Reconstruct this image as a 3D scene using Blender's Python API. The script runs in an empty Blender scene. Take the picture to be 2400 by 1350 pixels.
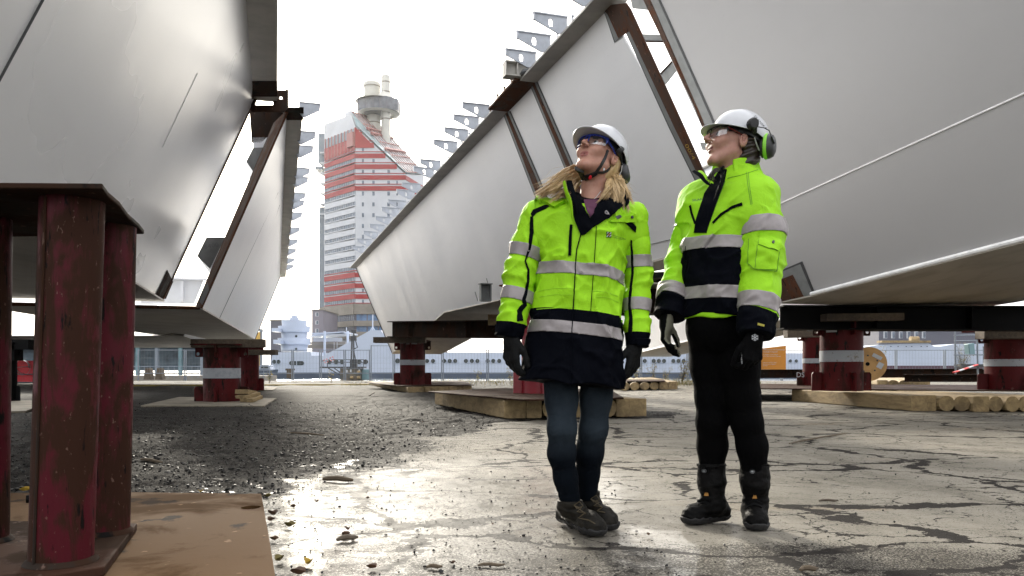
import bpy, bmesh, math, random
import numpy as np
from mathutils import Vector, Matrix
from mathutils.bvhtree import BVHTree
from mathutils.geometry import tessellate_polygon

S = bpy.context.scene
COL = S.collection
RND = random.Random(7)
R = math.radians
F, HZ, CH = 1850.0, 865.0, 0.68          # focal length in photo pixels, horizon row, eye height in metres
EYE = Vector((0, 0, CH))
ZUP = Vector((0, 0, 1))


def U(x, y, D):                            # the place D metres ahead that is seen at x, y
    return Vector(((x - 1200) * D / F, D, CH + (HZ - y) * D / F))


def GZ(x, y, z=0.0):                       # the place at height z
    return U(x, y, (CH - z) * F / (y - HZ))


def PL(x, y, p, n):                        # the place on a plane
    d = Vector(((x - 1200) / F, 1, (HZ - y) / F))
    return EYE + d * ((p - EYE).dot(n) / d.dot(n))


# ------------------------------------------------------------------ objects
class MB:
    def __init__(s):
        s.v, s.f, s.m, s.s = [], [], [], []

    def add(s, vs, fs, m=0, smooth=False):
        o = len(s.v)
        s.v += [tuple(p) for p in vs]
        for f in fs:
            s.f.append([i + o for i in f]); s.m.append(m); s.s.append(smooth)
        return s

    def hexa(s, b, t, m=0):                # four bottom points, four top points
        return s.add(list(b) + list(t), [(3, 2, 1, 0), (4, 5, 6, 7), (0, 1, 5, 4), (1, 2, 6, 5), (2, 3, 7, 6), (3, 0, 4, 7)], m)

    def box(s, c, sx, sy, sz, m=0, ax=None, rz=0.0):
        if ax is None:
            ax = (Vector((math.cos(rz), math.sin(rz), 0)), Vector((-math.sin(rz), math.cos(rz), 0)), ZUP)
        a, b, u = ax
        c = Vector(c)
        q = [c + a * (i * sx / 2) + b * (j * sy / 2) for i, j in ((-1, -1), (1, -1), (1, 1), (-1, 1))]
        return s.hexa([p - u * sz / 2 for p in q], [p + u * sz / 2 for p in q], m)

    def prism(s, pts, vec, m=0):
        n = len(pts); vec = Vector(vec)
        pts = [Vector(p) for p in pts]
        fs = [tuple(range(n))[::-1], tuple(range(n, 2 * n))] + [(i, (i + 1) % n, n + (i + 1) % n, n + i) for i in range(n)]
        return s.add(pts + [p + vec for p in pts], fs, m)

    def holed(s, outer, holes, fr, vec, m=0):   # 2-D outline with holes, fr maps (u, v) to a place
        loops = [outer] + holes
        flat = [q for L in loops for q in L]
        tris = tessellate_polygon([[Vector((a, b, 0)) for a, b in L] for L in loops])
        P = [fr(*q) for q in flat]; n = len(P); vec = Vector(vec)
        fs = [tuple(t)[::-1] for t in tris] + [tuple(i + n for i in t) for t in tris]
        k = 0
        for L in loops:
            q = len(L)
            fs += [(k + i, k + (i + 1) % q, n + k + (i + 1) % q, n + k + i) for i in range(q)]
            k += q
        return s.add(P + [p + vec for p in P], fs, m)

    def tube(s, path, r, n=8, m=0, cap=True, flat=1.0, smooth=True):
        path = [Vector(p) for p in path]
        rr = r if isinstance(r, (list, tuple)) else [r] * len(path)
        vs, fs = [], []
        up = None
        for i, p in enumerate(path):
            t = (path[min(i + 1, len(path) - 1)] - path[max(i - 1, 0)]).normalized()
            if up is None:
                up = t.cross(ZUP if abs(t.z) < .9 else Vector((1, 0, 0))).normalized()
            up = (up - t * up.dot(t)).normalized()
            w = t.cross(up)
            for k in range(n):
                a = 2 * math.pi * k / n
                vs.append(p + (up * math.cos(a) + w * math.sin(a) * flat) * rr[i])
        for i in range(len(path) - 1):
            for k in range(n):
                fs.append((i * n + k, i * n + (k + 1) % n, (i + 1) * n + (k + 1) % n, (i + 1) * n + k))
        s.add(vs, fs, m, smooth)
        if cap:
            o = len(s.v) - len(vs)
            s.f += [[o + k for k in range(n)][::-1], [o + (len(path) - 1) * n + k for k in range(n)]]
            s.m += [m, m]; s.s += [False, False]
        return s

    def lathe(s, prof, c, n=24, m=0, ax=None, smooth=True):   # prof: (radius, height)
        c = Vector(c)
        a, b, u = ax or (Vector((1, 0, 0)), Vector((0, 1, 0)), ZUP)
        vs, fs = [], []
        for r, h in prof:
            for k in range(n):
                t = 2 * math.pi * k / n
                vs.append(c + a * r * math.cos(t) + b * r * math.sin(t) + u * h)
        for i in range(len(prof) - 1):
            for k in range(n):
                fs.append((i * n + k, i * n + (k + 1) % n, (i + 1) * n + (k + 1) % n, (i + 1) * n + k))
        return s.add(vs, fs, m, smooth)


def props(o, label=None, cat=None, group=None, kind=None):
    if label: o['label'] = label
    if cat: o['category'] = cat
    if group: o['group'] = group
    if kind: o['kind'] = kind
    return o


def thing(name, label, cat, loc=(0, 0, 0), group=None):
    o = bpy.data.objects.new(name, None)
    o.empty_display_size = .1
    COL.objects.link(o)
    o.location = loc
    return props(o, label, cat, group)


def adopt(o, parent):
    if parent is not None:
        o.parent = parent
        p, off = parent, Vector((0, 0, 0))
        while p is not None:
            off += p.location
            if p.type != 'EMPTY': break
            p = p.parent
        o.matrix_parent_inverse = Matrix.Translation(-off)
    return o


def obj(name, mb, mats, parent=None, smooth=None, bevel=0):
    me = bpy.data.meshes.new(name)
    me.from_pydata(mb.v, [], mb.f)
    for q in (mats if isinstance(mats, (list, tuple)) else [mats]):
        me.materials.append(q)
    me.polygons.foreach_set('material_index', mb.m)
    me.polygons.foreach_set('use_smooth', mb.s if smooth is None else [smooth] * len(mb.f))
    bm = bmesh.new(); bm.from_mesh(me)
    bmesh.ops.recalc_face_normals(bm, faces=bm.faces)
    bm.to_mesh(me); bm.free()
    me.set_sharp_from_angle(angle=R(42))
    me.update()
    o = bpy.data.objects.new(name, me)
    COL.objects.link(o)
    if bevel:
        b = o.modifiers.new('edge', 'BEVEL'); b.width = bevel; b.segments = 2; b.limit_method = 'ANGLE'; b.angle_limit = R(50)
    return adopt(o, parent)


def dup(root, off, label=None, name=None):
    r = root.copy(); COL.objects.link(r)
    r.location = root.location + Vector(off)
    if label: r['label'] = label
    for ch in list(root.children):
        c = ch.copy(); COL.objects.link(c); c.parent = r
        for g in ch.children:
            d = g.copy(); COL.objects.link(d); d.parent = c
    return r


# ------------------------------------------------------------------ materials
def nodes(name):
    m = bpy.data.materials.new(name); m.use_nodes = True
    t = m.node_tree
    return m, t, t.nodes['Principled BSDF']


def N(t, kind, **kw):
    n = t.nodes.new(kind)
    for k, v in kw.items():
        if k in n.inputs: n.inputs[k].default_value = v
        else: setattr(n, k, v)
    return n


def tex(t, kind, scale=5., stretch=None, detail=4., rough=.6, coord='Object', distort=0.):
    c = t.nodes.new('ShaderNodeTexCoord')
    mp = t.nodes.new('ShaderNodeMapping')
    if stretch: mp.inputs['Scale'].default_value = stretch
    t.links.new(c.outputs[coord], mp.inputs[0])
    n = t.nodes.new(kind); n.inputs['Scale'].default_value = scale
    if kind == 'ShaderNodeTexNoise':
        n.inputs['Detail'].default_value = detail; n.inputs['Roughness'].default_value = rough; n.inputs['Distortion'].default_value = distort
    t.links.new(mp.outputs[0], n.inputs['Vector'])
    return n


def ramp(t, src, stops):
    r = t.nodes.new('ShaderNodeValToRGB')
    e = r.color_ramp.elements
    while len(e) < len(stops): e.new(.5)
    for q, (p, c) in zip(e, stops):
        q.position = p
        q.color = (c, c, c, 1) if isinstance(c, (int, float)) else (*c, 1)
    t.links.new(src, r.inputs[0])
    return r.outputs[0]


def mixc(t, fac, a, b, mode='MIX'):
    n = t.nodes.new('ShaderNodeMix'); n.data_type = 'RGBA'; n.blend_type = mode
    for i, v in ((0, fac), (6, a), (7, b)):
        if isinstance(v, (int, float)): n.inputs[i].default_value = v
        elif isinstance(v, tuple): n.inputs[i].default_value = (*v, 1)
        else: t.links.new(v, n.inputs[i])
    return n.outputs[2]


def mth(t, op, a, b=0., c=0.):
    n = t.nodes.new('ShaderNodeMath'); n.operation = op
    for i, v in enumerate((a, b, c)):
        if isinstance(v, (int, float)): n.inputs[i].default_value = v
        else: t.links.new(v, n.inputs[i])
    return n.outputs[0]


def bump(t, p, src, strength=.3, dist=.01, prev=None):
    b = t.nodes.new('ShaderNodeBump'); b.inputs['Strength'].default_value = strength; b.inputs['Distance'].default_value = dist
    t.links.new(src, b.inputs['Height'])
    if prev is not None: t.links.new(prev, b.inputs['Normal'])
    t.links.new(b.outputs[0], p.inputs['Normal'])
    return b.outputs[0]


def mat(name, col, rough=.6, metal=0., var=.18, scale=6., bmp=.15, bscale=60., bdist=.004, col2=None, lo=.4, hi=.65, stretch=None, spec=.5, rvar=0.):
    m, t, p = nodes(name)
    n = tex(t, 'ShaderNodeTexNoise', scale, stretch)
    c2 = col2 or tuple(c * (1 - var) for c in col)
    t.links.new(mixc(t, ramp(t, n.outputs[0], [(lo, 0.), (hi, 1.)]), tuple(col), tuple(c2)), p.inputs['Base Color'])
    p.inputs['Roughness'].default_value = rough
    p.inputs['Metallic'].default_value = metal
    p.inputs['Specular IOR Level'].default_value = spec
    if rvar:
        t.links.new(mth(t, 'MULTIPLY_ADD', n.outputs[0], rvar, rough - rvar / 2), p.inputs['Roughness'])
    if bmp:
        bump(t, p, tex(t, 'ShaderNodeTexNoise', bscale, stretch, 3.).outputs[0], bmp, bdist)
    return m


def glass(name, tint=(1, 1, 1), gloss=.12):
    m = bpy.data.materials.new(name); m.use_nodes = True
    t = m.node_tree; t.nodes.clear()
    o = t.nodes.new('ShaderNodeOutputMaterial')
    a = t.nodes.new('ShaderNodeBsdfTransparent'); a.inputs[0].default_value = (*tint, 1)
    b = t.nodes.new('ShaderNodeBsdfGlossy'); b.inputs['Roughness'].default_value = .04
    x = t.nodes.new('ShaderNodeMixShader')
    n = tex(t, 'ShaderNodeTexNoise', 30.)
    t.links.new(mth(t, 'MULTIPLY_ADD', n.outputs[0], .04, gloss - .02), x.inputs[0])
    t.links.new(a.outputs[0], x.inputs[1]); t.links.new(b.outputs[0], x.inputs[2]); t.links.new(x.outputs[0], o.inputs[0])
    return m


def steel_paint(name, col, streak, rough, amt=.5, sheen=.5, buckle=.35):
    m, t, p = nodes(name)
    st = tex(t, 'ShaderNodeTexNoise', 2.2, (1., .35, 1.6), 5., .6, distort=.6)
    big = tex(t, 'ShaderNodeTexNoise', .6, None, 3., .5)
    spots = tex(t, 'ShaderNodeTexNoise', 11., None, 2., .5)
    k = mth(t, 'MULTIPLY', ramp(t, st.outputs[0], [(.45, 0.), (.8, 1.)]), amt)
    c = mixc(t, k, col, streak)
    c = mixc(t, mth(t, 'MULTIPLY', ramp(t, big.outputs[0], [(.35, 0.), (.7, 1.)]), .06), c, tuple(v * .72 for v in col))
    c = mixc(t, mth(t, 'MULTIPLY', ramp(t, spots.outputs[0], [(.74, 0.), (.78, 1.)]), .12), c, tuple(v * .5 for v in col))
    t.links.new(c, p.inputs['Base Color'])
    t.links.new(mth(t, 'MULTIPLY_ADD', big.outputs[0], .12, rough - .06), p.inputs['Roughness'])
    p.inputs['Specular IOR Level'].default_value = sheen
    pl = tex(t, 'ShaderNodeTexNoise', .9, (1.2, .8, .35), 2., .4)
    bump(t, p, pl.outputs[0], buckle, .06)
    return m


def rusty(name, paint, rust, dark, amount=.5, rough=.6, stretch=(1, 1, .35), scale=7., spec=.3):
    m, t, p = nodes(name)
    a = tex(t, 'ShaderNodeTexNoise', scale, stretch, 8., .68, distort=.4)
    b = tex(t, 'ShaderNodeTexNoise', scale * 2.3, stretch, 6., .6)
    s = tex(t, 'ShaderNodeTexNoise', scale * .35, None, 3.)
    k = mth(t, 'ADD', a.outputs[0], mth(t, 'MULTIPLY', mth(t, 'SUBTRACT', s.outputs[0], .5), .6))
    c = mixc(t, ramp(t, k, [(1 - amount - .06, 0.), (1 - amount + .04, 1.)]), paint, rust)
    c = mixc(t, ramp(t, b.outputs[0], [(.60, 0.), (.65, 1.)]), c, dark)
    sp = tex(t, 'ShaderNodeTexNoise', scale * 6, (1, 1, .5), 3., .6)
    c = mixc(t, mth(t, 'MULTIPLY', ramp(t, sp.outputs[0], [(.66, 0.), (.71, 1.)]), .75), c, tuple(min(1, 3.2 * v + .04) for v in rust))
    t.links.new(c, p.inputs['Base Color'])
    t.links.new(ramp(t, k, [(1 - amount - .05, rough), (1 - amount + .05, min(1, rough + .3))]), p.inputs['Roughness'])
    p.inputs['Specular IOR Level'].default_value = spec
    bump(t, p, k, .5, .006)
    return m


def wood(name, col, dark, sc=3., stretch=(6, .7, 6)):
    m, t, p = nodes(name)
    g = tex(t, 'ShaderNodeTexNoise', sc, stretch, 7., .65, distort=.5)
    d = tex(t, 'ShaderNodeTexNoise', 1.7, None, 5., .6)
    c = mixc(t, ramp(t, g.outputs[0], [(.35, 0.), (.68, 1.)]), col, dark)
    c = mixc(t, mth(t, 'MULTIPLY', ramp(t, d.outputs[0], [(.5, 0.), (.68, 1.)]), .7), c, tuple(v * .45 for v in dark))
    t.links.new(c, p.inputs['Base Color']); p.inputs['Roughness'].default_value = .8
    bump(t, p, g.outputs[0], .4, .006)
    return m
# ================================================================== palette
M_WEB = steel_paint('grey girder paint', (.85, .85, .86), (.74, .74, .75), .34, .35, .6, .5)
M_WEBA = steel_paint('smooth girder paint darkened for shade', (0.372, 0.3689, 0.372), (0.341, 0.3379, 0.341), .5, .2, .4, .15)  # darker copy of the girder paint, overhang shade put into its colour
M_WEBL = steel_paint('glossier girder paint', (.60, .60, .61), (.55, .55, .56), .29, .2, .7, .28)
M_IN = mat('white girder interior', (.72, .74, .78), .5, scale=2., var=.1)
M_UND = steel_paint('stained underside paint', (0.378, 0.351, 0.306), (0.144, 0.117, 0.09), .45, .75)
M_FLG = mat('pale girder flange', (0.408, 0.391, 0.357), .5, var=.25, scale=3.)
M_RUST = rusty('bare rusty steel', (0.0562, 0.0255, 0.0142), (0.09, 0.0345, 0.0158), (0.015, 0.0105, 0.0075), .5, .7)
M_PRIM = mat('grey primer', (.20, .21, .21), .55, var=.2)
M_DRIM = mat('dark primer edge', (.05, .052, .055), .6)
M_DRUST = rusty('dark brown steel', (0.016, 0.0104, 0.0072), (0.0272, 0.0128, 0.0072), (0.0048, 0.004, 0.0036), .5, .75, scale=3., spec=.15)
M_BRK = mat('bracket paint', (.44, .47, .53), .5, var=.15, scale=9.)
M_WELD = mat('weld bead whitened as lit', (.88, .88, .88), .5)  # white raised so the near girder's lower edge looks lit
M_PIPE = rusty('oxblood pipe paint', (.060, .0060, .0105), (.026, .0095, .0048), (.0026, .0018, .0014), .50, .45, (1, 1, .22), 13., .12)
M_PIPR = rusty('red stand paint', (0.0765, 0.0054, 0.0063), (0.027, 0.009, 0.0054), (0.0045, 0.0036, 0.0027), .43, .5, (1, 1, .4), 3., .15)
M_WBAND = rusty('worn white band', (0.345, 0.3675, 0.3975), (0.12, 0.0338, 0.0225), (0.225, 0.21, 0.18), .3, .6, (1, 1, 1), 6.)
M_GBAND = mat('grey white band', (0.345, 0.3675, 0.3975), .6, var=.3, scale=9., lo=.5, hi=.7)
M_PLATE = rusty('rust brown road plate', (.098, .052, .021), (.064, .035, .015), (.022, .013, .008), .47, .75, (1, 1, 1), 1.6, .08)
M_BPL = rusty('maroon base plate', (0.0413, 0.0193, 0.0121), (0.0275, 0.0154, 0.0094), (0.0099, 0.0066, 0.005), .45, .7, (1, 1, 1), 3., .08)
M_TIM = wood('pale timber', (.36, .265, .135), (.20, .140, .07))
M_TIMD = wood('weathered timber', (0.108, 0.0816, 0.0552), (0.0504, 0.036, 0.024))
M_PLY = wood('pale plywood', (0.2475, 0.2137, 0.1613), (0.15, 0.1275, 0.09), 2., (2, 3, 1))
M_END = wood('sawn timber end', (.36, .26, .125), (.17, .115, .055), 5., (2, 2, 2))
M_BLK = mat('black steel', (0.0024, 0.0024, 0.0027), .7, var=.3, spec=.12)
M_LBL = mat('white label', (0.49, 0.504, 0.518), .6, var=.1)
M_GALV = mat('galvanised tube', (0.224, 0.256, 0.296), .4, .4, var=.2, scale=20.)
M_CONC = mat('beige concrete', (0.248, 0.2232, 0.1922), .85, var=.2, scale=.3)
M_TRED = mat('tower red panel', (.30, .018, .020), .5, var=.15, scale=.4)
M_TWHT = mat('tower white panel', (.50, .51, .54), .5, var=.08, scale=.3)
M_TGRY = mat('tower grey panel', (0.204, 0.234, 0.27), .5, var=.1, scale=.3)
M_TGL = mat('tower window band', (.16, .19, .24), .25, var=.35, scale=.7, lo=.45, hi=.55)
M_TGB = mat('blue window', (.13, .22, .38), .15, var=.4, scale=.5)
M_ROOFG = mat('slanted roof glass', (0.33, 0.42, 0.444), .2, var=.2, scale=.4)
M_ROOFP = mat('pink roof frame', (.36, .15, .14), .5)
M_CREAM = mat('cream tower tube', (0.51, 0.498, 0.456), .6, var=.08, scale=.4)
M_SHIP = mat('white hull paint', (.44, .49, .59), .4, var=.08, scale=.3)
M_SHIPB = mat('dark blue boot top', (0.07, 0.091, 0.133), .5, var=.25, scale=.5)
M_PURP = mat('maroon boot top', (0.078, 0.036, 0.054), .5)
M_PORT = mat('dark porthole glass', (.05, .06, .06), .15, var=.4, scale=3.)
M_LILAC = mat('lilac render', (0.222, 0.204, 0.24), .8, var=.1, scale=.3)
M_DGREY = mat('dark grey cladding', (0.12, 0.12, 0.15), .7)
M_ORNG = mat('orange sign board', (0.54, 0.21, 0.015), .55, var=.06)
M_RED = mat('bright red board', (.85, .02, .04), .45, var=.12)
M_GREEN = mat('sea green cladding', (.16, .27, .30), .5, var=.3, scale=1.)
M_LEAFG = mat('autumn foliage', (.16, .16, .05), .7, var=.6, scale=5., col2=(.26, .20, .07))
M_LEAFW = mat('dry weed', (.34, .25, .10), .8, var=.5, scale=8., col2=(.16, .18, .06))
M_CHALK = mat('pale chalk', (.16, .17, .18), .9, bmp=0)
M_CHALKY = mat('yellow chalk', (.42, .26, .03), .9, bmp=0)
M_TWIG = mat('twig bark', (.09, .065, .04), .85)

# ================================================================== sky, sun, camera
SUN_AZ, SUN_EL = math.atan2(640 - 1200, F), R(23)      # the bright spot in the clouds, beyond the girders
w = bpy.data.worlds.new('World'); S.world = w; w.use_nodes = True
t = w.node_tree; bg = t.nodes['Background']
sky = N(t, 'ShaderNodeTexSky'); sky.sky_type = 'NISHITA'; sky.sun_disc = False
sky.sun_elevation = SUN_EL; sky.sun_rotation = SUN_AZ; sky.dust_density = 4.; sky.air_density = 1.2
geo = t.nodes.new('ShaderNodeTexCoord')
cl = t.nodes.new('ShaderNodeTexNoise'); cl.inputs['Scale'].default_value = 2.6; cl.inputs['Detail'].default_value = 6.
mp = t.nodes.new('ShaderNodeMapping'); mp.inputs['Scale'].default_value = (1, 1, 2.4)
t.links.new(geo.outputs['Generated'], mp.inputs[0]); t.links.new(mp.outputs[0], cl.inputs['Vector'])
cloud = ramp(t, cl.outputs[0], [(.36, (4.4, 4.6, 5.0)), (.60, (9.3, 9.2, 9.1))])
sd = Vector((math.sin(SUN_AZ) * math.cos(SUN_EL), math.cos(SUN_AZ) * math.cos(SUN_EL), math.sin(SUN_EL)))
dt = t.nodes.new('ShaderNodeVectorMath'); dt.operation = 'DOT_PRODUCT'; dt.inputs[1].default_value = sd
t.links.new(geo.outputs['Generated'], dt.inputs[0])
gl = mth(t, 'MULTIPLY', mth(t, 'POWER', mth(t, 'MAXIMUM', dt.outputs['Value'], 0.), 22.), 2.2)
glc = mixc(t, 1., (1., .96, .84), (1, 1, 1), 'MULTIPLY')
sc = t.nodes.new('ShaderNodeVectorMath'); sc.operation = 'SCALE'; sc.inputs[0].default_value = (10, 9.3, 7.6)
t.links.new(gl, sc.inputs['Scale'])
lit = mth(t, 'MULTIPLY_ADD', dt.outputs['Value'], .17, .84)   # thinner, brighter cloud towards the sun
sxyz = t.nodes.new('ShaderNodeSeparateXYZ'); t.links.new(geo.outputs['Generated'], sxyz.inputs[0])
low = ramp(t, sxyz.outputs['Z'], [(.0, .62), (.34, 1.)])
lc = t.nodes.new('ShaderNodeVectorMath'); lc.operation = 'SCALE'; t.links.new(cloud, lc.inputs[0]); t.links.new(mth(t, 'MULTIPLY', lit, low), lc.inputs['Scale'])
veil = mixc(t, .90, sky.outputs[0], lc.outputs[0])    # high cloud over a clear sky
ad = t.nodes.new('ShaderNodeVectorMath'); ad.operation = 'ADD'
t.links.new(veil, ad.inputs[0]); t.links.new(sc.outputs[0], ad.inputs[1])
t.links.new(ad.outputs[0], bg.inputs[0]); bg.inputs[1].default_value = .085

sun = bpy.data.lights.new('sun', 'SUN'); sun.energy = 1.3; sun.angle = R(7); sun.color = (1., .93, .80)
so = bpy.data.objects.new('sun', sun); COL.objects.link(so); so.rotation_euler = (-sd).to_track_quat('-Z', 'Y').to_euler()

cam = bpy.data.cameras.new('camera'); co = bpy.data.objects.new('camera', cam); COL.objects.link(co)
co.location = EYE; co.rotation_euler = (R(90), 0, 0)
cam.sensor_width = 36; cam.lens = 36 * F / 2400; cam.shift_y = (HZ - 675) / 2400; cam.clip_end = 9000; cam.clip_start = .05
S.camera = co
S.view_settings.view_transform = 'Standard'; S.view_settings.look = 'None'; S.view_settings.exposure = 2.1; S.view_settings.gamma = 1
S.render.film_transparent = False
S.cycles.max_bounces = 6; S.cycles.diffuse_bounces = 4; S.cycles.glossy_bounces = 3; S.cycles.transparent_max_bounces = 12
S.cycles.use_adaptive_sampling = True; S.cycles.adaptive_threshold = .02
S.cycles.use_denoising = True


# ================================================================== ground
def vnoise(x, y, seed=0):
    xi, yi = np.floor(x).astype(int), np.floor(y).astype(int)
    xf, yf = x - xi, y - yi
    u, v = xf * xf * (3 - 2 * xf), yf * yf * (3 - 2 * yf)

    def h(a, b):
        n = (a * 374761393 + b * 668265263 + seed * 974711) & 0x7fffffff
        n = ((n ^ (n >> 13)) * 1274126177) & 0x7fffffff
        return ((n ^ (n >> 16)) & 0xffff) / 65535.
    return (h(xi, yi) * (1 - u) + h(xi + 1, yi) * u) * (1 - v) + (h(xi, yi + 1) * (1 - u) + h(xi + 1, yi + 1) * u) * v


def fbm(x, y, seed=0, o=4):
    return sum(vnoise(x * 2 ** i, y * 2 ** i, seed + i) * .5 ** i for i in range(o)) / sum(.5 ** i for i in range(o))


def sst(a, b, x):
    q = np.clip((x - a) / (b - a), 0, 1); return q * q * (3 - 2 * q)


BY = [0, 2, 3, 4.2, 5.2, 6.5, 9.3, 10.4, 11.2, 12.6, 15, 60]
BX = [-1.5, -1.5, -1.45, -1.35, -1.05, -.75, -.4, .1, 2.4, 2.6, 1.5, 2.]


def gravel_w(x, y):                        # 1 on loose gravel, 0 on the concrete
    return 1 - sst(-.45, .45, x - np.interp(y, BY, BX) + (fbm(x * 1.4, y * 1.4, 3) - .5) * 1.1)


def ground_h(x, y):
    g = gravel_w(x, y)
    return g * ((fbm(x * 1.1, y * .8, 11) - .5) * .10 + (fbm(x * 7, y * 7, 21, 3) - .5) * .050 + (fbm(x * 17, y * 17, 51, 2) - .5) * .022) + (1 - g) * ((fbm(x * .7, y * .7, 31) - .5) * .012 + (fbm(x * 11, y * 11, 41, 3) - .5) * .004)


def axis(segs):
    out = []
    for a, b, h in segs:
        out += list(np.arange(a, b, h))
    return np.array(out + [segs[-1][1]])


gx = axis([(-900, -60, 60), (-60, -14, 4), (-14, -5, .4), (-4.5, 5, .032), (5, 16, .4), (16, 60, 4), (60, 900, 60)])
gy = axis([(-60, -2, 3), (-2, 2, .5), (2, 12, .034), (12, 20, .15), (20, 46, .6)])
Xg, Yg = np.meshgrid(gx, gy)
Hg = np.where((np.abs(Xg) < 14) & (Yg > 1.5), ground_h(Xg, Yg), 0) - .004
nx, ny = len(gx), len(gy)
vs = np.stack([Xg, Yg, Hg], -1).reshape(-1, 3)
idx = np.arange(nx * ny).reshape(ny, nx)
q = np.stack([idx[:-1, :-1], idx[:-1, 1:], idx[1:, 1:], idx[1:, :-1]], -1).reshape(-1, 4)
me = bpy.data.meshes.new('ground')
me.from_pydata(vs.tolist(), [], q.tolist())
me.polygons.foreach_set('use_smooth', [True] * len(q))
for nm, val in (('gravel', gravel_w(Xg, Yg)),
                ('grit', np.clip(sst(3.3, 2.4, Yg) * .8 + sst(.9, -1.3, Xg) * .75 + sst(.35, .0, np.hypot((Xg - 1.0) / 1.2, (Yg - 2.7) / .5) - .6), 0, 1)),
                ('wet', np.clip(sst(1.0, .35, np.hypot((Xg + .40) / 1.75, (Yg - 3.6) / 3.2)), 0, 1))):
    at = me.attributes.new(nm, 'FLOAT', 'POINT'); at.data.foreach_set('value', val.reshape(-1).astype(np.float32))
ground = bpy.data.objects.new('ground', me); COL.objects.link(ground); props(ground, 'cracked concrete yard with dark wet gravel along one side', 'ground', kind='structure')

m, t, p = nodes('yard surface')
att = {}
for nm in ('gravel', 'grit', 'wet'):
    a = t.nodes.new('ShaderNodeAttribute'); a.attribute_name = nm; att[nm] = a.outputs['Fac']
n1 = tex(t, 'ShaderNodeTexNoise', 5., None, 8., .7)
n2 = tex(t, 'ShaderNodeTexNoise', 55., None, 6., .65)
n3 = tex(t, 'ShaderNodeTexNoise', .8, None, 4., .6)
n4 = tex(t, 'ShaderNodeTexNoise', 120., None, 4., .65)
gm = mth(t, 'ADD', att['gravel'], mth(t, 'ADD', mth(t, 'MULTIPLY', mth(t, 'SUBTRACT', n1.outputs[0], .5), 1.1), mth(t, 'MULTIPLY', mth(t, 'SUBTRACT', n2.outputs[0], .5), .7)))
gmask = ramp(t, gm, [(.44, 0.), (.58, 1.)])
con = mixc(t, ramp(t, n3.outputs[0], [(.35, 0.), (.65, 1.)]), (.205, .184, .148), (.145, .132, .107))
con = mixc(t, mth(t, 'MULTIPLY', ramp(t, tex(t, 'ShaderNodeTexNoise', 2.3, (1, .5, 1), 5., .65).outputs[0], [(.47, 0.), (.66, 1.)]), .85), con, (.095, .083, .062))
con = mixc(t, mth(t, 'MULTIPLY', ramp(t, tex(t, 'ShaderNodeTexNoise', .9, (.7, 1.6, 1), 4.).outputs[0], [(.6, 0.), (.72, 1.)]), .5), con, (.22, .145, .07))
con = mixc(t, mth(t, 'MULTIPLY', ramp(t, n2.outputs[0], [(.4, 0.), (.7, 1.)]), .25), con, (.29, .275, .235))
# cracks: distorted cells of two sizes, some of them open and filled with grit
crk = None
for sc_, wd, keep, sd_ in ((.85, .030, .43, 0.), (2.1, .014, .42, 7.), (4.6, .009, .42, 3.)):
    tc = t.nodes.new('ShaderNodeTexCoord'); mpn = t.nodes.new('ShaderNodeMapping')
    mpn.inputs['Location'].default_value = (sd_, sd_ * .7, 0); mpn.inputs['Scale'].default_value = (.75, 1.0, 0)
    t.links.new(tc.outputs['Object'], mpn.inputs[0])
    nd = N(t, 'ShaderNodeTexNoise'); nd.inputs['Scale'].default_value = 2.6; nd.inputs['Detail'].default_value = 6.; nd.inputs['Roughness'].default_value = .65
    t.links.new(mpn.outputs[0], nd.inputs['Vector'])
    vm = t.nodes.new('ShaderNodeVectorMath'); vm.operation = 'MULTIPLY_ADD'; vm.inputs[1].default_value = (.5, .5, 0)
    t.links.new(nd.outputs['Color'], vm.inputs[0]); t.links.new(mpn.outputs[0], vm.inputs[2])
    vo = t.nodes.new('ShaderNodeTexVoronoi'); vo.feature = 'DISTANCE_TO_EDGE'; vo.inputs['Scale'].default_value = sc_
    t.links.new(vm.outputs[0], vo.inputs['Vector'])
    wn = tex(t, 'ShaderNodeTexNoise', 1.9, None, 5., .65)
    width = mth(t, 'MULTIPLY', ramp(t, wn.outputs[0], [(keep, 0.), (keep + .25, 1.)]), wd * 1.15)
    width = mth(t, 'ADD', width, wd * .20)
    c = mth(t, 'LESS_THAN', vo.outputs['Distance'], mth(t, 'MULTIPLY', width, mth(t, 'MULTIPLY_ADD', n2.outputs[0], 1.6, .2)))
    crk = c if crk is None else mth(t, 'MAXIMUM', crk, c)
pat = ramp(t, tex(t, 'ShaderNodeTexNoise', 1.55, (.8, 1.5, 1), 6., .62, distort=.7).outputs[0], [(.73, 0.), (.745, 1.)])
crk = mth(t, 'MAXIMUM', crk, pat)
gsp = mth(t, 'ADD', n4.outputs[0], mth(t, 'MULTIPLY', mth(t, 'SUBTRACT', n1.outputs[0], .5), .35))
speck = mth(t, 'GREATER_THAN', mth(t, 'ADD', gsp, mth(t, 'MULTIPLY', att['grit'], .17)), .62)
dirt = mth(t, 'MAXIMUM', crk, mth(t, 'MULTIPLY', speck, .85))
grit = mixc(t, n4.outputs[0], (.006, .005, .0045), (.026, .022, .019))
con = mixc(t, dirt, con, grit)
grv = mixc(t, ramp(t, n2.outputs[0], [(.42, 0.), (.60, 1.)]), (.0035, .0033, .0031), (.026, .023, .020))
grv = mixc(t, ramp(t, n4.outputs[0], [(.6, 0.), (.72, 1.)]), grv, (.07, .064, .056))
grv = mixc(t, mth(t, 'MULTIPLY', ramp(t, n1.outputs[0], [(.45, 0.), (.7, 1.)]), .5), grv, (.036, .030, .025))
t.links.new(mixc(t, gmask, con, grv), p.inputs['Base Color'])
wet = mth(t, 'MULTIPLY', att['wet'], ramp(t, n1.outputs[0], [(.30, 1.), (.62, .45)]))
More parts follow.
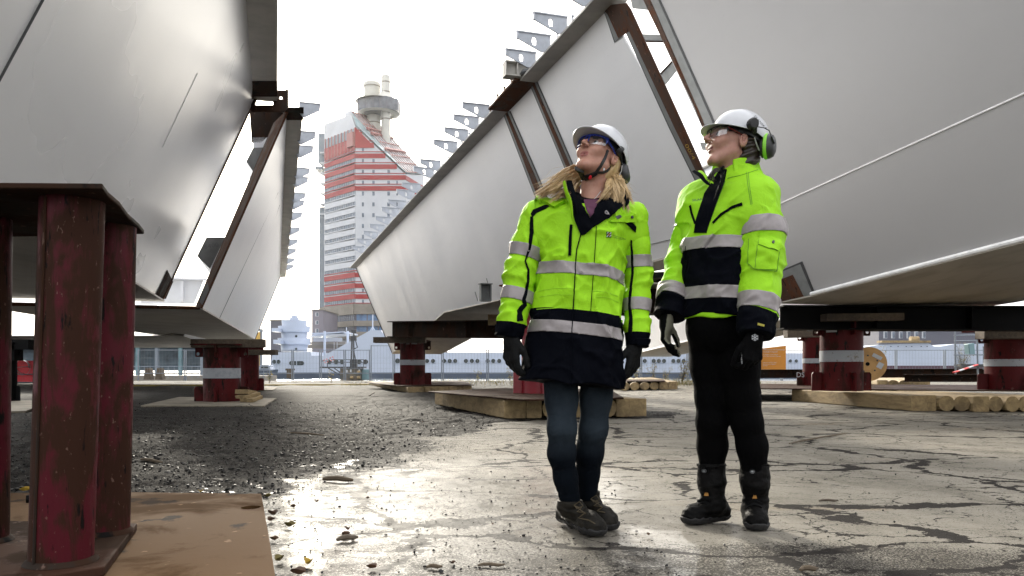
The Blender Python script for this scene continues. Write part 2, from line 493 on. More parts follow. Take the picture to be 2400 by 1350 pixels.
rg = mth(t, 'SUBTRACT', mth(t, 'MULTIPLY_ADD', n2.outputs[0], .3, .60), mth(t, 'MULTIPLY', wet, .50))
t.links.new(mth(t, 'MAXIMUM', mth(t, 'ADD', rg, mth(t, 'MULTIPLY', dirt, .10)), .09), p.inputs['Roughness'])
t.links.new(mth(t, 'MULTIPLY', wet, mth(t, 'SUBTRACT', 1., mth(t, 'MAXIMUM', mth(t, 'MULTIPLY', dirt, .8), mth(t, 'MULTIPLY', gmask, .78)))), p.inputs['Coat Weight']); p.inputs['Coat Roughness'].default_value = .10; p.inputs['Coat IOR'].default_value = 1.7
t.links.new(mth(t, 'MULTIPLY_ADD', mth(t, 'MAXIMUM', gmask, dirt), -.22, .32), p.inputs['Specular IOR Level'])
b = bump(t, p, mth(t, 'SUBTRACT', n1.outputs[0], mth(t, 'MULTIPLY', crk, .5)), .25, .03)
b = bump(t, p, mth(t, 'MULTIPLY', n2.outputs[0], mth(t, 'MULTIPLY_ADD', mth(t, 'MULTIPLY', att['wet'], mth(t, 'SUBTRACT', 1., gmask)), -.80, 1.)), .7, .016, b)
bump(t, p, mth(t, 'MULTIPLY', n4.outputs[0], mth(t, 'MULTIPLY_ADD', att['wet'], -.6, 1.)), .4, .005, b)
me.materials.append(m)

mw, t, p = nodes('harbour water')
p.inputs['Base Color'].default_value = (.05, .07, .08, 1); p.inputs['Roughness'].default_value = .12
bump(t, p, tex(t, 'ShaderNodeTexNoise', .8, (1, 3, 1), 5.).outputs[0], .35, .3)
mb = MB(); mb.add([(-3000, 46, -.3), (3000, 46, -.3), (3000, 5000, -.3), (-3000, 5000, -.3)], [(0, 1, 2, 3)])
props(obj('water', mb, mw), 'grey harbour water beyond the quay', 'water', kind='structure')
mb = MB(); mb.box((0, 46.2, -.75), 1800, .4, 1.45)
props(obj('quay_wall', mb, M_CONC), 'concrete edge of the quay at the far end of the yard', 'quay wall', kind='structure')

# ================================================================== bridge girders
K = .6
ZF = CH + 6.82 * K


def frame_of(j_near, j_far, corner):
    a = (j_near - j_far).normalized()
    n = (j_near - j_far).cross(corner - j_far).normalized()
    return a, n


def plate(pts, n, th, inward):
    n = n if n.dot(inward) > 0 else -n
    mb = MB(); mb.prism(pts, n * th); return mb


class Girder:
    """an open-topped steel trough: two leaning webs, a bottom plate, two flanges"""
    def __init__(s, name, label, j_near, j_far, n, l, px, chine, bw, top_ext=(0, 0), mweb=None, out=.25, inner=True, mund=None):
        s.n, s.l, s.j = n if n.dot(l) > 0 else -n, l, j_far
        s.a = (j_near - j_far).normalized()
        s.g = thing(name, label, 'bridge girder', (0, 0, 0), 'bridge girder segments waiting in the yard')
        s.pts = pts = [q if isinstance(q, Vector) else s.at(*q) for q in px]
        s.ch = ch = [q if isinstance(q, Vector) else s.at(*q) for q in chine]
        mid = ch[0] + l * bw / 2
        s.mir = lambda p: p + l * 2 * (mid - p).dot(l)
        obj('web_plate', plate(pts, s.n, .02, l), mweb or M_WEB, s.g)
        mp_ = [s.mir(p) for p in pts]
        s.inner = inner
        if inner: obj('inner_web_plate', plate(mp_, (mp_[1] - mp_[0]).cross(mp_[2] - mp_[0]).normalized(), .02, -l), M_IN, s.g)
        mb = MB()
        for c0, c1 in zip(ch, ch[1:]):
            e = .035
            mb.hexa([c0 - l * e - ZUP * .025, c1 - l * e - ZUP * .025, c1 + l * (bw + e) - ZUP * .025, c0 + l * (bw + e) - ZUP * .025],
                    [c0 - l * e, c1 - l * e, c1 + l * (bw + e), c0 + l * (bw + e)])
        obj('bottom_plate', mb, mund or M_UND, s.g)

    def at(s, x, y):
        return PL(x, y, s.j, s.n)

    def flange(s, p0, p1, out, inn, mats=None, far=True):
        mb = MB()
        q = [p0 - s.l * out, p1 - s.l * out, p1 + s.l * inn, p0 + s.l * inn]
        mb.prism(q, ZUP * .03)
        obj('top_flange', mb, mats or M_FLG, s.g)
        if far and s.inner:
            mb = MB(); mb.prism([s.mir(p) for p in q], ZUP * .03); obj('top_flange', mb, M_FLG, s.g)

    def patch(s, px, m, off=.004, name='bare_steel_edge', th=.003):
        pts = [q if isinstance(q, Vector) else s.at(*q) for q in px]
        mb = MB(); mb.prism([p - s.n * (off + th) for p in pts], s.n * th)
        return obj(name, mb, m, s.g)

    def bead(s, a_, b_, r=.01, m=None, name='weld_seam'):
        mb = MB(); mb.tube([s.at(*a_) - s.n * .004, s.at(*b_) - s.n * .004], r, 6)
        return obj(name, mb, m or M_WELD, s.g)

    def bracket(s, root, size, out_dir, m=None, hole=True):
        k = size
        o = [(-.25 * k, .02 * k), (-.02 * k, .0), (.12 * k, -.01 * k), (1.0 * k, .36 * k), (1.02 * k, .62 * k), (-.25 * k, .58 * k)]
        h = [[(.30 * k, .20 * k), (.42 * k, .20 * k), (.46 * k, .30 * k), (.44 * k, .46 * k), (.34 * k, .48 * k), (.29 * k, .38 * k)]] if hole else []
        fr = lambda u, v: root + out_dir * u + ZUP * v
        mb = MB(); mb.holed(o, h, fr, s.a * .018)
        c = fr(.385 * k, .60 * k) + s.a * .009
        mb.box(c + ZUP * .012 * k, 1.3 * k, .05, .016, ax=(out_dir, s.a, ZUP))
        mb.box(fr(1.0 * k, .49 * k) + s.a * .009, .016, .05, .28 * k, ax=(out_dir, s.a, ZUP))
        return obj('bracket', mb, m or M_BRK, s.g)

    def studs(s, spots, m=None):
        mb = MB()
        for p in spots:
            mb.tube([p, p + ZUP * .12], .012, 6); mb.tube([p + ZUP * .12, p + ZUP * .14], .022, 6)
        obj('shear_studs', mb, m or M_BRK, s.g)


# ---- the long row on the far side: two segments with a bare joint between
JB1, JB2 = GZ(1417, 30, ZF), GZ(835, 628, ZF)
CB = EYE + (Vector((-8.166, 53.95, 1.76)) - EYE) * K
aB, nB = frame_of(JB1, JB2, CB)
lB = Vector((-aB.y, aB.x, 0))
JX = (JB1 - JB2)


def jB(x, y):                              # on the line where web meets flange, at image column-ish
    p = GZ(x, y, ZF); return JB2 + aB * (p - JB2).dot(aB)


jE = jB(1425, 22); jS1 = jB(1188, 262); jS2 = jB(1250, 193)
BW = 2.0
gB1 = Girder('bridge_girder', 'far half of the long grey girder, its end beside the red tower and white ship', jS1, JB2, nB, lB,
             [JB2, CB, (1018, 753), (1044, 731), (1160, 705), (1347, 655), jS1], [CB, (1018, 753), (1044, 731), (1160, 705), (1347, 655)], BW)
gB1.flange(JB2 - aB * .1, jS1, .25, .12)
gB2 = Girder('bridge_girder', 'middle length of the long grey girder, ending at a stepped rusty edge', jE, JB2, nB, lB,
             [jS1, (1347, 655), (1518, 616), (1725, 556), jE], [(1347, 655), (1518, 616), (1725, 556)], .45, inner=False)
gB2.flange(jS2, jE + aB * .25, .25, .12)
gB2.flange(jS1, jS2, .33, .12, M_RUST, False)
# end frame at the far end of the row
mb = MB()
for p0, p1 in ((JB2, CB), (CB, gB1.mir(CB)), (gB1.mir(CB), gB1.mir(JB2))):
    mb.tube([p0, p1], .025, 6)
obj('end_edge', mb, M_DRUST, gB1.g)
# bare strips: dark rim, grey primer, rust core
for g, le, ri in ((gB1, ((1178, 263), (1245, 437), (1331, 658)), None), (gB2, ((1240, 193), (1320, 385), (1424, 638)), None)):
    tops = le[0]
    wd = (19, 27, 34) if g is gB1 else (20, 23, 32)
    for inset, m_, off in ((0, M_DRIM, .004), (2, M_PRIM, .008), (7, M_RUST, .012)):
        L = [(x + inset, y) for x, y in le]
        Rr = [(x + w_ - inset, y - 3) for (x, y), w_ in zip(le, wd)]
        g.patch(L + Rr[::-1], m_, off)
# underside bare patch along the flange between the strips
gB2.patch([(1140, 262), (1205, 196), (1240, 196), (1178, 263)], M_RUST, .0, 'bare_flange_face')
# stepped bare end of the middle length
for inset, m_, off in ((0, M_DRIM, .004), (3, M_PRIM, .008), (13, M_RUST, .012)):
    i = inset
    g = [(1405 + i * .4, 14), (1419 + i * .6, 34), (1441 + i * .8, 100 - i * .9), (1468 + i * .7, 78 - i * .4), (1569 + i * 1.15, 300), (1633 + i * 1.2, 430), (1695 + i * 1.2, 562)]
    gB2.patch(g + [(1724, 556), (1647, 390), (1607, 300), (1481, 22), (1470, 6)], m_, off)
gB2.bead((1245, 640), (1700, 530), .004, M_PRIM)
# brackets on the outer flange, studs on top
for i, (x, y) in enumerate([(1375, 22), (1310, 85), (1272, 128), (1234, 163)]):
    p = GZ(x - 0, y, ZF); s_ = (p - JB2).dot(aB)
    gB2.bracket(JB2 + aB * s_ - lB * .25 + ZUP * .03, .36 * RND.uniform(.95, 1.05), -lB)
for x, y in [(1136, 282), (1113, 308), (1088, 335), (1063, 363), (1024, 404), (1008, 421), (976, 455), (962, 470), (941, 493), (926, 510), (908, 529), (893, 546), (878, 562), (862, 579), (848, 595)]:
    p = GZ(x, y, ZF); s_ = (p - JB2).dot(aB)
    gB1.bracket(JB2 + aB * s_ - lB * .25 + ZUP * .03, .36 * RND.uniform(.95, 1.05), -lB)
gB1.studs([JB2 + aB * d + lB * o + ZUP * .03 for d in np.arange(.4, 21, .55) for o in (-.16, .02)])
gB2.studs([jS1 + aB * d - lB * .25 + ZUP * .03 for d in (.25, .6, .95, 1.3)], M_RUST)
gB2.studs([jS2 + aB * d + lB * o + ZUP * .03 for d in np.arange(.3, 3.6, .5) for o in (-.18, .0)])
# loose I-beam stub and sling lying on the flange
tp = jS2 - lB * .3 + ZUP * .03
mb = MB()
for z_ in (.01, .20): mb.box(tp + ZUP * z_ + lB * .06, .50, .18, .02, ax=(lB, aB, ZUP))
mb.box(tp + ZUP * .105 + lB * .06, .50, .015, .17, ax=(lB, aB, ZUP))
for d in (-.24, -.07, .1): mb.box(tp + ZUP * .105 + lB * (.06 + d), .015, .17, .17, ax=(lB, aB, ZUP))
bt = thing('beam_stub', 'short cream I-beam lying across the flange of the long girder', 'steel beam', tp)
obj('beam', mb, M_FLG, bt)
mb = MB(); mb.lathe([(0.0, .0), (.10, .0), (.11, .03), (.09, .07), (.05, .085), (0, .09)], tp + lB * .12 + aB * .14 + ZUP * .0, 10)
obj('sling', mb, M_DRIM, bt)

# ---- the near segment on the right
JA = U(1830, 708, 13.7)
eA = PL(1520, 23, JA, nB) - JA
top_k = (7.4 - JA.z) / eA.z
TA = JA + eA * top_k
gA = Girder('bridge_girder', 'nearest grey girder wall, hanging over the woman on the right, with weld lines coloured as if brightly lit', TA, TA - aB, nB, lB,
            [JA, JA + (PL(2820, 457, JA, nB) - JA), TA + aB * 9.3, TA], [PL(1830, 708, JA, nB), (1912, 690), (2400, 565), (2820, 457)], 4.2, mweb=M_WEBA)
gA.flange(TA, TA + aB * 9.3, .4, .15)
gA.bead((1800, 490), (2560, 147), .011)
mb = MB(); mb.tube([gA.at(1905, 692) - nB * 0 + Vector((0, 0, .02)) - lB * .03, gA.at(2400, 565) + Vector((0, 0, .02)) - lB * .03, gA.at(2820, 457) + Vector((0, 0, .02)) - lB * .03], .034, 8)
obj('weld_seam', mb, M_WELD, gA.g)  # lower plate edge, the light on it painted in as white
for inset, m_, off in ((0, M_DRIM, .004), (5, M_PRIM, .008), (24, M_RUST, .012)):
    i = inset
    gA.patch([(1520 - 40, -66), (1520, 23), (1653, 300), (1740, 500), (1830, 708), (1912 - i * 1.1, 690 + i * .2), (1881 - i * .9, 612 + i * 1.3), (1834 - i * .6, 632 + i * 1.1), (1735 - i * 1.2, 440), (1672 - i * 1.05, 276), (1549 - i * .95, 0), (1520 - i, -66)], m_, off)
# trapezoid stiffener showing in the gap
mb = MB()
for (q0, q1, q2, q3) in (((1500, 80), (1550, 82), (1556, 97), (1512, 95)), ((1547, 172), (1578, 140), (1588, 162), (1560, 198)), ((1640, 334), (1672, 336), (1678, 352), (1646, 352)), ((1476, -10), (1530, -10), (1520, 24), (1482, 20))):
    b0 = [PL(x, y, JA + nB * .06, nB) for x, y in (q0, q1, q2, q3)]
    mb = MB(); mb.prism(b0, nB * .02); obj('stiffener', mb, M_PRIM, gA.g)
for q0, q1 in (((1511, 97), (1556, 98)), ((1548, 173), (1578, 141))):
    mb = MB(); mb.tube([PL(*q0, JA + nB * .05, nB), PL(*q1, JA + nB * .05, nB)], .016, 6)
    obj('stiffener_edge', mb, M_DRUST, gA.g)

# ---- a third row behind
c0, c1 = U(1460, 835, 43), U(1960, 718, 21)
aC = (c1 - c0); aC.z = 0; aC.normalize(); lC = Vector((-aC.y, aC.x, 0))
upC = -lC * 1.2 + ZUP * 3.0
nC = (c1 - c0).cross(upC).normalized()
gC = Girder('bridge_girder', 'distant grey girder with a white chine line, seen low between the two women', c1, c0, nC, lC,
            [c0, c1, c1 + upC, c0 + upC], [c0, c1], 2.6)
gC.flange(c0 + upC, c1 + upC, .2, .1)
mb = MB(); mb.tube([c0 - lC * .03, c1 - lC * .03], .035, 6); obj('weld_seam', mb, M_WELD, gC.g)

# ---- left row, near segment
JL = GZ(595, 235, ZF); CL = EYE + (Vector((-6.54 - .958 * 2.22, 19.36, 2.51)) - EYE) * K
aL = Vector((.287, -.958, 0)).normalized(); lL = Vector((aL.y, -aL.x, 0))     # towards the inside of the trough, away from us
nL = aL.cross(CL - JL).normalized()
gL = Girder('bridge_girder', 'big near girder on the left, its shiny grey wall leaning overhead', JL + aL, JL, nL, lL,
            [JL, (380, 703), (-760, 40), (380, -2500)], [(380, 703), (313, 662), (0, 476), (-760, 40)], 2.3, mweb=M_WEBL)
tN = JL + aL * ((gL.at(380, -2500) - JL).dot(aL))
gL.flange(JL - aL * .0, tN, .34, .12)
gL.patch([(590, 232), (650, 232), (650, 190), (592, 190)], M_DRUST, .0, 'bare_flange_face')
mb = MB(); mb.prism([GZ(x, y, ZF - .004) for x, y in ((590, 226), (650, 226), (650, 190), (578, 190))], -ZUP * .004); obj('bare_flange_face', mb, M_DRUST, gL.g)
mb = MB(); mb.tube([JL, gL.at(380, 703)], .022, 6); obj('end_edge', mb, M_RUST, gL.g)
gL.patch([(372, 700), (388, 700), (405, 660), (391, 632), (364, 690)], M_DRUST, .004)
gL.bead((103, -10), (-40, 254), .008, M_DRIM)
gL.bead((462, 172), (380, 345), .003, M_WEBL)

# ---- left row, far segment
JM = GZ(672, 262, ZF); CM = EYE + (Vector((-5.97 - .958 * 2.126, 20.29, 2.25)) - EYE) * K
JMF = GZ(656, 650, ZF); CMF = EYE + (Vector((-17.26 - .958 * 1.78, 58.2, 2.88)) - EYE) * K
aM = (JM - JMF).normalized(); lM = Vector((aM.y, -aM.x, 0)); nM = aM.cross(CM - JM).normalized()
gM = Girder('bridge_girder', 'far girder on the left, its open end showing stiffeners and rusty rims', JM, JMF, nM, lM,
            [JM, CM, (520, 751), CMF, JMF], [CM, (520, 751), CMF], 3.0)
gM.flange(JM, JMF, .25, .12)
gM.patch([(640, 288), (665, 264), (676, 264), (656, 302), (482, 700), (470, 722), (458, 716)], M_RUST, .004)
mb = MB(); mb.tube([JM, CM], .03, 6); mb.tube([CM, CM + lM * 3.0], .03, 6); obj('end_edge', mb, M_RUST, gM.g)
gM.patch([(474, 716), (489, 680), (485, 662), (478, 668), (466, 706)], M_DRIM, .008)
mb = MB(); mb.prism([GZ(x, y, ZF - .004) for x, y in ((668, 281), (711, 281), (712, 251), (666, 251))], -ZUP * .004); obj('bare_flange_face', mb, M_DRUST, gM.g)
mb = MB(); mb.tube([CMF - lM * 0, JMF], .03, 6); obj('end_edge', mb, M_DRUST, gM.g)
for sx in (30, 60): gM.bead((470 + sx * 1.45, 722 + sx * .83), (648 + sx * .12, 420 + sx), .006, M_PRIM)
E = lambda x, y, off=0.: PL(x, y, JM - aM * (.06 + off), aM)
for px in ([(634, 345), (593, 347), (577, 378), (598, 410)], [(528, 556), (484, 556), (462, 600), (492, 630)]):
    face = [E(*q) for q in px]
    mb = MB(); mb.prism(face, -aM * 9.0); o = obj('stiffener', mb, M_IN, gM.g)
    mb = MB(); mb.prism([p + aM * .004 for p in face], aM * .006); o2 = obj('stiffener_end', mb, M_PRIM); adopt(o2, o); o2.parent = o
    o2.matrix_parent_inverse = Matrix.Identity(4)
mb = MB(); mb.prism([E(584, 252), (E(670, 252)), E(650, 300), E(612, 334), E(590, 334)], -aM * .03); o = obj('end_gusset', mb, M_DRUST, gM.g)
mb = MB(); mb.prism([E(592, 322), E(634, 322), E(622, 350), E(594, 350)], -aM * .04); obj('end_gusset', mb, M_IN, gM.g)
mb = MB(); mb.prism([E(330, 655, 2.), E(478, 655, 2.), E(455, 712, 2.), E(330, 712, 2.)], -aM * .03); mb.box(E(427, 683, 1.95), .04, .12, .36, ax=(lM, aM, ZUP)); mb.box(E(405, 653, 1.95), 1.1, .14, .03, ax=(lM, aM, ZUP)); obj('diaphragm', mb, M_IN, gM.g)
# steelwork standing on the joint between the two left segments
jt = GZ(640, 236, ZF)
G2 = lambda x, y: PL(x, y, jt, aM)
mb = MB()
mb.holed([(588, 228), (588, 262), (666, 262), (676, 252), (676, 210), (672, 210), (672, 186), (670, 186), (670, 211), (650, 211), (650, 228)],
         [[(603, 229), (640, 229), (640, 246), (598, 246)], [(655, 226), (661, 226), (663, 230), (660, 233), (655, 232)]], lambda u, v: G2(u, v), -aM * .03)
obj('lifting_lug', mb, M_DRUST, gM.g)
outM = -lM
for x, y in [(711, 266), (703, 330), (699, 362), (692, 412), (690, 432), (685, 468), (682, 485), (678, 512), (674, 546), (671, 573), (669, 594), (667, 615), (665, 630)]:
    p = GZ(x, y, ZF); s_ = (p - JM).dot(aM)
    r = JM + aM * s_ + outM * .25
    k = .30
    mb = MB(); mb.prism([r + outM * u * k + ZUP * v * k for u, v in ((-.2, .03), (.0, -.22), (.1, -.22), (.88, .22), (.92, .56), (-.2, .56))], aM * .02)
    mb.box(r + outM * .36 * k + ZUP * .57 * k, 1.14 * k, .06, .016, ax=(outM, aM, ZUP))
    obj('bracket', mb, M_BRK, gM.g)


def chalk(g, body, p0, p1, hpx, m, off, at=None):
    vs_, fs_ = text_mesh(body, 1., res=2); L = max(v[0] for v in vs_); dx, dy = p1[0] - p0[0], p1[1] - p0[1]; D_ = math.hypot(dx, dy); dx, dy = dx / D_, dy / D_
    at = at or (lambda x, y: g.at(x, y) - g.n * off)
    mb = MB(); mb.add([at(p0[0] + dx * u * D_ / L + dy * v * hpx / .7, p0[1] + dy * u * D_ / L - dx * v * hpx / .7) for u, v, z in vs_], fs_)
    return obj('chalk_marking', mb, m, g.g)
# ================================================================== supports under the girders
def text_mesh(body, size, align='LEFT', res=3):
    cu = bpy.data.curves.new('lettering', 'FONT'); cu.body = body; cu.size = size; cu.align_x = align; cu.resolution_u = res
    o = bpy.data.objects.new('lettering', cu); COL.objects.link(o)
    dg = bpy.context.evaluated_depsgraph_get()
    me = bpy.data.meshes.new_from_object(o.evaluated_get(dg))
    vs = [tuple(v.co) for v in me.vertices]; fs = [tuple(p.vertices) for p in me.polygons]
    bpy.data.objects.remove(o); bpy.data.curves.remove(cu); bpy.data.meshes.remove(me)
    return vs, fs


chalk(gM, '6400', (479, 584), (513, 578), 10, M_CHALK, 0, lambda x, y: E(x, y) + aM * .016)
chalk(gB2, '00/4', (1607, 338), (1627, 374), 8, M_CHALKY, .017)


def flat_text(mb, body, size, c, ax, up, m=0, align='LEFT'):
    vs, fs = text_mesh(body, size, align)
    return mb.add([Vector(c) + ax * x + up * y for x, y, z in vs], fs, m)


def stand(label, px, by, D, r, zt, z0=0., band=None, bandm=None, mp_=None, ears=True, lean=0., yaw=.2, labels=()):
    c = U(px, HZ, D); c.z = z0
    g = thing('support_stand', label, 'support stand', c, 'tubular steel stands under the girders')
    h = zt - z0
    mb = MB(); mb.lathe([(0, 0), (r, 0), (r, h), (0, h)], c, 40, smooth=True); o = obj('pipe', mb, mp_ or M_PIPR, g)
    for pl in o.data.polygons:
        if abs(pl.normal.z) > .9: pl.use_smooth = False
    mb = MB(); mb.box(c + ZUP * (h + .015), 2.7 * r, 2.7 * r, .03, rz=yaw); obj('top_plate', mb, mp_ or M_PIPR, g)
    if band:
        mb = MB(); mb.lathe([(r + .002, h * band[0]), (r + .006, h * band[0]), (r + .006, h * band[1]), (r + .002, h * band[1])], c, 40); obj('white_band', mb, bandm or M_WBAND, g)
    if ears:
        for k in range(4):
            a = yaw + k * math.pi / 2
            d = Vector((math.cos(a), math.sin(a), 0)); nn = Vector((-d.y, d.x, 0))
            fr = lambda u, v: c + d * u + ZUP * v - nn * .012
            mb = MB(); mb.prism([fr(r * .9, .0), fr(r * 1.5, .0), fr(r * 1.5, h * .24), fr(r * 1.42, h * .27), fr(r * .9, h * .27)], nn * .024); obj('base_gusset', mb, mp_ or M_PIPR, g)
            mb = MB(); mb.holed([(r * .9, h * .80), (r * 1.42, h * .80), (r * 1.45, h * .82), (r * 1.45, h), (r * .9, h)], [[(r * 1.30 + .035 * math.cos(q), h * .855 + .035 * math.sin(q)) for q in np.linspace(0, 5.5, 8)]], fr, nn * .024); obj('top_gusset', mb, mp_ or M_PIPR, g)
    for (ang, z, wd, ht) in labels:
        d = Vector((math.sin(ang), -math.cos(ang), 0))
        mb = MB(); mb.box(c + d * (r + .004) + ZUP * z, wd, .006, ht, ax=(Vector((d.y, -d.x, 0)), d, ZUP)); obj('paper_label', mb, M_LBL, g)
    return g


def slab(name, label, cat, pts, th, m, group=None, bevel=.004, z=None):
    mb = MB(); mb.prism(pts, ZUP * -th)
    o = obj(name, mb, m, bevel=bevel)
    return props(o, label, cat, group)


def beam_box(name, label, cat, a_, b_, w_, h_, m, group=None, bevel=.006, flip=0., overh=None):
    a_, b_ = Vector(a_), Vector(b_); d = (b_ - a_); L = d.length; d.normalize(); nn = Vector((-d.y, d.x, 0)).normalized(); u = d.cross(nn)
    mb = MB(); mb.box((a_ + b_) / 2, L, w_, h_, ax=(d, nn, u))
    return props(obj(name, mb, m, bevel=bevel), label, cat, group)


def ibeam(name, label, a_, b_, w_, h_, m, stiff=(), cat='steel beam', group=None):
    a_, b_ = Vector(a_), Vector(b_); d = b_ - a_; L = d.length; d.normalize(); nn = Vector((-d.y, d.x, 0)).normalized(); c = (a_ + b_) / 2
    g = thing(name, label, cat, (c.x, c.y, c.z), group)
    mb = MB(); mb.box(c, L, .02, h_ - .05, ax=(d, nn, ZUP)); o = obj('web', mb, m, g)
    for s_ in (-1, 1):
        mb = MB(); mb.box(c + ZUP * s_ * (h_ / 2 - .0125), L, w_, .025, ax=(d, nn, ZUP)); obj('flange', mb, m, g)
    for k in stiff:
        mb = MB(); mb.box(a_ + d * L * k, .016, w_ * .9, h_ - .05, ax=(d, nn, ZUP)); obj('stiffener', mb, m, g)
    return g


def timber_mat(label, group, c0, cl, cr, n, h, z0=0., widths=None, rounds=(), m=None):
    d = (cl - c0); L = d.length; d.normalize(); a = (cr - c0); W = a.length; a.normalize()
    ws = widths or [1] * n; tot = sum(ws); x = 0
    for i, w_ in enumerate(ws):
        wd = W * w_ / tot; off = RND.uniform(-.03, .05); L2 = L + RND.uniform(-.1, .1); hh = h * RND.uniform(.95, 1.)
        s0 = c0 + a * (x + wd * .015) + d * off; x += wd; ww = wd * .97
        if i in rounds:
            prof = [(ww * (.5 + .5 * math.cos(q)), hh * (.5 + .5 * math.sin(q))) for q in np.linspace(0, 2 * math.pi, 13)[:-1] + .26]
            prof = [(min(max(u, ww * .02), ww * .98), min(v * 1.04, hh)) for u, v in prof]
        else:
            b = .012
            prof = [(b, 0), (ww - b, 0), (ww, b), (ww, hh - b), (ww - b, hh), (b, hh), (0, hh - b), (0, b)]
        mb = MB(); P = [s0 + a * u + ZUP * (z0 + v) for u, v in prof]
        k = len(P); Q = [p + d * L2 for p in P]
        mb.add(P + Q, [(j, (j + 1) % k, k + (j + 1) % k, k + j) for j in range(k)], 0)
        mb.add(P, [tuple(range(k))], 1); mb.add(Q, [tuple(range(k))], 1)
        props(obj('timber', mb, [m or M_TIM, M_END]), label, 'timber', group)


p_ = [U(505, 815, 40), U(-60, 815, 40)]
gX = thing('bridge_girder', 'pale girder bottom seen under the far left girder, behind the first red stands', 'bridge girder', (p_[0].x, 40, 0), 'bridge girder segments waiting in the yard')
mb = MB(); q_ = [p_[0], p_[1], p_[1] + Vector((4.2, -14, 0)), p_[0] + Vector((4.2, -14, 0))]; mb.prism(q_, (0, 0, .03)); obj('bottom_plate', mb, M_UND, gX)
for k in (0, 1):
    mb = MB(); a_, b_ = (q_[0], q_[3]) if k == 0 else (q_[1], q_[2]); o_ = Vector(((.9 if k == 0 else -.9), .2, 2.4)); mb.prism([a_, b_, b_ + o_, a_ + o_], (.02, 0, 0)); obj('web_plate', mb, M_WEB, gX)

# ---- trestle in the left foreground
ST = thing('steel_trestle', 'dark red pipe trestle under a rusty plate, very close on the left', 'steel trestle', (-1.7, 2.7, 0))
mb = MB(); top = [(-1.245, 2.40), (-1.287, 2.52), (-1.322, 2.66), (-1.391, 2.86), (-1.445, 3.06), (-1.491, 3.2), (-2.5, 3.32), (-2.5, 2.42), (-1.7, 2.385)]
mb.prism([(x, y, 1.245) for x, y in top], (0, 0, -.018)); obj('top_plate', mb, M_DRUST, ST, bevel=.004)
mb = MB(); mb.prism([(x, y, .055) for x, y in ((-1.29, 2.50), (-1.52, 3.2), (-2.30, 3.28), (-2.35, 2.36), (-1.6, 2.2))], (0, 0, -.03)); obj('base_plate', mb, M_BPL, ST, bevel=.004)
for (xt, yt, xb, yb, r) in ((-1.425, 2.56, -1.462, 2.56, .095), (-1.535, 3.02, -1.56, 3.02, .090), (-1.915, 2.86, -1.925, 2.86, .09)):
    mb = MB(); n_ = 48
    mb.tube([(xb + (xt - xb) * k, yb + (yt - yb) * k, .055 + 1.172 * k) for k in np.linspace(0, 1, 6)], r, n_); o = obj('pipe', mb, M_PIPE, ST)
    mb = MB(); mb.lathe([(r - .002, .055), (r + .016, .056), (r + .009, .066), (r - .002, .074)], (xb, yb, 0), 40); obj('weld_collar', mb, M_DRUST, ST)
    if r > .094:
        mb = MB(); mb.tube([(xb - .034, yb - .091, .06), (xt - .034, yt - .091, 1.22)], .005, 6); obj('weld_seam', mb, M_DRUST, ST)
        mb = MB(); mb.tube([(xb - r - .012, yb - .01, .26), (xb - r + .01, yb, .26)], .014, 6); obj('bolt', mb, M_BLK, ST)
mb = MB(); hl = GZ(588, 1190, .02)
hol = [(hl.x + .045 * math.cos(q), hl.y + .05 * math.sin(q)) for q in np.linspace(0, 2 * math.pi, 21)[:-1]]
sh = [GZ(x, y, .022) for x, y in ((612, 1157), (629, 1250), (645, 1350), (660, 1460))]
outl = [(p_.x, p_.y) for p_ in sh] + [(-3.2, 1.9), (-3.4, 4.15), (-2.05, 4.22)]
mb.holed(outl, [hol], lambda u, v: Vector((u, v, .022)), (0, 0, -.016))
props(obj('road_plate', mb, M_PLATE), 'flat rust brown steel plate with a round hole, under the pipe trestle', 'steel plate')

# ---- stand under the far left girder
DLs = 15.7
stand('red pipe stand with a light grey band, small plank stack at its foot', 520, 945, DLs + .35, .36, 1.15, .02, (.42, .60), M_GBAND, yaw=.1)
stand('smaller red pipe stand half hidden behind the light-banded stand', 583, 905, 24.5, .31, 1.42, .02, None, yaw=.1)
slab('plywood_sheet', 'pale board under the light-banded stand at left', 'board', [GZ(x, y, .03) for x, y in ((330, 950), (620, 951), (648, 933), (420, 930))], .03, M_PLY)
slab('plywood_sheet', 'pale board under the half hidden stand', 'board', [GZ(x, y, .03) for x, y in ((560, 914), (640, 914), (648, 908), (560, 906))], .03, M_PLY)
slab('plywood_sheet', 'pale board seen between the trestle pipes at left', 'board', [GZ(x, y, .03) for x, y in ((-60, 966), (60, 963), (110, 945), (110, 938), (-60, 938))], .03, M_PLY)
beam_box('support_beam', 'thick dark timber lying across the light-banded stand', 'timber beam', U(450, 805, DLs), U(622, 805, DLs + .3), .32, .165, M_TIMD)
beam_box('support_beam', 'shorter timber lying across the half hidden stand', 'timber beam', U(540, 826, 24.2), U(649, 826, 24.2), .3, .16, M_TIMD)
beam_box('support_post', 'short dark upright block between timber and girder at left', 'prop block', U(518, 797, DLs) , U(518, 748, DLs), .2, .2, M_BLK)
beam_box('support_post', 'small pale upright block beside the dark prop', 'prop block', U(533, 797, DLs + .8), U(533, 758, DLs + .8), .1, .1, M_TIM)
for i, (x0, y0, x1, y1, hh, lb) in enumerate(((577, 939, 601, 930, .07, 'bottom plank in the little stack beside the light-banded stand'), (562, 931, 600, 922, .06, 'middle plank in the little stack beside the light-banded stand'), (566, 918, 588, 922, .09, 'short tilted block topmost on the little plank stack'))):
    a_, b_ = U(x0, y0, DLs - .35 + .05 * i), U(x1, y1, DLs - .05 + .05 * i)
    beam_box('plank', lb, 'plank', a_, b_, .3, hh, M_TIM)
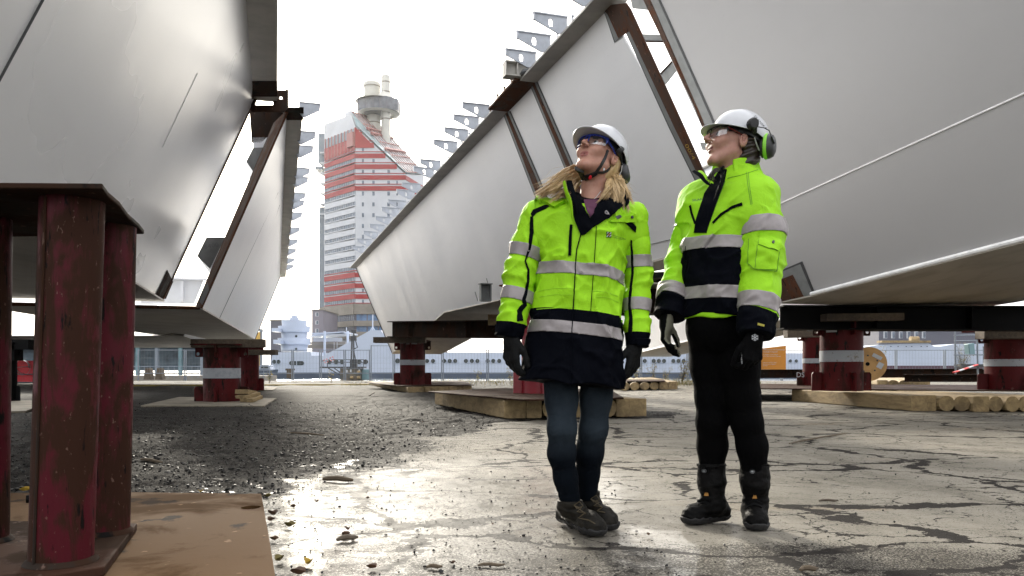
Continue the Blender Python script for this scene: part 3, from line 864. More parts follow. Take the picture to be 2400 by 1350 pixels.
# dark stand glimpsed left of the trestle pipes
dg_ = stand('black stand glimpsed between the trestle pipes at far left', 18, 950, 16.2, .17, 1.2, .03, None, None, M_BLK, yaw=.0)
mb = MB(); mb.box(U(45, 808, 16.2), .55, .3, .2); mb.box(U(28, 828, 16.2), .28, .3, .3); obj('head_beam', mb, M_BLK, dg_)

# ---- under the long girder
c0, cl, cr = GZ(956, 921), GZ(866, 903), GZ(1106, 917)
timber_mat('pale squared timber in the low mat under the stand left of the blonde woman', 'timbers under the far red stand', c0, cl, cr, 8, .17)
slab('rusty_plate', 'thin rusty plate on the low timber mat beside the ship', 'steel plate', [GZ(x, y, .2) for x, y in ((855, 896), (935, 904), (1110, 902), (1085, 893))], .02, M_BPL)
stand('red pipe stand with a scuffed white band, carrying a black I-beam', 967, 893, 24.5, .39, 1.54, .2, (.45, .57), M_WBAND, yaw=.0, labels=((.05, 1.36, .34, .24), (-.75, 1.40, .3, .26)))
ibeam('support_girder', 'black I-beam on the white-banded stand under the long girder', U(920, 772, 23.6), U(1330, 772, 19.0), .4, .47, M_DRUST, (.14, .5))
beam_box('support_beam', 'grey plank wedge under the black I-beam', 'timber beam', U(877, 797, 23.6), U(998, 797, 23.6), .4, .17, M_TIMD)
ibeam('steel_post', 'brown steel post end beside the blonde woman’s sleeve', U(1188, 668, 13.6) - ZUP * .3, U(1188, 668, 13.6) + Vector((.9, 2., -.3)), .3, .62, M_RUST)
mb = MB(); lb_ = U(1138, 706, 16.5)
mb.box(lb_ + ZUP * .17, .22, .02, .36, rz=.35); mb.box(lb_ + ZUP * .35 + Vector((0, -.08, 0)), .26, .18, .02, rz=.35)
for s_ in (-.1, .1): mb.box(lb_ + ZUP * .17 + Vector((s_, -.06, 0)), .02, .12, .34, rz=.35)
mb.tube([lb_ + Vector((-.22, 0, .2)), lb_ + Vector((-.16, 0, 0))], .008, 5); mb.tube([lb_ + Vector((.05, 0, .36)), lb_ + Vector((.02, 0, .48))], .008, 5)
props(obj('lifting_bracket', mb, M_PRIM), 'small grey lifting bracket on the lower edge of the long girder', 'bracket')
beam_box('support_beam', 'pale wood packing block under the long girder beside the blonde woman', 'wood block', U(1144, 750, 20), U(1178, 750, 20), .3, .26, M_TIM)

c0, cl, cr = GZ(1182, 981), GZ(1018, 947), GZ(1519, 976)
timber_mat('thick pale timber in the mat behind the blonde woman’s legs', 'timbers under the rust plate behind the women', c0, cl, cr, 9, .26, 0, [1.5, 1.05, 1.1, 1, 1.1, .9, 1.1, .9, 1.35], (2, 3, 6))
zz = .285
slab('rusty_plate', 'rust-edged steel plate on the timber mat behind the blonde woman', 'steel plate', [GZ(x, y, zz) for x, y in ((1003, 917), (1226, 936), (1462, 932), (1430, 912), (1180, 909))], .022, M_BPL)
stand('bright red stand mostly hidden behind the blonde woman’s long jacket', 1262, 925, 13.0, .28, 1.7, zz, None, None, mat('fresh red paint', (.20, .005, .014), .4), yaw=.15)
c0, cl, cr = GZ(1452, 916), GZ(1440, 897), GZ(1588, 912)
timber_mat('short pale timber in the low mat between the two women', 'timbers between the two women', c0, cl, cr, 6, .26, 0, None, (0, 1, 2, 3))
slab('rusty_plate', 'thin plate on the low mat between the two women', 'steel plate', [GZ(x, y, .29) for x, y in ((1420, 893), (1560, 893), (1555, 889), (1420, 889))], .02, M_BPL)
# dark beams under the long girder, between the women
ibeam('support_girder', 'long dark beam between the women, under the long girder', U(1455, 700, 14.5), U(1660, 690, 13.5), .5, .62, M_DRUST)
beam_box('support_beam', 'dark packing timber over the beam between the women', 'timber beam', U(1450, 655, 15), U(1650, 650, 14.5), .4, .2, M_BLK)

# ---- under the near girder on the right
c0, cl, cr = GZ(2133, 963), GZ(1740, 930), GZ(2500, 967)
timber_mat('heavy pale timber in the mat under the red stand at right', 'timbers under the right hand stand', c0, c0 + (cl - c0) * .62, cr, 10, .255, 0, [1.15, .7, 1.1, 1.15, 1.05, .95, .95, 1, 1, 1], (2, 3, 5, 6, 7))
slab('rusty_plate', 'dark edged steel plate on the timber mat at right', 'steel plate', [GZ(x, y, .275) for x, y in ((1700, 909), (2150, 913), (2500, 917), (2500, 903), (1700, 899))], .02, M_BPL)
stand('red stand with a torn white band, in front, right of the dark-haired woman', 1972, 905, 14.6, .375, 1.55, .28, (.42, .58), M_WBAND, yaw=.05, labels=((-.85, 1.17, .2, .2), (.25, 1.15, .05, .06), (.36, 1.15, .05, .06)))
stand('red stand with a yellowed band, behind the torn-banded stand', 1915, 890, 19.5, .34, 1.66, .22, (.42, .50), M_WBAND, yaw=.05)
mb = MB(); flat_text(mb, 'DS', .17, U(1866, 884, 19.1) + Vector((0, 0, 0)), Vector((1, 0, 0)), ZUP)
ds = props(obj('stencil_lettering', mb, M_LBL), 'white letters DS stencilled on the yellow-banded stand', 'lettering')
ds.parent = [o for o in COL.objects if o.get('label', '').startswith('red stand with a yellowed')][0]; ds.matrix_parent_inverse = Matrix.Translation(-ds.parent.location)
del ds['category']; del ds['label']
stand('shaded dark red stand cut by the right edge', 2368, 895, 15.6, .45, 1.42, .28, (.40, .52), M_WBAND, M_PIPR, yaw=.05)
ibeam('support_girder', 'long black beam under the near girder at right', U(1828, 745, 14.3), U(2560, 748, 14.0), .5, .43, M_BLK, (.3, .6))
ibeam('support_girder', 'second black beam behind the long one at right', U(1900, 752, 17), U(2620, 752, 17), .4, .44, M_BLK)
beam_box('support_beam', 'split grey timber on the torn-banded stand', 'timber beam', U(1930, 745, 14.0), U(2110, 743, 14.0), .3, .13, M_TIMD)
beam_box('support_beam', 'grey timber on the yellow-banded stand', 'timber beam', U(1841, 783, 18.4), U(1930, 781, 18.4), .3, .18, M_TIMD)
beam_box('support_beam', 'dark timber on the shaded stand at the right edge', 'timber beam', U(2296, 785, 15.2), U(2500, 785, 15.0), .4, .16, M_TIMD)
c0, cl, cr = GZ(2056, 906), GZ(2020, 895), GZ(2180, 905)
timber_mat('short timber in the far mat beside the cable reel', 'timbers beside the cable reel', c0, cl, cr, 5, .25, 0, None, (1, 2))
ibeam('rail_beam', 'long brown beam lying on the ground behind the red stands', U(1775, 876, 32), U(2340, 874, 30), .4, .34, M_DRUST, group='brown beams on the ground')
ibeam('rail_beam', 'nearer brown beam lying in front of the scaffold', U(2120, 886, 23), U(2420, 886, 22), .4, .22, M_DRUST, group='brown beams on the ground')

# ================================================================== far bank: tower and buildings
DT = 260.
T0, T1, T2, T3 = U(760, HZ, 274), U(833, HZ, DT), U(950, HZ, DT), U(993, HZ, 276)
zt = lambda y, D=DT: CH + (HZ - y) * D / F
TW = thing('tower_block', 'tall red and white office tower with a slanted glass roof', 'tower', (T1.x, T1.y, 0))
mb = MB()
b = [Vector((q_.x, q_.y, -.3)) for q_ in (T0, T1, T2, T3)] + [Vector((-52, 300, -.3)), Vector((-70, 296, -.3))]
hts = [zt(291, 274), zt(298), zt(409), zt(412, 276), zt(412, 276), zt(291, 274)]
tops = [Vector((q_.x, q_.y, h)) for q_, h in zip(b, hts)]
apex = U(823, 268, 264); rear = U(876, 284, 282)
vs = b + tops + [apex, rear]
mb.add(vs, [(0, 1, 7, 12, 6), (1, 2, 8, 7), (2, 3, 9, 8), (3, 4, 10, 9), (4, 5, 11, 10), (5, 0, 6, 11), (6, 12, 13, 11), (11, 13, 10), (12, 7, 8), (12, 8, 9, 13), (13, 9, 10)])
obj('walls', mb, M_TWHT, TW)
mb = MB(); o_ = Vector((.3, -.3, .5))
mb.prism([apex + o_, tops[1] + o_, tops[2] + o_, tops[3] + o_, rear + o_], (.05, .0, .15)); obj('glass_roof', mb, M_ROOFG, TW)
mb = MB(); o_ = Vector((.4, -.4, .8))
def onroof(u, v): return (apex * (1 - u) + rear * u) * (1 - v) + (tops[2] * (1 - u) + tops[3] * u) * v + o_
for v in (.0, .2, .28, .36, .5, .62, .72, .84, 1.):
    mb.tube([onroof(0, v), onroof(1, v)], .55 if v in (.28, .36, .62) else .16, 4)
for u in np.linspace(0, 1, 9): mb.tube([onroof(u, 0), onroof(u, 1)], .12, 4)
obj('roof_frame', mb, M_ROOFP, TW)


def face(A, B):
    d = (B - A); L = d.length; d.normalize(); nn = Vector((d.y, -d.x, 0))
    if nn.y > 0: nn = -nn
    return A, d, L, nn


def band(mb, fc, u0, u1, z0, z1, proud=.15, m=0):
    A, d, L, nn = fc
    p = Vector((A.x, A.y, 0))
    q_ = [p + d * (u0 * L), p + d * (u1 * L), p + d * (u1 * L) + nn * proud, p + d * (u0 * L) + nn * proud]
    mb.hexa([x + ZUP * z0 for x in q_], [x + ZUP * z1 for x in q_], m)


fl, ff, fs_ = face(T0, T1), face(T1, T2), face(T2, T3)
FH = 25.35 * DT / F
zc = zt(441.5)                                         # a red band's middle
for k in range(-12, 6):
    z = zc + k * FH
    if z < zt(724): continue
    redz = (z > zt(455)) or (z < zt(640))
    top = zt(300)
    mr = M_TRED if redz else M_TWHT
    xr = min(1., (T2.x - T1.x) and 1.)
    ymid = HZ - (z - CH) * F / DT
    uR = 1. if ymid > 412 else max(.06, (ymid - 300) / (409 - 300.))
    if z < top:
        mb = MB(); band(mb, ff, 0, uR, z - .75, z + .75, .18); band(mb, ff, 0, uR, z + 1.25, z + 1.5, .18)
        obj('facade_band', mb, M_TRED if redz else M_TGRY, TW) if redz else None
        mb = MB()
        for u in ((.13, .17), (.34, .385), (.64, .69), (.82, .85)):
            if u[1] < uR: band(mb, ff, u[0], u[1], z - 2.35, z - 1.05, .1)
        obj('window_row', mb, M_TGL, TW)
    if z < zt(330):
        mb = MB(); band(mb, fl, 0.02, 1., z - .75, z + .9, .25); band(mb, fl, 0.02, 1, z + 1.35, z + 1.6, .25); obj('facade_band', mb, mr, TW)
        mb = MB(); band(mb, fl, 0.02, 1., z - 2.2, z - .75, .08); 
        for u in np.linspace(.06, .98, 14): band(mb, fl, u, u + .018, z - 2.2, z - .75, .16, 1)
        obj('window_row', mb, [M_TGL, M_TGRY], TW)
    if ymid > 408:
        mb = MB(); band(mb, fs_, 0, 1, z - .75, z + .75, .18); obj('facade_band', mb, mr, TW)
mb = MB()
A, d, L, nn = ff
e_ = nn * .2
mb.prism([tops[1] + e_, (tops[1] * .62 + tops[2] * .38) + e_ - ZUP * .6, Vector(((tops[1] * .62 + tops[2] * .38).x, T1.y, zt(347))) + e_, Vector((T1.x, T1.y, zt(347))) + e_], nn * .05)
obj('crown_panel', mb, M_TRED, TW)
mb = MB(); band(mb, fl, .02, 1., zt(352), zt(322), .2); obj('crown_panel', mb, M_TRED, TW)
mb = MB(); band(mb, fl, .02, 1., zt(321), zt(300), .12); obj('crown_glass', mb, M_TGRY, TW)
mb = MB()
for u in np.linspace(.04, .98, 10): band(mb, fl, u, u + .02, zt(352), zt(299), .3)
obj('mullions', mb, M_ROOFP, TW)
mb = MB(); band(mb, fl, .80, .98, zt(342), zt(309), .9); obj('facade_box', mb, M_ROOFP, TW)
mb = MB(); mb.box(U(764, 400, 279) + Vector((-1.6, 0, 0)), 2.6, 8, 1); mb.box(Vector((-67.1, 281, 78.5)), 2.2, 6, 10.5); mb.box(Vector((-67.0, 283, 29)), 2.2, 8, 58); obj('stair_tower', mb, M_TGRY, TW)
mb = MB()
for k in range(12): mb.box(Vector((-65.3, 278.2, zt(700) + k * FH)), 1.5, .6, 1.6)
obj('window_row', mb, M_TGL, TW)
mb = MB()
for k in range(7): mb.box(Vector((-65.8, 277, zt(480) + k * FH)), 2.2, 3.5, .5)
obj('balconies', mb, M_TWHT, TW)
# concrete podium
f0, f1, f2 = T0 + Vector((-.8, .4, 0)), T1 + Vector((.2, -.6, 0)), T2 + Vector((14, -.6, 0))
pl_, pf_ = face(f0, f1), face(f1, f2)
for z0, z1 in ((zt(737), zt(713)), (zt(765), zt(752)), (zt(795), zt(778)), (-.3, zt(810))):
    mb = MB(); band(mb, pl_, -.02, 1, z0, z1, .9); band(mb, pf_, -.01, 1, z0, z1, .9); obj('podium_band', mb, M_CONC, TW)
for z0, z1 in ((zt(752), zt(737)), (zt(778), zt(765))):
    mb = MB(); band(mb, pl_, .12, 1, z0, z1, .3); obj('window_row', mb, M_TGL, TW)
    mb = MB(); band(mb, pf_, 0, 1, z0, z1, .3); obj('window_row', mb, M_TGB, TW)
    mb = MB()
    for u in np.linspace(.13, .98, 15): band(mb, pl_, u, u + .022, z0, z1, .4)
    for u in np.linspace(.0, .97, 9): band(mb, pf_, u, u + .012, z0, z1, .4)
    obj('mullions', mb, M_DGREY, TW)
# lookout tubes
LK = U(880, HZ, 272)
tl = thing('lookout_tower', 'pair of cream lookout tubes with an octagonal cabin above the red tower', 'lookout tower', (LK.x, LK.y, 60))
Zl = lambda y: CH + (HZ - y) * 272 / F
Xl = lambda x: (x - 1200) * 272 / F
cA, cB_ = Vector((Xl(874), 274, 0)), Vector((Xl(905.5), 271, 0))
mb = MB(); mb.lathe([(2.3, Zl(420)), (2.3, Zl(268))], cA, 24); obj('tube', mb, M_CREAM, tl)
mb = MB(); mb.lathe([(1.5, Zl(420)), (1.5, Zl(184)), (1.35, Zl(179.5)), (.7, Zl(177.5)), (0, Zl(177))], cB_, 24); obj('tube', mb, M_CREAM, tl)
mb = MB(); mb.lathe([(2.2, Zl(236)), (2.85, Zl(228)), (2.85, Zl(202)), (3.0, Zl(201)), (3.0, Zl(192)), (2.4, Zl(188)), (0, Zl(186))], cA + Vector((-.6, 0, 0)), 24); obj('upper_drum', mb, M_CREAM, tl)
mb = MB(); mb.lathe([(2.88, Zl(201.5)), (3.05, Zl(201)), (3.05, Zl(199)), (2.88, Zl(198.5))], cA + Vector((-.6, 0, 0)), 24); obj('dark_ring', mb, M_CONC, tl)
for c_, y_ in ((cB_, 282), (cB_, 196), (cB_, 219), (cA, 285)):
    r_ = 2.33 if c_ is cA else 1.53
    mb = MB(); mb.lathe([(r_ - .05, Zl(y_ + 1.6)), (r_, Zl(y_ + 1.5)), (r_, Zl(y_ - 1.5)), (r_ - .05, Zl(y_ - 1.6))], c_, 24); obj('dark_ring', mb, M_CONC, tl)
oc = [(Xl(x), y) for x, y in ((836, 274), (842, 270), (880, 267.2), (911, 267.2), (934, 270), (935, 275), (922, 279), (850, 279))]
mb = MB(); mb.prism([(x, y, Zl(264)) for x, y in oc], (0, 0, Zl(236) - Zl(264))); obj('cabin', mb, mat('smoked cabin glazing', (.12, .13, .16), .3, var=.4, scale=.5), tl)
mb = MB()
for (x, y), (x2, y2) in zip(oc, oc[1:]):
    for k in (0, .5): mb.tube([(x + (x2 - x) * k, y + (y2 - y) * k - .03, Zl(264)), (x + (x2 - x) * k, y + (y2 - y) * k - .03, Zl(236))], .1, 4)
obj('mullions', mb, M_DGREY, tl)
cx = Vector((Xl(885), 273, 0))
mb = MB(); mb.lathe([(4.8, Zl(264)), (5.6, Zl(268)), (7.0, Zl(265))], cx, 20); obj('cabin_floor', mb, M_CREAM, tl)
mb = MB(); mb.lathe([(3.6, Zl(236)), (1.6, Zl(221)), (1.5, Zl(219))], cB_ + Vector((-.3, 0, 0)), 16); mb.lathe([(7.2, Zl(237)), (3.0, Zl(231)), (2.4, Zl(228))], cx + Vector((-.6, 0, 0)), 16); obj('cabin_roof', mb, M_CREAM, tl)
mb = MB(); dm_ = U(822, 272, 276)
mb.lathe([(2.1, -1.5), (2.1, .4), (1.7, 1.2), (.8, 1.75), (0, 1.9)], dm_, 20); props(obj('radar_dome', mb, M_TWHT), 'round white dome on the tower roof', 'dome')


def block(name, label, x0, x1, y, D, dep, m, wins=(), cat='building'):
    a_, b_ = U(x0, y, D), U(x1, y, D)
    g = thing(name, label, cat, ((a_.x + b_.x) / 2, D, 0))
    mb = MB(); mb.hexa([(a_.x, D, -.3), (b_.x, D, -.3), (b_.x, D + dep, -.3), (a_.x, D + dep, -.3)], [(a_.x, D, a_.z), (b_.x, D, a_.z), (b_.x, D + dep, a_.z), (a_.x, D + dep, a_.z)]); obj('walls', mb, m, g)
    mb = MB(); mb.box(((a_.x + b_.x) / 2, D + dep / 2, a_.z + .15), b_.x - a_.x + .6, dep + .6, .3); obj('roof', mb, M_CONC, g)
    for wx, wy, ww, wh in wins:
        c_ = U(wx, wy, D - .06); mb = MB(); mb.box(c_, ww * D / F, .1, wh * D / F); o = obj('window', mb, M_TWHT, g)
        mb = MB(); mb.box(c_ + Vector((.12 * ww * D / F, -.08, 0)), ww * D / F * .6, .06, wh * D / F * .86); q_ = obj('pane', mb, M_TGL); q_.parent = o; q_.matrix_parent_inverse = Matrix.Identity(4)
    return g


block('apartment_block', 'narrow lilac grey block with small windows beside the tower foot', 731, 757, 727, 240, 20, M_LILAC, [(743, y, 8, 9) for y in (737, 756, 775, 794)])
block('office_block', 'dark grey flat-fronted block behind the round white superstructure', 634, 664, 752, 200, 15, M_DGREY)
block('harbour_shed', 'grey-blue harbour building far behind the right hand ship', 2060, 2330, 770, 150, 20, M_DGREY, [(x, 785, 9, 16) for x in range(2075, 2180, 18)])

# ================================================================== ships
DS_ = 85.
WL = -.3


def hull(name, label, out, D, dep, m, band_y, bandm, x0, x1):
    g = thing(name, label, 'ship', U((x0 + x1) / 2, 890, D))
    P = [U(x, y, D) for x, y in out]
    P = [Vector((p_.x, p_.y, max(p_.z, WL))) for p_ in P]
    mb = MB(); mb.prism(P, (0, dep, 0)); obj('hull', mb, m, g)
    a_, b_ = U(x0, band_y, D), U(x1, band_y, D)
    mb = MB(); mb.box(((a_.x + b_.x) / 2, D + dep / 2, (a_.z + WL) / 2), b_.x - a_.x, dep + .16, a_.z - WL); obj('boot_top', mb, bandm, g)
    return g


ship = hull('white_ship', 'long white ship with portholes moored across the water', [(638, 900), (636, 846), (640, 826), (728, 824), (730, 834), (757, 834), (792, 816), (868, 774), (893, 774), (912, 800), (930, 826), (1960, 828), (1960, 900)], DS_, 10, M_SHIP, 873, M_SHIPB, 638, 1958)
pp = [(643, 5), (653, 5), (772, 6), (788, 6), (802, 6), (842, 6), (857, 6), (932, 6), (1001, 5), (1015, 5), (1041, 5), (1054, 5), (1067, 5), (1092, 5), (1106, 5), (1119, 5), (1143, 5), (1156, 5), (1170, 5), (1195, 5), (1208, 5), (1490, 5), (1511, 5), (1532, 5), (1544, 5), (1556, 5), (1578, 5), (1590, 5), (1602, 5), (1852, 4), (1866, 4)]
for x, r_ in pp:
    c_ = U(x, 848 if x < 900 else 846, DS_ - .04); rr = r_ * DS_ / F
    mb = MB(); mb.lathe([(rr * 1.18, -.03), (rr * 1.18, .05), (rr, .06)], c_, 14, ax=(Vector((1, 0, 0)), ZUP, Vector((0, -1, 0)))); o = obj('porthole', mb, M_SHIP, ship)
    mb = MB(); mb.lathe([(rr, .03), (0, .031)], c_, 14, ax=(Vector((1, 0, 0)), ZUP, Vector((0, -1, 0)))); q_ = obj('pane', mb, M_PORT); q_.parent = o; q_.matrix_parent_inverse = Matrix.Identity(4)
for x in (686, 704):
    c_ = U(x, 851, DS_ - .05); s_ = -1 if x < 695 else 1
    pr = [(-.38, -.22), (.38, -.22), (.38, .22), (-.38, .22)]
    rr = .22
    mb = MB(); mb.prism([c_ + Vector((s_ * u, 0, v)) for u, v in [(-.36, -.22), (.2, -.22), (.34, -.15), (.40, 0), (.34, .15), (.2, .22), (-.36, .22)]], (0, .04, 0)); obj('window', mb, M_PORT, ship)
sc_ = U(690, HZ, DS_ + 5); S5 = (DS_ + 5) / F
Zs = lambda y: CH + (HZ - y) * S5
for i, (y0, y1, rad, m_) in enumerate(((824, 808, 31, M_SHIP), (808, 793, 38, M_SHIP), (793, 779, 30, M_SHIP), (779, 765, 37, M_SHIP), (766, 751, 29, M_SHIP), (751, 744, 11, M_SHIP), (744, 739, 7, M_SHIP))):
    mb = MB(); mb.lathe([(0, Zs(y0)), (rad * S5 * .96, Zs(y0)), (rad * S5, Zs(y1)), (0, Zs(y1))], Vector((sc_.x, sc_.y, 0)), 36); obj('superstructure_tier', mb, m_, ship)
for y in (788, 818):
    c_ = U(694, y, DS_ + 5 - 31 * S5 - .05); rr = 3 * S5
    mb = MB(); mb.lathe([(rr, 0), (0, .01)], c_, 12, ax=(Vector((1, 0, 0)), ZUP, Vector((0, -1, 0)))); obj('porthole', mb, M_PORT, ship)
for x, y0, y1, dx in ((655, 806, 797, 16), (650, 778, 770, 14)):
    mb = MB(); mb.box(U(x, (y0 + y1) / 2, DS_ + 3), dx * S5, 2, (y0 - y1) * S5); obj('bridge_wing', mb, M_SHIP, ship)
mb = MB()
mb.prism([U(722, 786, DS_ + 7), U(815, 778, DS_ + 7), U(815, 781, DS_ + 7), U(722, 789, DS_ + 7)], (0, 6, 0)); mb.prism([U(722, 781, DS_ + 7), U(806, 777, DS_ + 7), U(806, 782, DS_ + 7), U(740, 785, DS_ + 7)], (0, 6, 0)); obj('awning', mb, M_SHIP, ship)
mb = MB()
for x in (761, 815): mb.tube([U(x, 836, DS_ + 6), U(x, 776, DS_ + 6)], .14, 8)
obj('awning_posts', mb, M_SHIP, ship)
mb = MB(); mb.box(U(765, 804, DS_ + 8), 90 * S5, .1, 5 * S5); mb.box(U(765, 812, DS_ + 10), 90 * S5, .3, 10 * S5); obj('upper_deck', mb, M_CONC, ship)
mb = MB(); mb.box(U(768, 796, DS_ + 8), 70 * S5, .1, 9 * S5); obj('deck_rail', mb, M_TWHT, ship)
mb = MB(); mb.tube([U(873.5, 775, DS_ + 2), U(873.5, 737, DS_ + 2)], .07, 6)
for s_ in (-6, 6): mb.tube([U(873.5 + s_, 776, DS_ + 2), U(873.5, 766, DS_ + 2)], .05, 5)
mb.tube([U(812, 775, DS_ + 2), U(812, 767, DS_ + 2)], .05, 6)
obj('signal_mast', mb, M_SHIP, ship)
mb = MB()
for x in (790, 783): mb.tube([U(x, 836, DS_ - .3), U(x, 802, DS_ - .3)], .03, 5)
obj('ladder', mb, M_TWHT, ship)

s2 = hull('white_ship', 'white ship with a maroon boot top, seen at right beneath the black beam', [(2030, 900), (2020, 815), (2060, 808), (2175, 804), (2190, 812), (2205, 812), (2240, 806), (2330, 806), (2340, 900)], 70, 9, M_SHIP, 857, M_PURP, 2030, 2338)
mb = MB(); mb.box(U(2118, 801, 70.3), 115 * 70 / F, 1, 5 * 70 / F); obj('wooden_bulwark', mb, M_TIM, s2)
mb = MB(); mb.lathe([(.0, 0), (.26, 0), (.26, .75), (0, .75)], U(2133, 795, 72), 16, ax=(Vector((0, 1, 0)), ZUP, Vector((1, 0, 0)))); obj('deck_drum', mb, M_TIM, s2)
mb = MB()
for x in (2124, 2137, 2159, 2173, 2105, 2088): mb.box(U(x, 812, 69.9), .07, .05, .07)
obj('mooring_eyes', mb, M_BLK, s2)

# ================================================================== fence along the quay
FY = 43.
px_ = [322, 434, 560, 686, 751, 808, 868, 923, 1037, 1143, 1250, 1360, 1502, 1612, 1716, 1832, 1950, 2100, 2214, 2335]
mesh_m = M_GALV
for i, (a_, b_) in enumerate(zip(px_, px_[1:])):
    p0, p1 = GZ(a_ + 2, 893, -.02), GZ(b_ - 2, 893, -.02)
    p0, p1 = U(a_ + 2, 892, FY), U(b_ - 2, 892, FY)
    z0, z1 = .04, 1.74 if not (860 < a_ < 870) else 1.98
    g = thing('fence_panel', 'mesh fence panel on the quay, one of the run in front of the ships', 'fence', (p0.x, FY, 0), 'temporary mesh fence along the quay')
    A_, B_ = Vector((p0.x, FY, 0)), Vector((p1.x, FY, 0)); L_ = (B_ - A_).length
    mb = MB()
    for q_ in (A_, B_): mb.tube([q_ + ZUP * z0, q_ + ZUP * z1], .034, 6)
    for z in (z1 - .03, .45): mb.tube([A_ + ZUP * z, B_ + ZUP * z], .022, 6)
    obj('frame', mb, M_GALV, g)
    mb = MB()
    n_ = max(4, int(L_ / .16))
    for k in range(1, n_): q_ = A_ + (B_ - A_) * k / n_; mb.tube([q_ + ZUP * .45, q_ + ZUP * (z1 - .03)], .005, 3, cap=False)
    for z in (.72, 1.0, 1.28): mb.tube([A_ + ZUP * z, B_ + ZUP * z], .0035, 3, cap=False)
    obj('mesh_infill', mb, M_GALV, g)
beam_box('kerb_timber', 'long yellow-edged kerb timber on the ground in front of the fence', 'kerb', U(300, 905, 31.5), U(930, 902, 34), .3, .1, mat('yellowed kerb', (.45, .34, .10), .8, var=.4, scale=3.))

# ---- platform with rail beside the ship
pt = thing('quay_platform', 'dark steel mooring platform with railings in front of the white ship', 'platform', U(810, 890, 60))
DP = 60.; k_ = DP / F
mb = MB(); mb.box(U(805, 861, DP), 100 * k_, 1.4, 3.5 * k_); obj('deck', mb, M_DRIM, pt)
mb = MB()
for x in (757, 767, 806, 826, 852): mb.tube([U(x, 860, DP - .6), U(x, 843, DP - .6)], .03, 5)
for y in (843, 849): mb.tube([U(768, y, DP - .6), U(853, y, DP - .6)], .03, 5)
mb.tube([U(752, 846, DP - .6), U(768, 846, DP - .6)], .03, 5); mb.tube([U(753, 853, DP - .6), U(753, 862, DP - .6)], .03, 5)
obj('railing', mb, M_DRIM, pt)
mb = MB(); mb.box(U(825, 878, DP), 48 * k_, 1.2, 30 * k_); obj('pedestal', mb, mat('weathered dark steel', (.07, .075, .07), .7, var=.5, scale=2., col2=(.16, .12, .08)), pt)
mb = MB()
for q0, q1 in (((768, 862), (806, 884)), ((782, 862), (808, 880))): mb.tube([U(*q0, DP - .5), U(*q1, DP - .5)], .04, 5)
obj('brace', mb, M_DRIM, pt)
mb = MB()
for q0, q1, r_ in (((823, 860), (825, 790), .07), ((829, 860), (829, 778), .06), ((829, 782), (838, 815), .04), ((825, 778), (834, 774), .05), ((829, 818), (836, 815), .04), ((833, 795), (838, 815), .03), ((829, 822), (836, 852), .04)): mb.tube([U(*q0, DP), U(*q1, DP)], r_, 5)
mb.box(U(830, 777, DP), .35, .3, .25); mb.box(U(829, 793, DP), .4, .3, .35); mb.box(U(829, 853, DP), .5, .4, .6)
obj('davit_crane', mb, M_DRIM, pt)
mb = MB()
for x, y in ((822, 869), (842, 869), (813, 870)): mb.box(U(x, y, DP - .62), .1, .04, .2)
obj('notices', mb, M_LBL, pt)
for x, y in ((824, 885), (840, 885), (840, 872)):
    mb = MB(); mb.tube([U(x - 3, y, DP - .75), U(x + 4, y, DP - .75)], .11, 8); obj('fender', mb, M_TIM, pt)
mb = MB(); mb.box(U(858, 878, DP), .55, .5, .8); props(obj('switch_cabinet', mb, M_GREEN, bevel=.03), 'sea green cabinet beside the mooring platform', 'cabinet')
mb = MB(); mb.box(U(680, 876, 50), .35, .4, .55); mb.box(U(680, 866, 50), .5, .45, .12); mb.tube([U(682, 890, 50), U(682, 866, 50)], .08, 8); props(obj('bollard', mb, M_TIMD, bevel=.02), 'dark green mooring bollard on the quay beside the ship’s stern', 'bollard')
M_LBUOY = mat('lifebuoy red', (.55, .06, .05), .5)
for x, y, lb in ((778, 841, 'red and white lifebuoy on the platform rail, the upper one'), (764, 846, 'red and white lifebuoy on the platform rail, the lower one')):
    c_ = U(x, y, DP - .8); mb = MB()
    for k in range(8):
        pth = [c_ + Vector((math.cos(a), 0, math.sin(a))) * .15 for a in np.linspace(k * math.pi / 4, (k + 1) * math.pi / 4, 4)]
        mb.tube(pth, .035, 6, m=k % 2, cap=False)
    props(obj('lifebuoy', mb, [M_LBL, M_LBUOY]), lb, 'lifebuoy')

# ---- left background seen under the girders
lb_ = thing('quay_pavilion', 'pale blue-green glazed quay building with round columns, under the left girders', 'building', U(400, 890, 70))
DV = 70.
mb = MB(); mb.box(U(250, 838, DV + 3), 640 * DV / F, 5, 62 * DV / F); obj('glazing', mb, mat('milky blue glazing', (.10, .14, .17), .35, var=.5, scale=.9), lb_)
for x in (20, 110, 323, 368, 423, 474): 
    mb = MB(); mb.tube([U(x, 892, DV - 1), U(x, 800, DV - 1)], .19, 10); obj('column', mb, M_GREEN if x % 2 else M_TGRY, lb_)
mb = MB(); mb.box(U(250, 802, DV + 2), 660 * DV / F, 7, .5); obj('roof', mb, M_TGRY, lb_)
mb = MB()
for x in range(310, 640, 14): mb.tube([U(x, 886, 56), U(x, 858, 56)], .02, 4)
for y in (859, 868, 876): mb.tube([U(306, y, 56), U(640, y, 56)], .025, 5)
props(obj('quay_railing', mb, M_GALV), 'thin grey railing along the jetty, seen under the far left girder', 'railing')
mb = MB(); mb.box(U(470, 888, 58), 330 * 58 / F, 3., .5); props(obj('jetty', mb, M_CONC), 'low concrete jetty behind the fence at left', 'jetty')
for x, lb in ((345, 'dark mooring pile left of the ladder under the girder'), (372, 'second dark mooring pile under the girder')):
    mb = MB(); mb.prism([U(x - 9, 890, 52), U(x + 9, 890, 52), U(x + 4, 862, 52), U(x - 4, 862, 52)], (0, .5, 0)); props(obj('mooring_pile', mb, M_TIMD), lb, 'mooring pile')
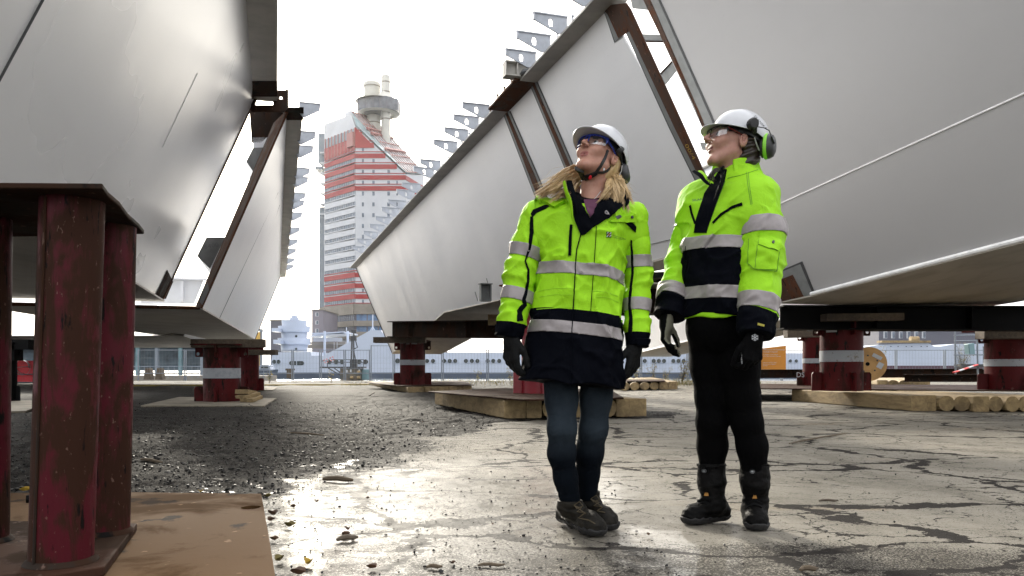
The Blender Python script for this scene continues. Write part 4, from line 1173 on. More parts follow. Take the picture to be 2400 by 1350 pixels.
bt_ = thing('motor_boat', 'small white motor boat moored left of the ship’s stern', 'boat', U(622, 885, 75))
mb = MB(); q_ = [U(x, y, 75) for x, y in ((596, 866), (638, 866), (634, 880), (600, 880))]; mb.prism(q_, (0, 2, 0)); obj('hull', mb, M_SHIPB, bt_)
mb = MB(); mb.prism([U(x, y, 75.3) for x, y in ((604, 866), (634, 866), (630, 855), (610, 855))], (0, 1.4, 0)); obj('cabin', mb, M_SHIP, bt_)
mb = MB(); mb.prism([U(x, y, 75.2) for x, y in ((611, 863), (629, 863), (627, 857), (613, 857))], (0, .05, 0)); obj('window', mb, M_PORT, bt_)
yc = thing('yellow_crane', 'tiny yellow harbour crane behind the far left girder’s tip', 'crane', U(608, 860, 180))
mb = MB(); mb.tube([U(605, 890, 180), U(605, 783, 180)], .45, 6); mb.box(U(605, 787, 180), 1.1, 1, 1.6); obj('mast', mb, mat('crane yellow', (.6, .36, .08), .6), yc)
mb = MB(); mb.tube([U(612, 890, 180), U(612, 774, 180)], .3, 6); mb.box(U(612, 775, 180), .7, .7, .8); obj('jib', mb, M_TGRY, yc)

rs = thing('red_sign', 'red board with a white ring of arrows, between the trestle pipes', 'sign', U(58, 890, 40))
mb = MB(); mb.box(U(60, 871, 40), 66 * 40 / F, .06, 51 * 40 / F); obj('board', mb, M_RED, rs)
mb = MB()
c_ = U(53, 860, 39.94); r_ = 15 * 40 / F
for a0, a1 in ((-.15, 1.75), (2.99, 4.89)):
    pth = [c_ + Vector((math.cos(a), 0, math.sin(a))) * r_ for a in np.linspace(a0, a1, 10)]
    mb.tube(pth, .055, 6, flat=.25)
mb.tube([c_ + Vector((-.30, 0, -.02)), c_ + Vector((.30, 0, .02))], [.02, .06], 6, flat=.3)
obj('ring_emblem', mb, M_LBL, rs)
mb = MB(); mb.tube([U(c, 861 + dy, 39.93) for c, dy in [(53 + 18 * math.cos(a), -18 * math.sin(a)) for a in np.linspace(0, 2 * math.pi, 30)]], .008, 4); obj('thin_ring', mb, M_LBL, rs)
mb = MB()
for x in (31, 84): mb.tube([U(x, 905, 39.8), U(x, 812, 39.8)], .03, 6)
for y in (823, 877, 896): mb.tube([U(28, y, 39.8), U(92, y, 39.8)], .025, 6)
obj('frame', mb, M_GALV, rs)

# ---- right background
og = thing('orange_sign', 'orange information board on the fence beside the dark-haired woman’s glove', 'sign', U(1810, 865, 36))
mb = MB(); a_ = U(1783, 866, 36); mb.prism([U(1782, 866, 36), U(1842, 866, 36), U(1842, 810, 36), U(1784, 817, 36)], (0, .05, 0)); obj('board', mb, M_ORNG, og)
mb = MB(); X1 = Vector((1, 0, 0)); kk = 36 / F
for tx, y, s_ in (('Välkommer till Göteborgs', 821, 4.6), ('framtida Citypuls!', 826, 4.6), ('Nu bygger vi nya Hisings-', 832, 3.4), ('bron över Göta älv. Den nya', 836, 3.4), ('bron ska stå klar 2021.', 851, 3.4), ('Läs mer om projektet', 854.5, 3.2), ('på nätet', 858, 3.2)):
    flat_text(mb, tx, s_ * kk * 1.05, U(1788, y, 35.97), X1, ZUP)
obj('lettering', mb, M_LBL, og)

cr_ = thing('cable_reel', 'wooden cable reel standing behind the torn-banded stand', 'cable reel', GZ(2040, 893))
DR = 24.; c_ = U(2036, 853, DR); rr = 40 * DR / F; axd = Vector((-.30, -.954, 0)); sd_ = Vector((axd.y, -axd.x, 0)) * -1
for off, nm in ((0., 'front_disc'), (.42, 'rear_disc')):
    mb = MB(); mb.lathe([(0, .0), (rr, .0), (rr, -.06), (0, -.06)], c_ - axd * off, 40, ax=(sd_, ZUP, axd)); o = obj(nm, mb, mat('reel wood ' + nm, (.52, .30, .11), .7, var=.25, scale=3.), cr_)
    for pl in o.data.polygons: pl.use_smooth = False
mb = MB(); mb.lathe([(rr * .55, -.06), (rr * .55, -.42)], c_, 24, ax=(sd_, ZUP, axd)); obj('drum', mb, M_TIM, cr_)
mb = MB(); mb.lathe([(.06, .004), (0, .005)], c_ + sd_ * (-.03), 14, ax=(sd_, ZUP, axd)); obj('axle_hole', mb, M_BLK, cr_)
for k in range(5):
    a = k * 2 * math.pi / 5 + .4
    mb = MB(); mb.lathe([(.028, .004), (.02, .012), (0, .012)], c_ + (sd_ * math.cos(a) + ZUP * math.sin(a)) * rr * .5, 8, ax=(sd_, ZUP, axd)); obj('bolt', mb, M_DRIM, cr_)
for a, ww, hh in ((.75, .28, .11), (-.15, .16, .18)):
    mb = MB(); q_ = c_ + (sd_ * math.cos(a) + ZUP * math.sin(a)) * rr * .62 + axd * .006
    e1 = (sd_ * math.cos(-.5) + ZUP * math.sin(-.5)); e2 = axd.cross(e1); mb.box(q_, ww, hh, .006, ax=(e1, e2, axd)); obj('paper_label', mb, M_LBL, cr_)

sf = thing('scaffold', 'small grey tube scaffold at right behind the black beam', 'scaffold', U(2285, 886, 27))
DF = 27.
mb = MB()
for x in (2240, 2292):
    for dy in (0, 1.2): mb.tube([U(x, 886, DF + dy), U(x - 2, 760, DF + dy)], .03, 6)
obj('standards', mb, M_GALV, sf)
mb = MB()
for y in (799, 832, 860, 786): mb.tube([U(2236, y, DF), U(2312, y - 1, DF)], .024, 6)
mb.tube([U(2296, 832, DF), U(2330, 832, DF + .3)], .02, 6); mb.tube([U(2300, 860, DF), U(2332, 822, DF)], .02, 6)
for x in (2305, 2332): mb.tube([U(x, 866, DF + .4), U(x, 812, DF + .4)], .02, 6)
mb.tube([U(2303, 813, DF + .4), U(2334, 813, DF + .4)], .02, 6); mb.tube([U(2306, 832, DF + .4), U(2330, 814, DF + .4)], .018, 6)
obj('ledgers', mb, M_GALV, sf)
mb = MB(); mb.box(U(2290, 857, DF), 1.3, .5, .1); obj('plank', mb, M_DRIM, sf)
mb = MB(); mb.prism([U(2270, 806, DF), U(2284, 804, DF), U(2286, 831, DF), U(2273, 831, DF)], (0, .3, 0)); props(obj('green_bin', mb, M_GREEN, bevel=.02), 'small green box hung on the scaffold', 'box')
mb = MB(); e0, e1 = U(2235, 873, 25.5), U(2290, 855, 26)
for k in range(5): mb.tube([e0 + (e1 - e0) * k / 5, e0 + (e1 - e0) * (k + 1) / 5], .06, 8, m=k % 2, flat=.4)
props(obj('barrier_plank', mb, [mat('barrier red', (.65, .03, .02), .5), M_LBL]), 'red and white striped barrier plank leaning on the scaffold', 'barrier')


# ================================================================== plants
def leafy(name, label, cat, c, rad, n, sz, stems, m, group=None, hz=1., seed=1):
    rr = random.Random(seed); g = thing(name, label, cat, c, group); c = Vector(c)
    mb = MB(); tips = []
    for k in range(stems):
        a = rr.uniform(0, 6.28); ln = rad * rr.uniform(.7, 1.25) * 2 * hz; s_ = Vector((math.cos(a) * rad * rr.uniform(.1, .9), math.sin(a) * rad * .5, 0))
        pth = [c + s_ * (q_ ** 1.3) + ZUP * ln * q_ + Vector((rr.uniform(-1, 1), rr.uniform(-1, 1), 0)) * rad * .07 for q_ in (0, .25, .5, .75, 1)]
        mb.tube(pth, [rad * .02, rad * .017, rad * .013, rad * .01, rad * .005], 4); tips.append(pth)
    obj('stems', mb, M_TWIG, g)
    mb = MB()
    for k in range(n):
        pth = rr.choice(tips); q_ = rr.uniform(.8, 3.99); i = int(q_); p_ = pth[i] + (pth[i + 1] - pth[i]) * (q_ - i) + Vector((rr.gauss(0, 1), rr.gauss(0, 1), rr.gauss(0, 1))) * rad * .16
        u_ = Vector((rr.gauss(0, 1), rr.gauss(0, 1), rr.gauss(0, 1))).normalized(); v_ = u_.orthogonal().normalized(); s_ = sz * rr.uniform(.5, 1.3)
        mb.add([p_ - u_ * s_, p_ + v_ * s_ * .45, p_ + u_ * s_, p_ - v_ * s_ * .45], [(0, 1, 2, 3)])
    obj('foliage', mb, m, g)


leafy('bush', 'thin leafy bush rising behind the cable reel', 'bush', GZ(2055, 886), 1.0, 320, .07, 9, M_LEAFG, seed=3)
leafy('small_tree', 'bare-branched small tree with a leafy top beside the scaffold', 'tree', GZ(2255, 883), 1.25, 520, .07, 14, M_LEAFG, seed=5)
for i, (x, y, r_, n_, lb) in enumerate(((1490, 893, .45, 90, 'dry weed clump beside the blonde woman’s glove'), (1530, 894, .5, 120, 'dry weed clump over the timber mat between the women'), (1560, 894, .4, 90, 'tall thin weed between the women, left of the dark trousers'), (1600, 897, .6, 260, 'broad yellow weed clump beside the dark trousers'), (1120, 895, .3, 40, 'small weed under the long girder left of the blonde woman'), (1195, 893, .35, 50, 'green weed just left of the long jacket'), (632, 897, .25, 40, 'small green weed on the quay edge at left'), (776, 897, .3, 40, 'yellow weed on the quay edge before the platform'))):
    leafy('weed', lb, 'weed', GZ(x, y), r_, n_, .05, 7, M_LEAFW, 'dry weeds along the quay', .9, 20 + i)
mb = MB(); rr = random.Random(9)
for k in range(2600):
    x, y = rr.uniform(-7, 11), rr.uniform(31, 44)
    if rr.random() < .5: x = rr.uniform(4, 10)
    h = rr.uniform(.05, .3); a = rr.uniform(0, 6.28); e = Vector((math.cos(a), math.sin(a), 0)) * .012; b_ = Vector((x, y, 0)); tp_ = b_ + Vector((rr.uniform(-.1, .1), rr.uniform(-.1, .1), h))
    mb.add([b_ - e, b_ + e, tp_], [(0, 1, 2)])
props(obj('dry_grass', mb, M_LEAFW), 'sparse dry grass along the quay edge', 'grass', kind='stuff')

# ================================================================== loose stuff on the ground
M_STONE = mat('gravel stone', (.022, .020, .019), .6, var=.6, scale=25., bmp=0, spec=.2)
M_STP = mat('pale stone', (.09, .082, .074), .7, var=.4, scale=25., bmp=0)
M_STW = mat('dark wet stone', (.009, .0085, .008), .45, var=.4, scale=25., bmp=0, spec=.3)
mb = MB(); rr = np.random.default_rng(4)
ico = [(0, 0, -1), (.72, -.53, -.45), (-.28, -.85, -.45), (-.89, 0, -.45), (-.28, .85, -.45), (.72, .53, -.45), (.28, -.85, .45), (-.72, -.53, .45), (-.72, .53, .45), (.28, .85, .45), (.89, 0, .45), (0, 0, 1)]
icf = [(0, 1, 2), (1, 0, 5), (0, 2, 3), (0, 3, 4), (0, 4, 5), (1, 5, 10), (2, 1, 6), (3, 2, 7), (4, 3, 8), (5, 4, 9), (1, 10, 6), (2, 6, 7), (3, 7, 8), (4, 8, 9), (5, 9, 10), (6, 10, 11), (7, 6, 11), (8, 7, 11), (9, 8, 11), (10, 9, 11)]
ICO = np.array(ico)
cnt = 0
while cnt < 26000:
    D = 1.9 + 14 * rr.random() ** 1.6; x = D * rr.uniform(-.72, .70)
    gw = float(gravel_w(np.array(x), np.array(D)))
    gr = gw + (.13 if D < 5 and x < .6 else .03)
    if rr.random() > gr: continue
    s_ = rr.gamma(1.7, .0024) * (1. if gw > .5 else .6) + .0015
    if s_ > (.022 if gw > .5 else .008): continue
    z = float(ground_h(np.array(x), np.array(D)))
    v = ICO * (s_ * rr.uniform(.6, 1.3, 3) * np.array([1, 1, .7])) * rr.uniform(.8, 1.2, (12, 1)) + np.array([x, D, z + s_ * .2])
    mb.add(v.tolist(), icf, int(rr.choice(3, p=(.46, .46, .08)))); cnt += 1
props(obj('gravel', mb, [M_STONE, M_STW, M_STP]), 'loose dark gravel scattered over the yard', 'gravel', kind='stuff')

M_LF = [mat('brown dead leaf', (.10, .05, .025), .5, var=.5, scale=40.), mat('yellow dead leaf', (.42, .27, .03), .5, var=.4, scale=40.), mat('olive dead leaf', (.14, .11, .03), .5, var=.4, scale=40.)]


def leaf(x, y, s_, mi, lb, rot):
    c_ = GZ(x, y); c_.z = float(ground_h(np.array(c_.x), np.array(c_.y))) + .004
    if x < 618 and 1160 < y: c_.z = .03
    mb = MB(); n_ = 12; r0 = random.Random(int(x * 7 + y)); vs = []
    for j in range(4):
        for k in range(n_):
            a = 2 * math.pi * k / n_; q_ = j / 3
            rad = s_ * q_ * (1 - .28 * abs(math.sin(2.5 * a))) * (1.0 + .12 * r0.uniform(-1, 1)); cx_, cy_ = rad * math.cos(a), rad * .7 * math.sin(a)
            h = s_ * (.75 * q_ ** 2 * (.35 + .65 * abs(math.sin(a + .4))) + .05 * r0.uniform(-1, 1))
            vs.append(c_ + Vector((cx_ * math.cos(rot) - cy_ * math.sin(rot), cx_ * math.sin(rot) + cy_ * math.cos(rot), h)))
    fs = [(j * n_ + k, j * n_ + (k + 1) % n_, (j + 1) * n_ + (k + 1) % n_, (j + 1) * n_ + k) for j in range(3) for k in range(n_)]
    mb.add(vs, fs, 0, True)
    mb.tube([c_ + Vector((-s_ * .9 * math.cos(rot), -s_ * .9 * math.sin(rot), s_ * .25)), c_ + Vector((-s_ * 1.5 * math.cos(rot), -s_ * 1.5 * math.sin(rot), s_ * .5))], s_ * .04, 4)
    o = obj('fallen_leaf', mb, M_LF[mi]); props(o, lb, 'leaf', 'fallen leaves on the yard')


LV = [(678, 1235, .028, 2, 'large curled olive leaf beside the rust plate corner'), (723, 1322, .028, 1, 'yellow leaf lying below the olive one'), (872, 1333, .021, 0, 'small brown leaf at the bottom edge'), (815, 1243, .021, 0, 'upper leaf of the dark little pile'), (810, 1256, .022, 0, 'largest leaf of the dark little pile'), (827, 1260, .014, 0, 'small leaf right of the dark little pile'),
      (687, 1190, .018, 0, 'brown leaf just above the large olive leaf'), (742, 1178, .017, 0, 'brown leaf standing on edge on wet concrete'), (862, 1171, .013, 0, 'small brown leaf alone on the wet shine'), (640, 1208, .032, 0, 'reddish leaf against the rust plate edge, upper'), (635, 1222, .024, 0, 'reddish leaf against the rust plate edge, lower'), (642, 1266, .020, 0, 'dark leaf touching the plate edge'),
      (655, 1315, .028, 2, 'olive leaf at the plate edge near the bottom'), (700, 1346, .030, 0, 'dark leaf cut by the bottom edge'), (1155, 1231, .012, 0, 'tiny brown leaf left of the blonde woman’s boots'), (1500 - 400, 1125, .010, 0, 'tiny russet leaf on the pale concrete'), (1158, 1130, .009, 0, 'tiny russet speck of leaf nearer the boots'), (59, 1154, .030, 1, 'bright orange leaf left of the trestle pipes'), (470, 1149, .024, 1, 'bright orange leaf behind the rust plate'),
      (628, 1165, .022, 2, 'pale curled leaf at the plate’s far corner'), (1060, 1322, .014, 0, 'brown curled leaf on the gritty patch'), (1520, 1255, .013, 0, 'brown leaf between the women’s boots')]
for i, (x, y, s_, mi, lb) in enumerate(LV): leaf(x, y, s_, mi, lb, i * 1.7)
ST_ = [((756, 1128), (828, 1130), .016, 'thick short dark stick on the wet edge'), ((680, 1018), (760, 1021), .010, 'thin rusty rod lying in the gravel'), ((790, 1268), (838, 1262), .011, 'split grey stick under the leaf pile'), ((1000, 1331), (1036, 1329), .007, 'small twig at the bottom of the wet patch'), ((1120, 1327), (1182, 1325), .006, 'long thin twig right of the small one'),
       ((1850, 1041), (1986, 1016), .008, 'bent black cable on the concrete at right'), ((1876, 1341), (1916, 1338), .009, 'short brown stick at the bottom right of centre'), ((1920, 1176), (1964, 1175), .007, 'thin stick on the pale concrete at right'), ((865, 927), (880, 918), .02, 'pale splinter of wood on the gravel'), ((330, 1078), (380, 1080), .012, 'dark stick behind the trestle')]
for (x0, y0), (x1, y1), r_, lb in ST_:
    a_, b_ = GZ(x0, y0), GZ(x1, y1)
    for q_ in (a_, b_): q_.z = float(ground_h(np.array(q_.x), np.array(q_.y))) + r_ * .8
    m_ = (a_ + b_) / 2 + Vector((0, 0, r_ * .5)); mb = MB(); mb.tube([a_, a_ * .6 + m_ * .4 + Vector((0, .01, 0)), m_, b_ * .5 + m_ * .5 + Vector((0, -.01, 0)), b_], [r_ * .6, r_, r_ * 1.05, r_, r_ * .5], 7)
    props(obj('stick', mb, M_TIMD if 'pale' in lb or 'grey' in lb else M_TWIG), lb, 'stick', 'sticks on the ground')

# ================================================================== air towards the far bank, haze added for sun glow and fading
m = bpy.data.materials.new('haze'); m.use_nodes = True; t = m.node_tree; t.nodes.clear()
o_ = t.nodes.new('ShaderNodeOutputMaterial'); v_ = t.nodes.new('ShaderNodeVolumePrincipled')
v_.inputs['Color'].default_value = (.93, .93, .92, 1); v_.inputs['Density'].default_value = .00006; v_.inputs['Anisotropy'].default_value = .7
t.links.new(v_.outputs[0], o_.inputs['Volume'])
mb = MB(); mb.box((0, 200, 52), 900, 420, 108)
hz = props(obj('haze', mb, m), 'thin haze over the harbour, added for a sun glow', 'haze', kind='stuff')
# ================================================================== implicit surfaces for bodies and clothes
f4 = np.float32


def vn3(x, y, z, seed=0):
    xi, yi, zi = (np.floor(q_).astype(np.int64) for q_ in (x, y, z))
    u, v, w_ = ((q_ - i) for q_, i in ((x, xi), (y, yi), (z, zi)))
    u, v, w_ = (q_ * q_ * (3 - 2 * q_) for q_ in (u, v, w_))

    def h(a, b, c):
        n = (a * 374761393 + b * 668265263 + c * 1440662683 + seed * 974711) & 0x7fffffff
        n = ((n ^ (n >> 13)) * 1274126177) & 0x7fffffff
        return (((n ^ (n >> 16)) & 0xffff) / 65535.).astype(f4)
    r = 0
    for dx in (0, 1):
        for dy in (0, 1):
            for dz in (0, 1):
                r = r + h(xi + dx, yi + dy, zi + dz) * (u if dx else 1 - u) * (v if dy else 1 - v) * (w_ if dz else 1 - w_)
    return r - .5


def smin(a, b, k):
    h = np.clip(.5 + .5 * (b - a) / k, 0, 1)
    return b * (1 - h) + a * h - k * h * (1 - h)


def smax(a, b, k): return -smin(-a, -b, k)


def rc(P, a, b, ra, rb):                   # tapered capsule
    a, b = np.array(a, f4), np.array(b, f4); ba = b - a
    pa = [P[i] - a[i] for i in range(3)]
    h = np.clip((pa[0] * ba[0] + pa[1] * ba[1] + pa[2] * ba[2]) / (ba @ ba + 1e-9), 0, 1)
    return np.sqrt(sum((pa[i] - ba[i] * h) ** 2 for i in range(3))) - (ra + (rb - ra) * h)


def chain(P, pts, rs, k=.02):
    d = None
    for i in range(len(pts) - 1):
        q_ = rc(P, pts[i], pts[i + 1], rs[i], rs[i + 1]); d = q_ if d is None else smin(d, q_, k)
    return d


def ell(P, c, r, M=None):
    q_ = [P[i] - c[i] for i in range(3)]
    if M is not None: q_ = [sum(M[j][i] * q_[j] for j in range(3)) for i in range(3)]
    k0 = np.sqrt(sum((q_[i] / r[i]) ** 2 for i in range(3))) + 1e-6
    k1 = np.sqrt(sum((q_[i] / r[i] ** 2) ** 2 for i in range(3))) + 1e-6
    return k0 * (k0 - 1) / k1


def torso_sdf(P, knots, yaw, ex=2.5):      # knots: z, cx, cy, half width, half depth
    kn = np.array(sorted(knots)); z = P[2]
    cx, cy, a, b = (np.interp(z, kn[:, 0], kn[:, i]) for i in (1, 2, 3, 4))
    c, s_ = math.cos(yaw), math.sin(yaw)
    x, y = P[0] - cx, P[1] - cy
    u, v = x * c + y * s_, -x * s_ + y * c
    q_ = (np.abs(u / a) ** ex + np.abs(v / b) ** ex) ** (1 / ex)
    return np.maximum((q_ - 1) * np.minimum(a, b), np.maximum(kn[0, 0] - z, z - kn[-1, 0]))


def surf(fn, lo, hi, h, relax=1):
    ax_ = [np.arange(lo[i], hi[i] + h, h, dtype=f4) for i in range(3)]
    V = fn(np.meshgrid(*ax_, indexing='ij')).astype(f4)
    Sg = V < 0
    nx_, ny_, nz_ = (q_ - 1 for q_ in V.shape)
    cs = [(i, j, k) for i in (0, 1) for j in (0, 1) for k in (0, 1)]
    cnt_ = sum(Sg[i:nx_ + i, j:ny_ + j, k:nz_ + k].astype(np.int8) for i, j, k in cs)
    act = np.argwhere((cnt_ > 0) & (cnt_ < 8))
    cv = {c: V[act[:, 0] + c[0], act[:, 1] + c[1], act[:, 2] + c[2]] for c in cs}
    pos = np.zeros((len(act), 3), f4); num = np.zeros(len(act), f4)
    for c in cs:
        for d in range(3):
            if c[d]: continue
            e = list(c); e[d] = 1; e = tuple(e)
            va, vb = cv[c], cv[e]; m_ = (va < 0) != (vb < 0)
            t_ = np.where(m_, va / np.where(m_, va - vb, 1), 0)
            q_ = np.array(c, f4) + np.zeros((len(act), 1), f4); q_[:, d] += t_
            pos += q_ * m_[:, None]; num += m_
    pos = (act + pos / num[:, None]) * h + np.array(lo, f4)
    idm = -np.ones((nx_, ny_, nz_), np.int64); idm[tuple(act.T)] = np.arange(len(act))
    qs = []
    for d in range(3):
        sl0 = [slice(None)] * 3; sl1 = [slice(None)] * 3; sl0[d] = slice(0, -1); sl1[d] = slice(1, None)
        a, b = Sg[tuple(sl0)], Sg[tuple(sl1)]
        e = np.argwhere(a != b); o = [k for k in range(3) if k != d]
        e = e[(e[:, o[0]] > 0) & (e[:, o[1]] > 0) & (e[:, o[0]] < (nx_, ny_, nz_)[o[0]]) & (e[:, o[1]] < (nx_, ny_, nz_)[o[1]])]
        flip = a[tuple(e.T)] ^ (d == 1)
        ids = []
        for p_, q_ in ((1, 1), (0, 1), (0, 0), (1, 0)):
            c = e.copy(); c[:, o[0]] -= p_; c[:, o[1]] -= q_; ids.append(idm[tuple(c.T)])
        ids = np.stack(ids, 1); ids[~flip] = ids[~flip][:, ::-1]; qs.append(ids)
    F_ = np.concatenate(qs)
    for _ in range(relax):
        sm_ = np.zeros_like(pos); n_ = np.zeros(len(pos), f4)
        for i in range(4):
            np.add.at(sm_, F_[:, i], pos[F_[:, (i + 1) % 4]]); np.add.at(n_, F_[:, i], 1)
            np.add.at(sm_, F_[:, i], pos[F_[:, (i - 1) % 4]]); np.add.at(n_, F_[:, i], 1)
        pos = pos * .5 + .5 * sm_ / n_[:, None]
    return pos, F_


def skin_obj(name, vf, mats, parent, lab=None):
    me = bpy.data.meshes.new(name); me.from_pydata(vf[0].tolist(), [], vf[1].tolist())
    for q_ in (mats if isinstance(mats, (list, tuple)) else [mats]): me.materials.append(q_)
    me.polygons.foreach_set('use_smooth', [True] * len(vf[1]))
    if lab is not None: me.polygons.foreach_set('material_index', np.asarray(lab, np.int32))
    me.update()
    o = bpy.data.objects.new(name, me); COL.objects.link(o)
    return adopt(o, parent)


def split_by(o, lab, cuts, setm):
    """cut the mesh of o exactly along planes, for the faces of one limb, then give each face its material"""
    bm = bmesh.new(); bm.from_mesh(o.data)
    ly = bm.faces.layers.int.new('limb')
    for f_, l_ in zip(bm.faces, lab): f_[ly] = int(l_)
    for limb, co_, no_ in cuts:
        fs = [f_ for f_ in bm.faces if f_[ly] == limb]
        es = list({e for f_ in fs for e in f_.edges}); vs_ = list({v for f_ in fs for v in f_.verts})
        bmesh.ops.bisect_plane(bm, geom=fs + es + vs_, plane_co=co_, plane_no=no_, dist=1e-5)
    for f_ in bm.faces:
        f_.material_index = setm(f_[ly], f_.calc_center_median(), f_.normal); f_.smooth = True
    bm.to_mesh(o.data); bm.free()


def band_of(name, vf, keep, planes, m, parent, off=.0035):
    """a ribbon lying on part of a garment, between two planes"""
    bm = bmesh.new(); P_, F_ = vf; F_ = F_[keep]
    use = np.unique(F_); mp_ = {int(v): bm.verts.new(P_[v].tolist()) for v in use}
    for q_ in F_:
        try: bm.faces.new([mp_[int(v)] for v in q_])
        except ValueError: pass
    bm.normal_update()
    for co_, no_ in planes:
        bmesh.ops.bisect_plane(bm, geom=bm.verts[:] + bm.edges[:] + bm.faces[:], plane_co=co_, plane_no=no_, dist=1e-5, clear_outer=True)
    bm.normal_update()
    for v in bm.verts: v.co += v.normal * off
    for f_ in bm.faces: f_.smooth = True
    me = bpy.data.meshes.new(name); bm.to_mesh(me); bm.free(); me.materials.append(m)
    o = bpy.data.objects.new(name, me); COL.objects.link(o)
    s_ = o.modifiers.new('thick', 'SOLIDIFY'); s_.thickness = off * .9; s_.offset = -1
    return adopt(o, parent)


class Cloth:
    """things sewn on: lines, patches and lettering that follow a garment's surface"""
    def __init__(s, *os_):
        vs_, fs_ = [], []
        for o in os_:
            k = len(vs_); vs_ += [v.co.copy() for v in o.data.vertices]; fs_ += [tuple(i + k for i in p_.vertices) for p_ in o.data.polygons]
        s.b = BVHTree.FromPolygons(vs_, fs_)

    def hit(s, x, y):
        d = Vector(((x - 1200) / F, 1, (HZ - y) / F)); L = d.length
        p_, n_, i, t_ = s.b.ray_cast(EYE, d / L)
        if p_ is None:
            p_, n_, i, t_ = s.b.find_nearest(EYE + d * s.last)
        else: s.last = p_.y
        return p_, (n_ if n_.dot(d) < 0 else -n_)
    last = 3.3

    def line(s, mb, px, wd, off=.003, th=.004, m=0, step=5.):
        path = []
        for (x0, y0), (x1, y1) in zip(px, px[1:]):
            n_ = max(1, int(math.hypot(x1 - x0, y1 - y0) / step))
            path += [(x0 + (x1 - x0) * k / n_, y0 + (y1 - y0) * k / n_) for k in range(n_)]
        path.append(px[-1])
        wl = wd if isinstance(wd, (list, tuple)) else [wd] * 2
        H = [s.hit(*q_) for q_ in path]; vs_, fs_ = [], []
        for i, (p_, n_) in enumerate(H):
            t_ = H[min(i + 1, len(H) - 1)][0] - H[max(i - 1, 0)][0]
            w_ = np.interp(i / max(1, len(H) - 1), np.linspace(0, 1, len(wl)), wl)
            c_ = t_.cross(n_); c_ = c_.normalized() * w_ / 2 if c_.length > 1e-9 else Vector((w_ / 2, 0, 0))
            vs_ += [p_ - c_ + n_ * (off - th), p_ - c_ + n_ * off, p_ + c_ + n_ * off, p_ + c_ + n_ * (off - th)]
        for i in range(len(H) - 1):
            for k in range(4): fs_.append((i * 4 + k, i * 4 + (k + 1) % 4, i * 4 + 4 + (k + 1) % 4, i * 4 + 4 + k))
        fs_ += [(3, 2, 1, 0), tuple(len(vs_) - 4 + k for k in range(4))]
        mb.add(vs_, fs_, m); return mb

    def patch(s, mb, px, off=.004, th=.004, m=0, cell=5.):
        bm = bmesh.new(); bm.faces.new([bm.verts.new((x, y, 0)) for x, y in px])
        bmesh.ops.triangulate(bm, faces=bm.faces[:])
        xs, ys = [q_[0] for q_ in px], [q_[1] for q_ in px]
        for k, (l_, h_) in enumerate(((min(xs), max(xs)), (min(ys), max(ys)))):
            for c_ in np.arange(l_ + cell, h_, cell):
                bmesh.ops.bisect_plane(bm, geom=bm.verts[:] + bm.edges[:] + bm.faces[:], plane_co=(c_, 0, 0) if k == 0 else (0, c_, 0), plane_no=(1, 0, 0) if k == 0 else (0, 1, 0), dist=1e-4)
        bm.verts.index_update()
        H = [s.hit(v.co.x, v.co.y) for v in bm.verts]; n_ = len(H)
        fs_ = [tuple(v.index for v in f_.verts) for f_ in bm.faces]
        ed = [tuple(v.index for v in e.verts) for e in bm.edges if e.is_boundary]
        bm.free()
        mb.add([p_ + q_ * off for p_, q_ in H] + [p_ + q_ * (off - th) for p_, q_ in H], fs_ + [tuple(i + n_ for i in f_)[::-1] for f_ in fs_] + [(a, b, b + n_, a + n_) for a, b in ed], m)
        return mb

    def text(s, mb, body, p0, p1, hpx, off=.003, m=0):
        vs_, fs_ = text_mesh(body, 1., res=2)
        L = max(v[0] for v in vs_); dx, dy = p1[0] - p0[0], p1[1] - p0[1]; D_ = math.hypot(dx, dy); dx, dy = dx / D_, dy / D_
        k = D_ / L; out = []
        for x, y, z in vs_:
            u, v = x * k, y * hpx / .7
            p_, n_ = s.hit(p0[0] + dx * u + dy * v, p0[1] + dy * u - dx * v); out.append(p_ + n_ * off)
        mb.add(out, fs_, m); return mb


def fabric(name, col, rough=.75, wr=.35, var=.06, sheen=.0):
    m, t, p = nodes(name)
    p.inputs['Specular IOR Level'].default_value = .05 if max(col) < .05 else .3
    n = tex(t, 'ShaderNodeTexNoise', 9., None, 5., .6)
    d = tex(t, 'ShaderNodeTexNoise', 3., None, 4., .6)
    c = mixc(t, n.outputs[0], tuple(col), tuple(v * (1 - var) for v in col))
    c = mixc(t, mth(t, 'MULTIPLY', ramp(t, d.outputs[0], [(.6, 0.), (.8, 1.)]), .25), c, tuple(v * .6 for v in col))
    t.links.new(c, p.inputs['Base Color']); p.inputs['Roughness'].default_value = rough
    p.inputs['Sheen Weight'].default_value = sheen
    wv = tex(t, 'ShaderNodeTexNoise', 900., None, 2.)
    b1 = bump(t, p, tex(t, 'ShaderNodeTexNoise', 16., (1, 1, .7), 5., .55, distort=.8).outputs[0], wr, .02)
    bump(t, p, wv.outputs[0], .12, .001, b1)
    return m


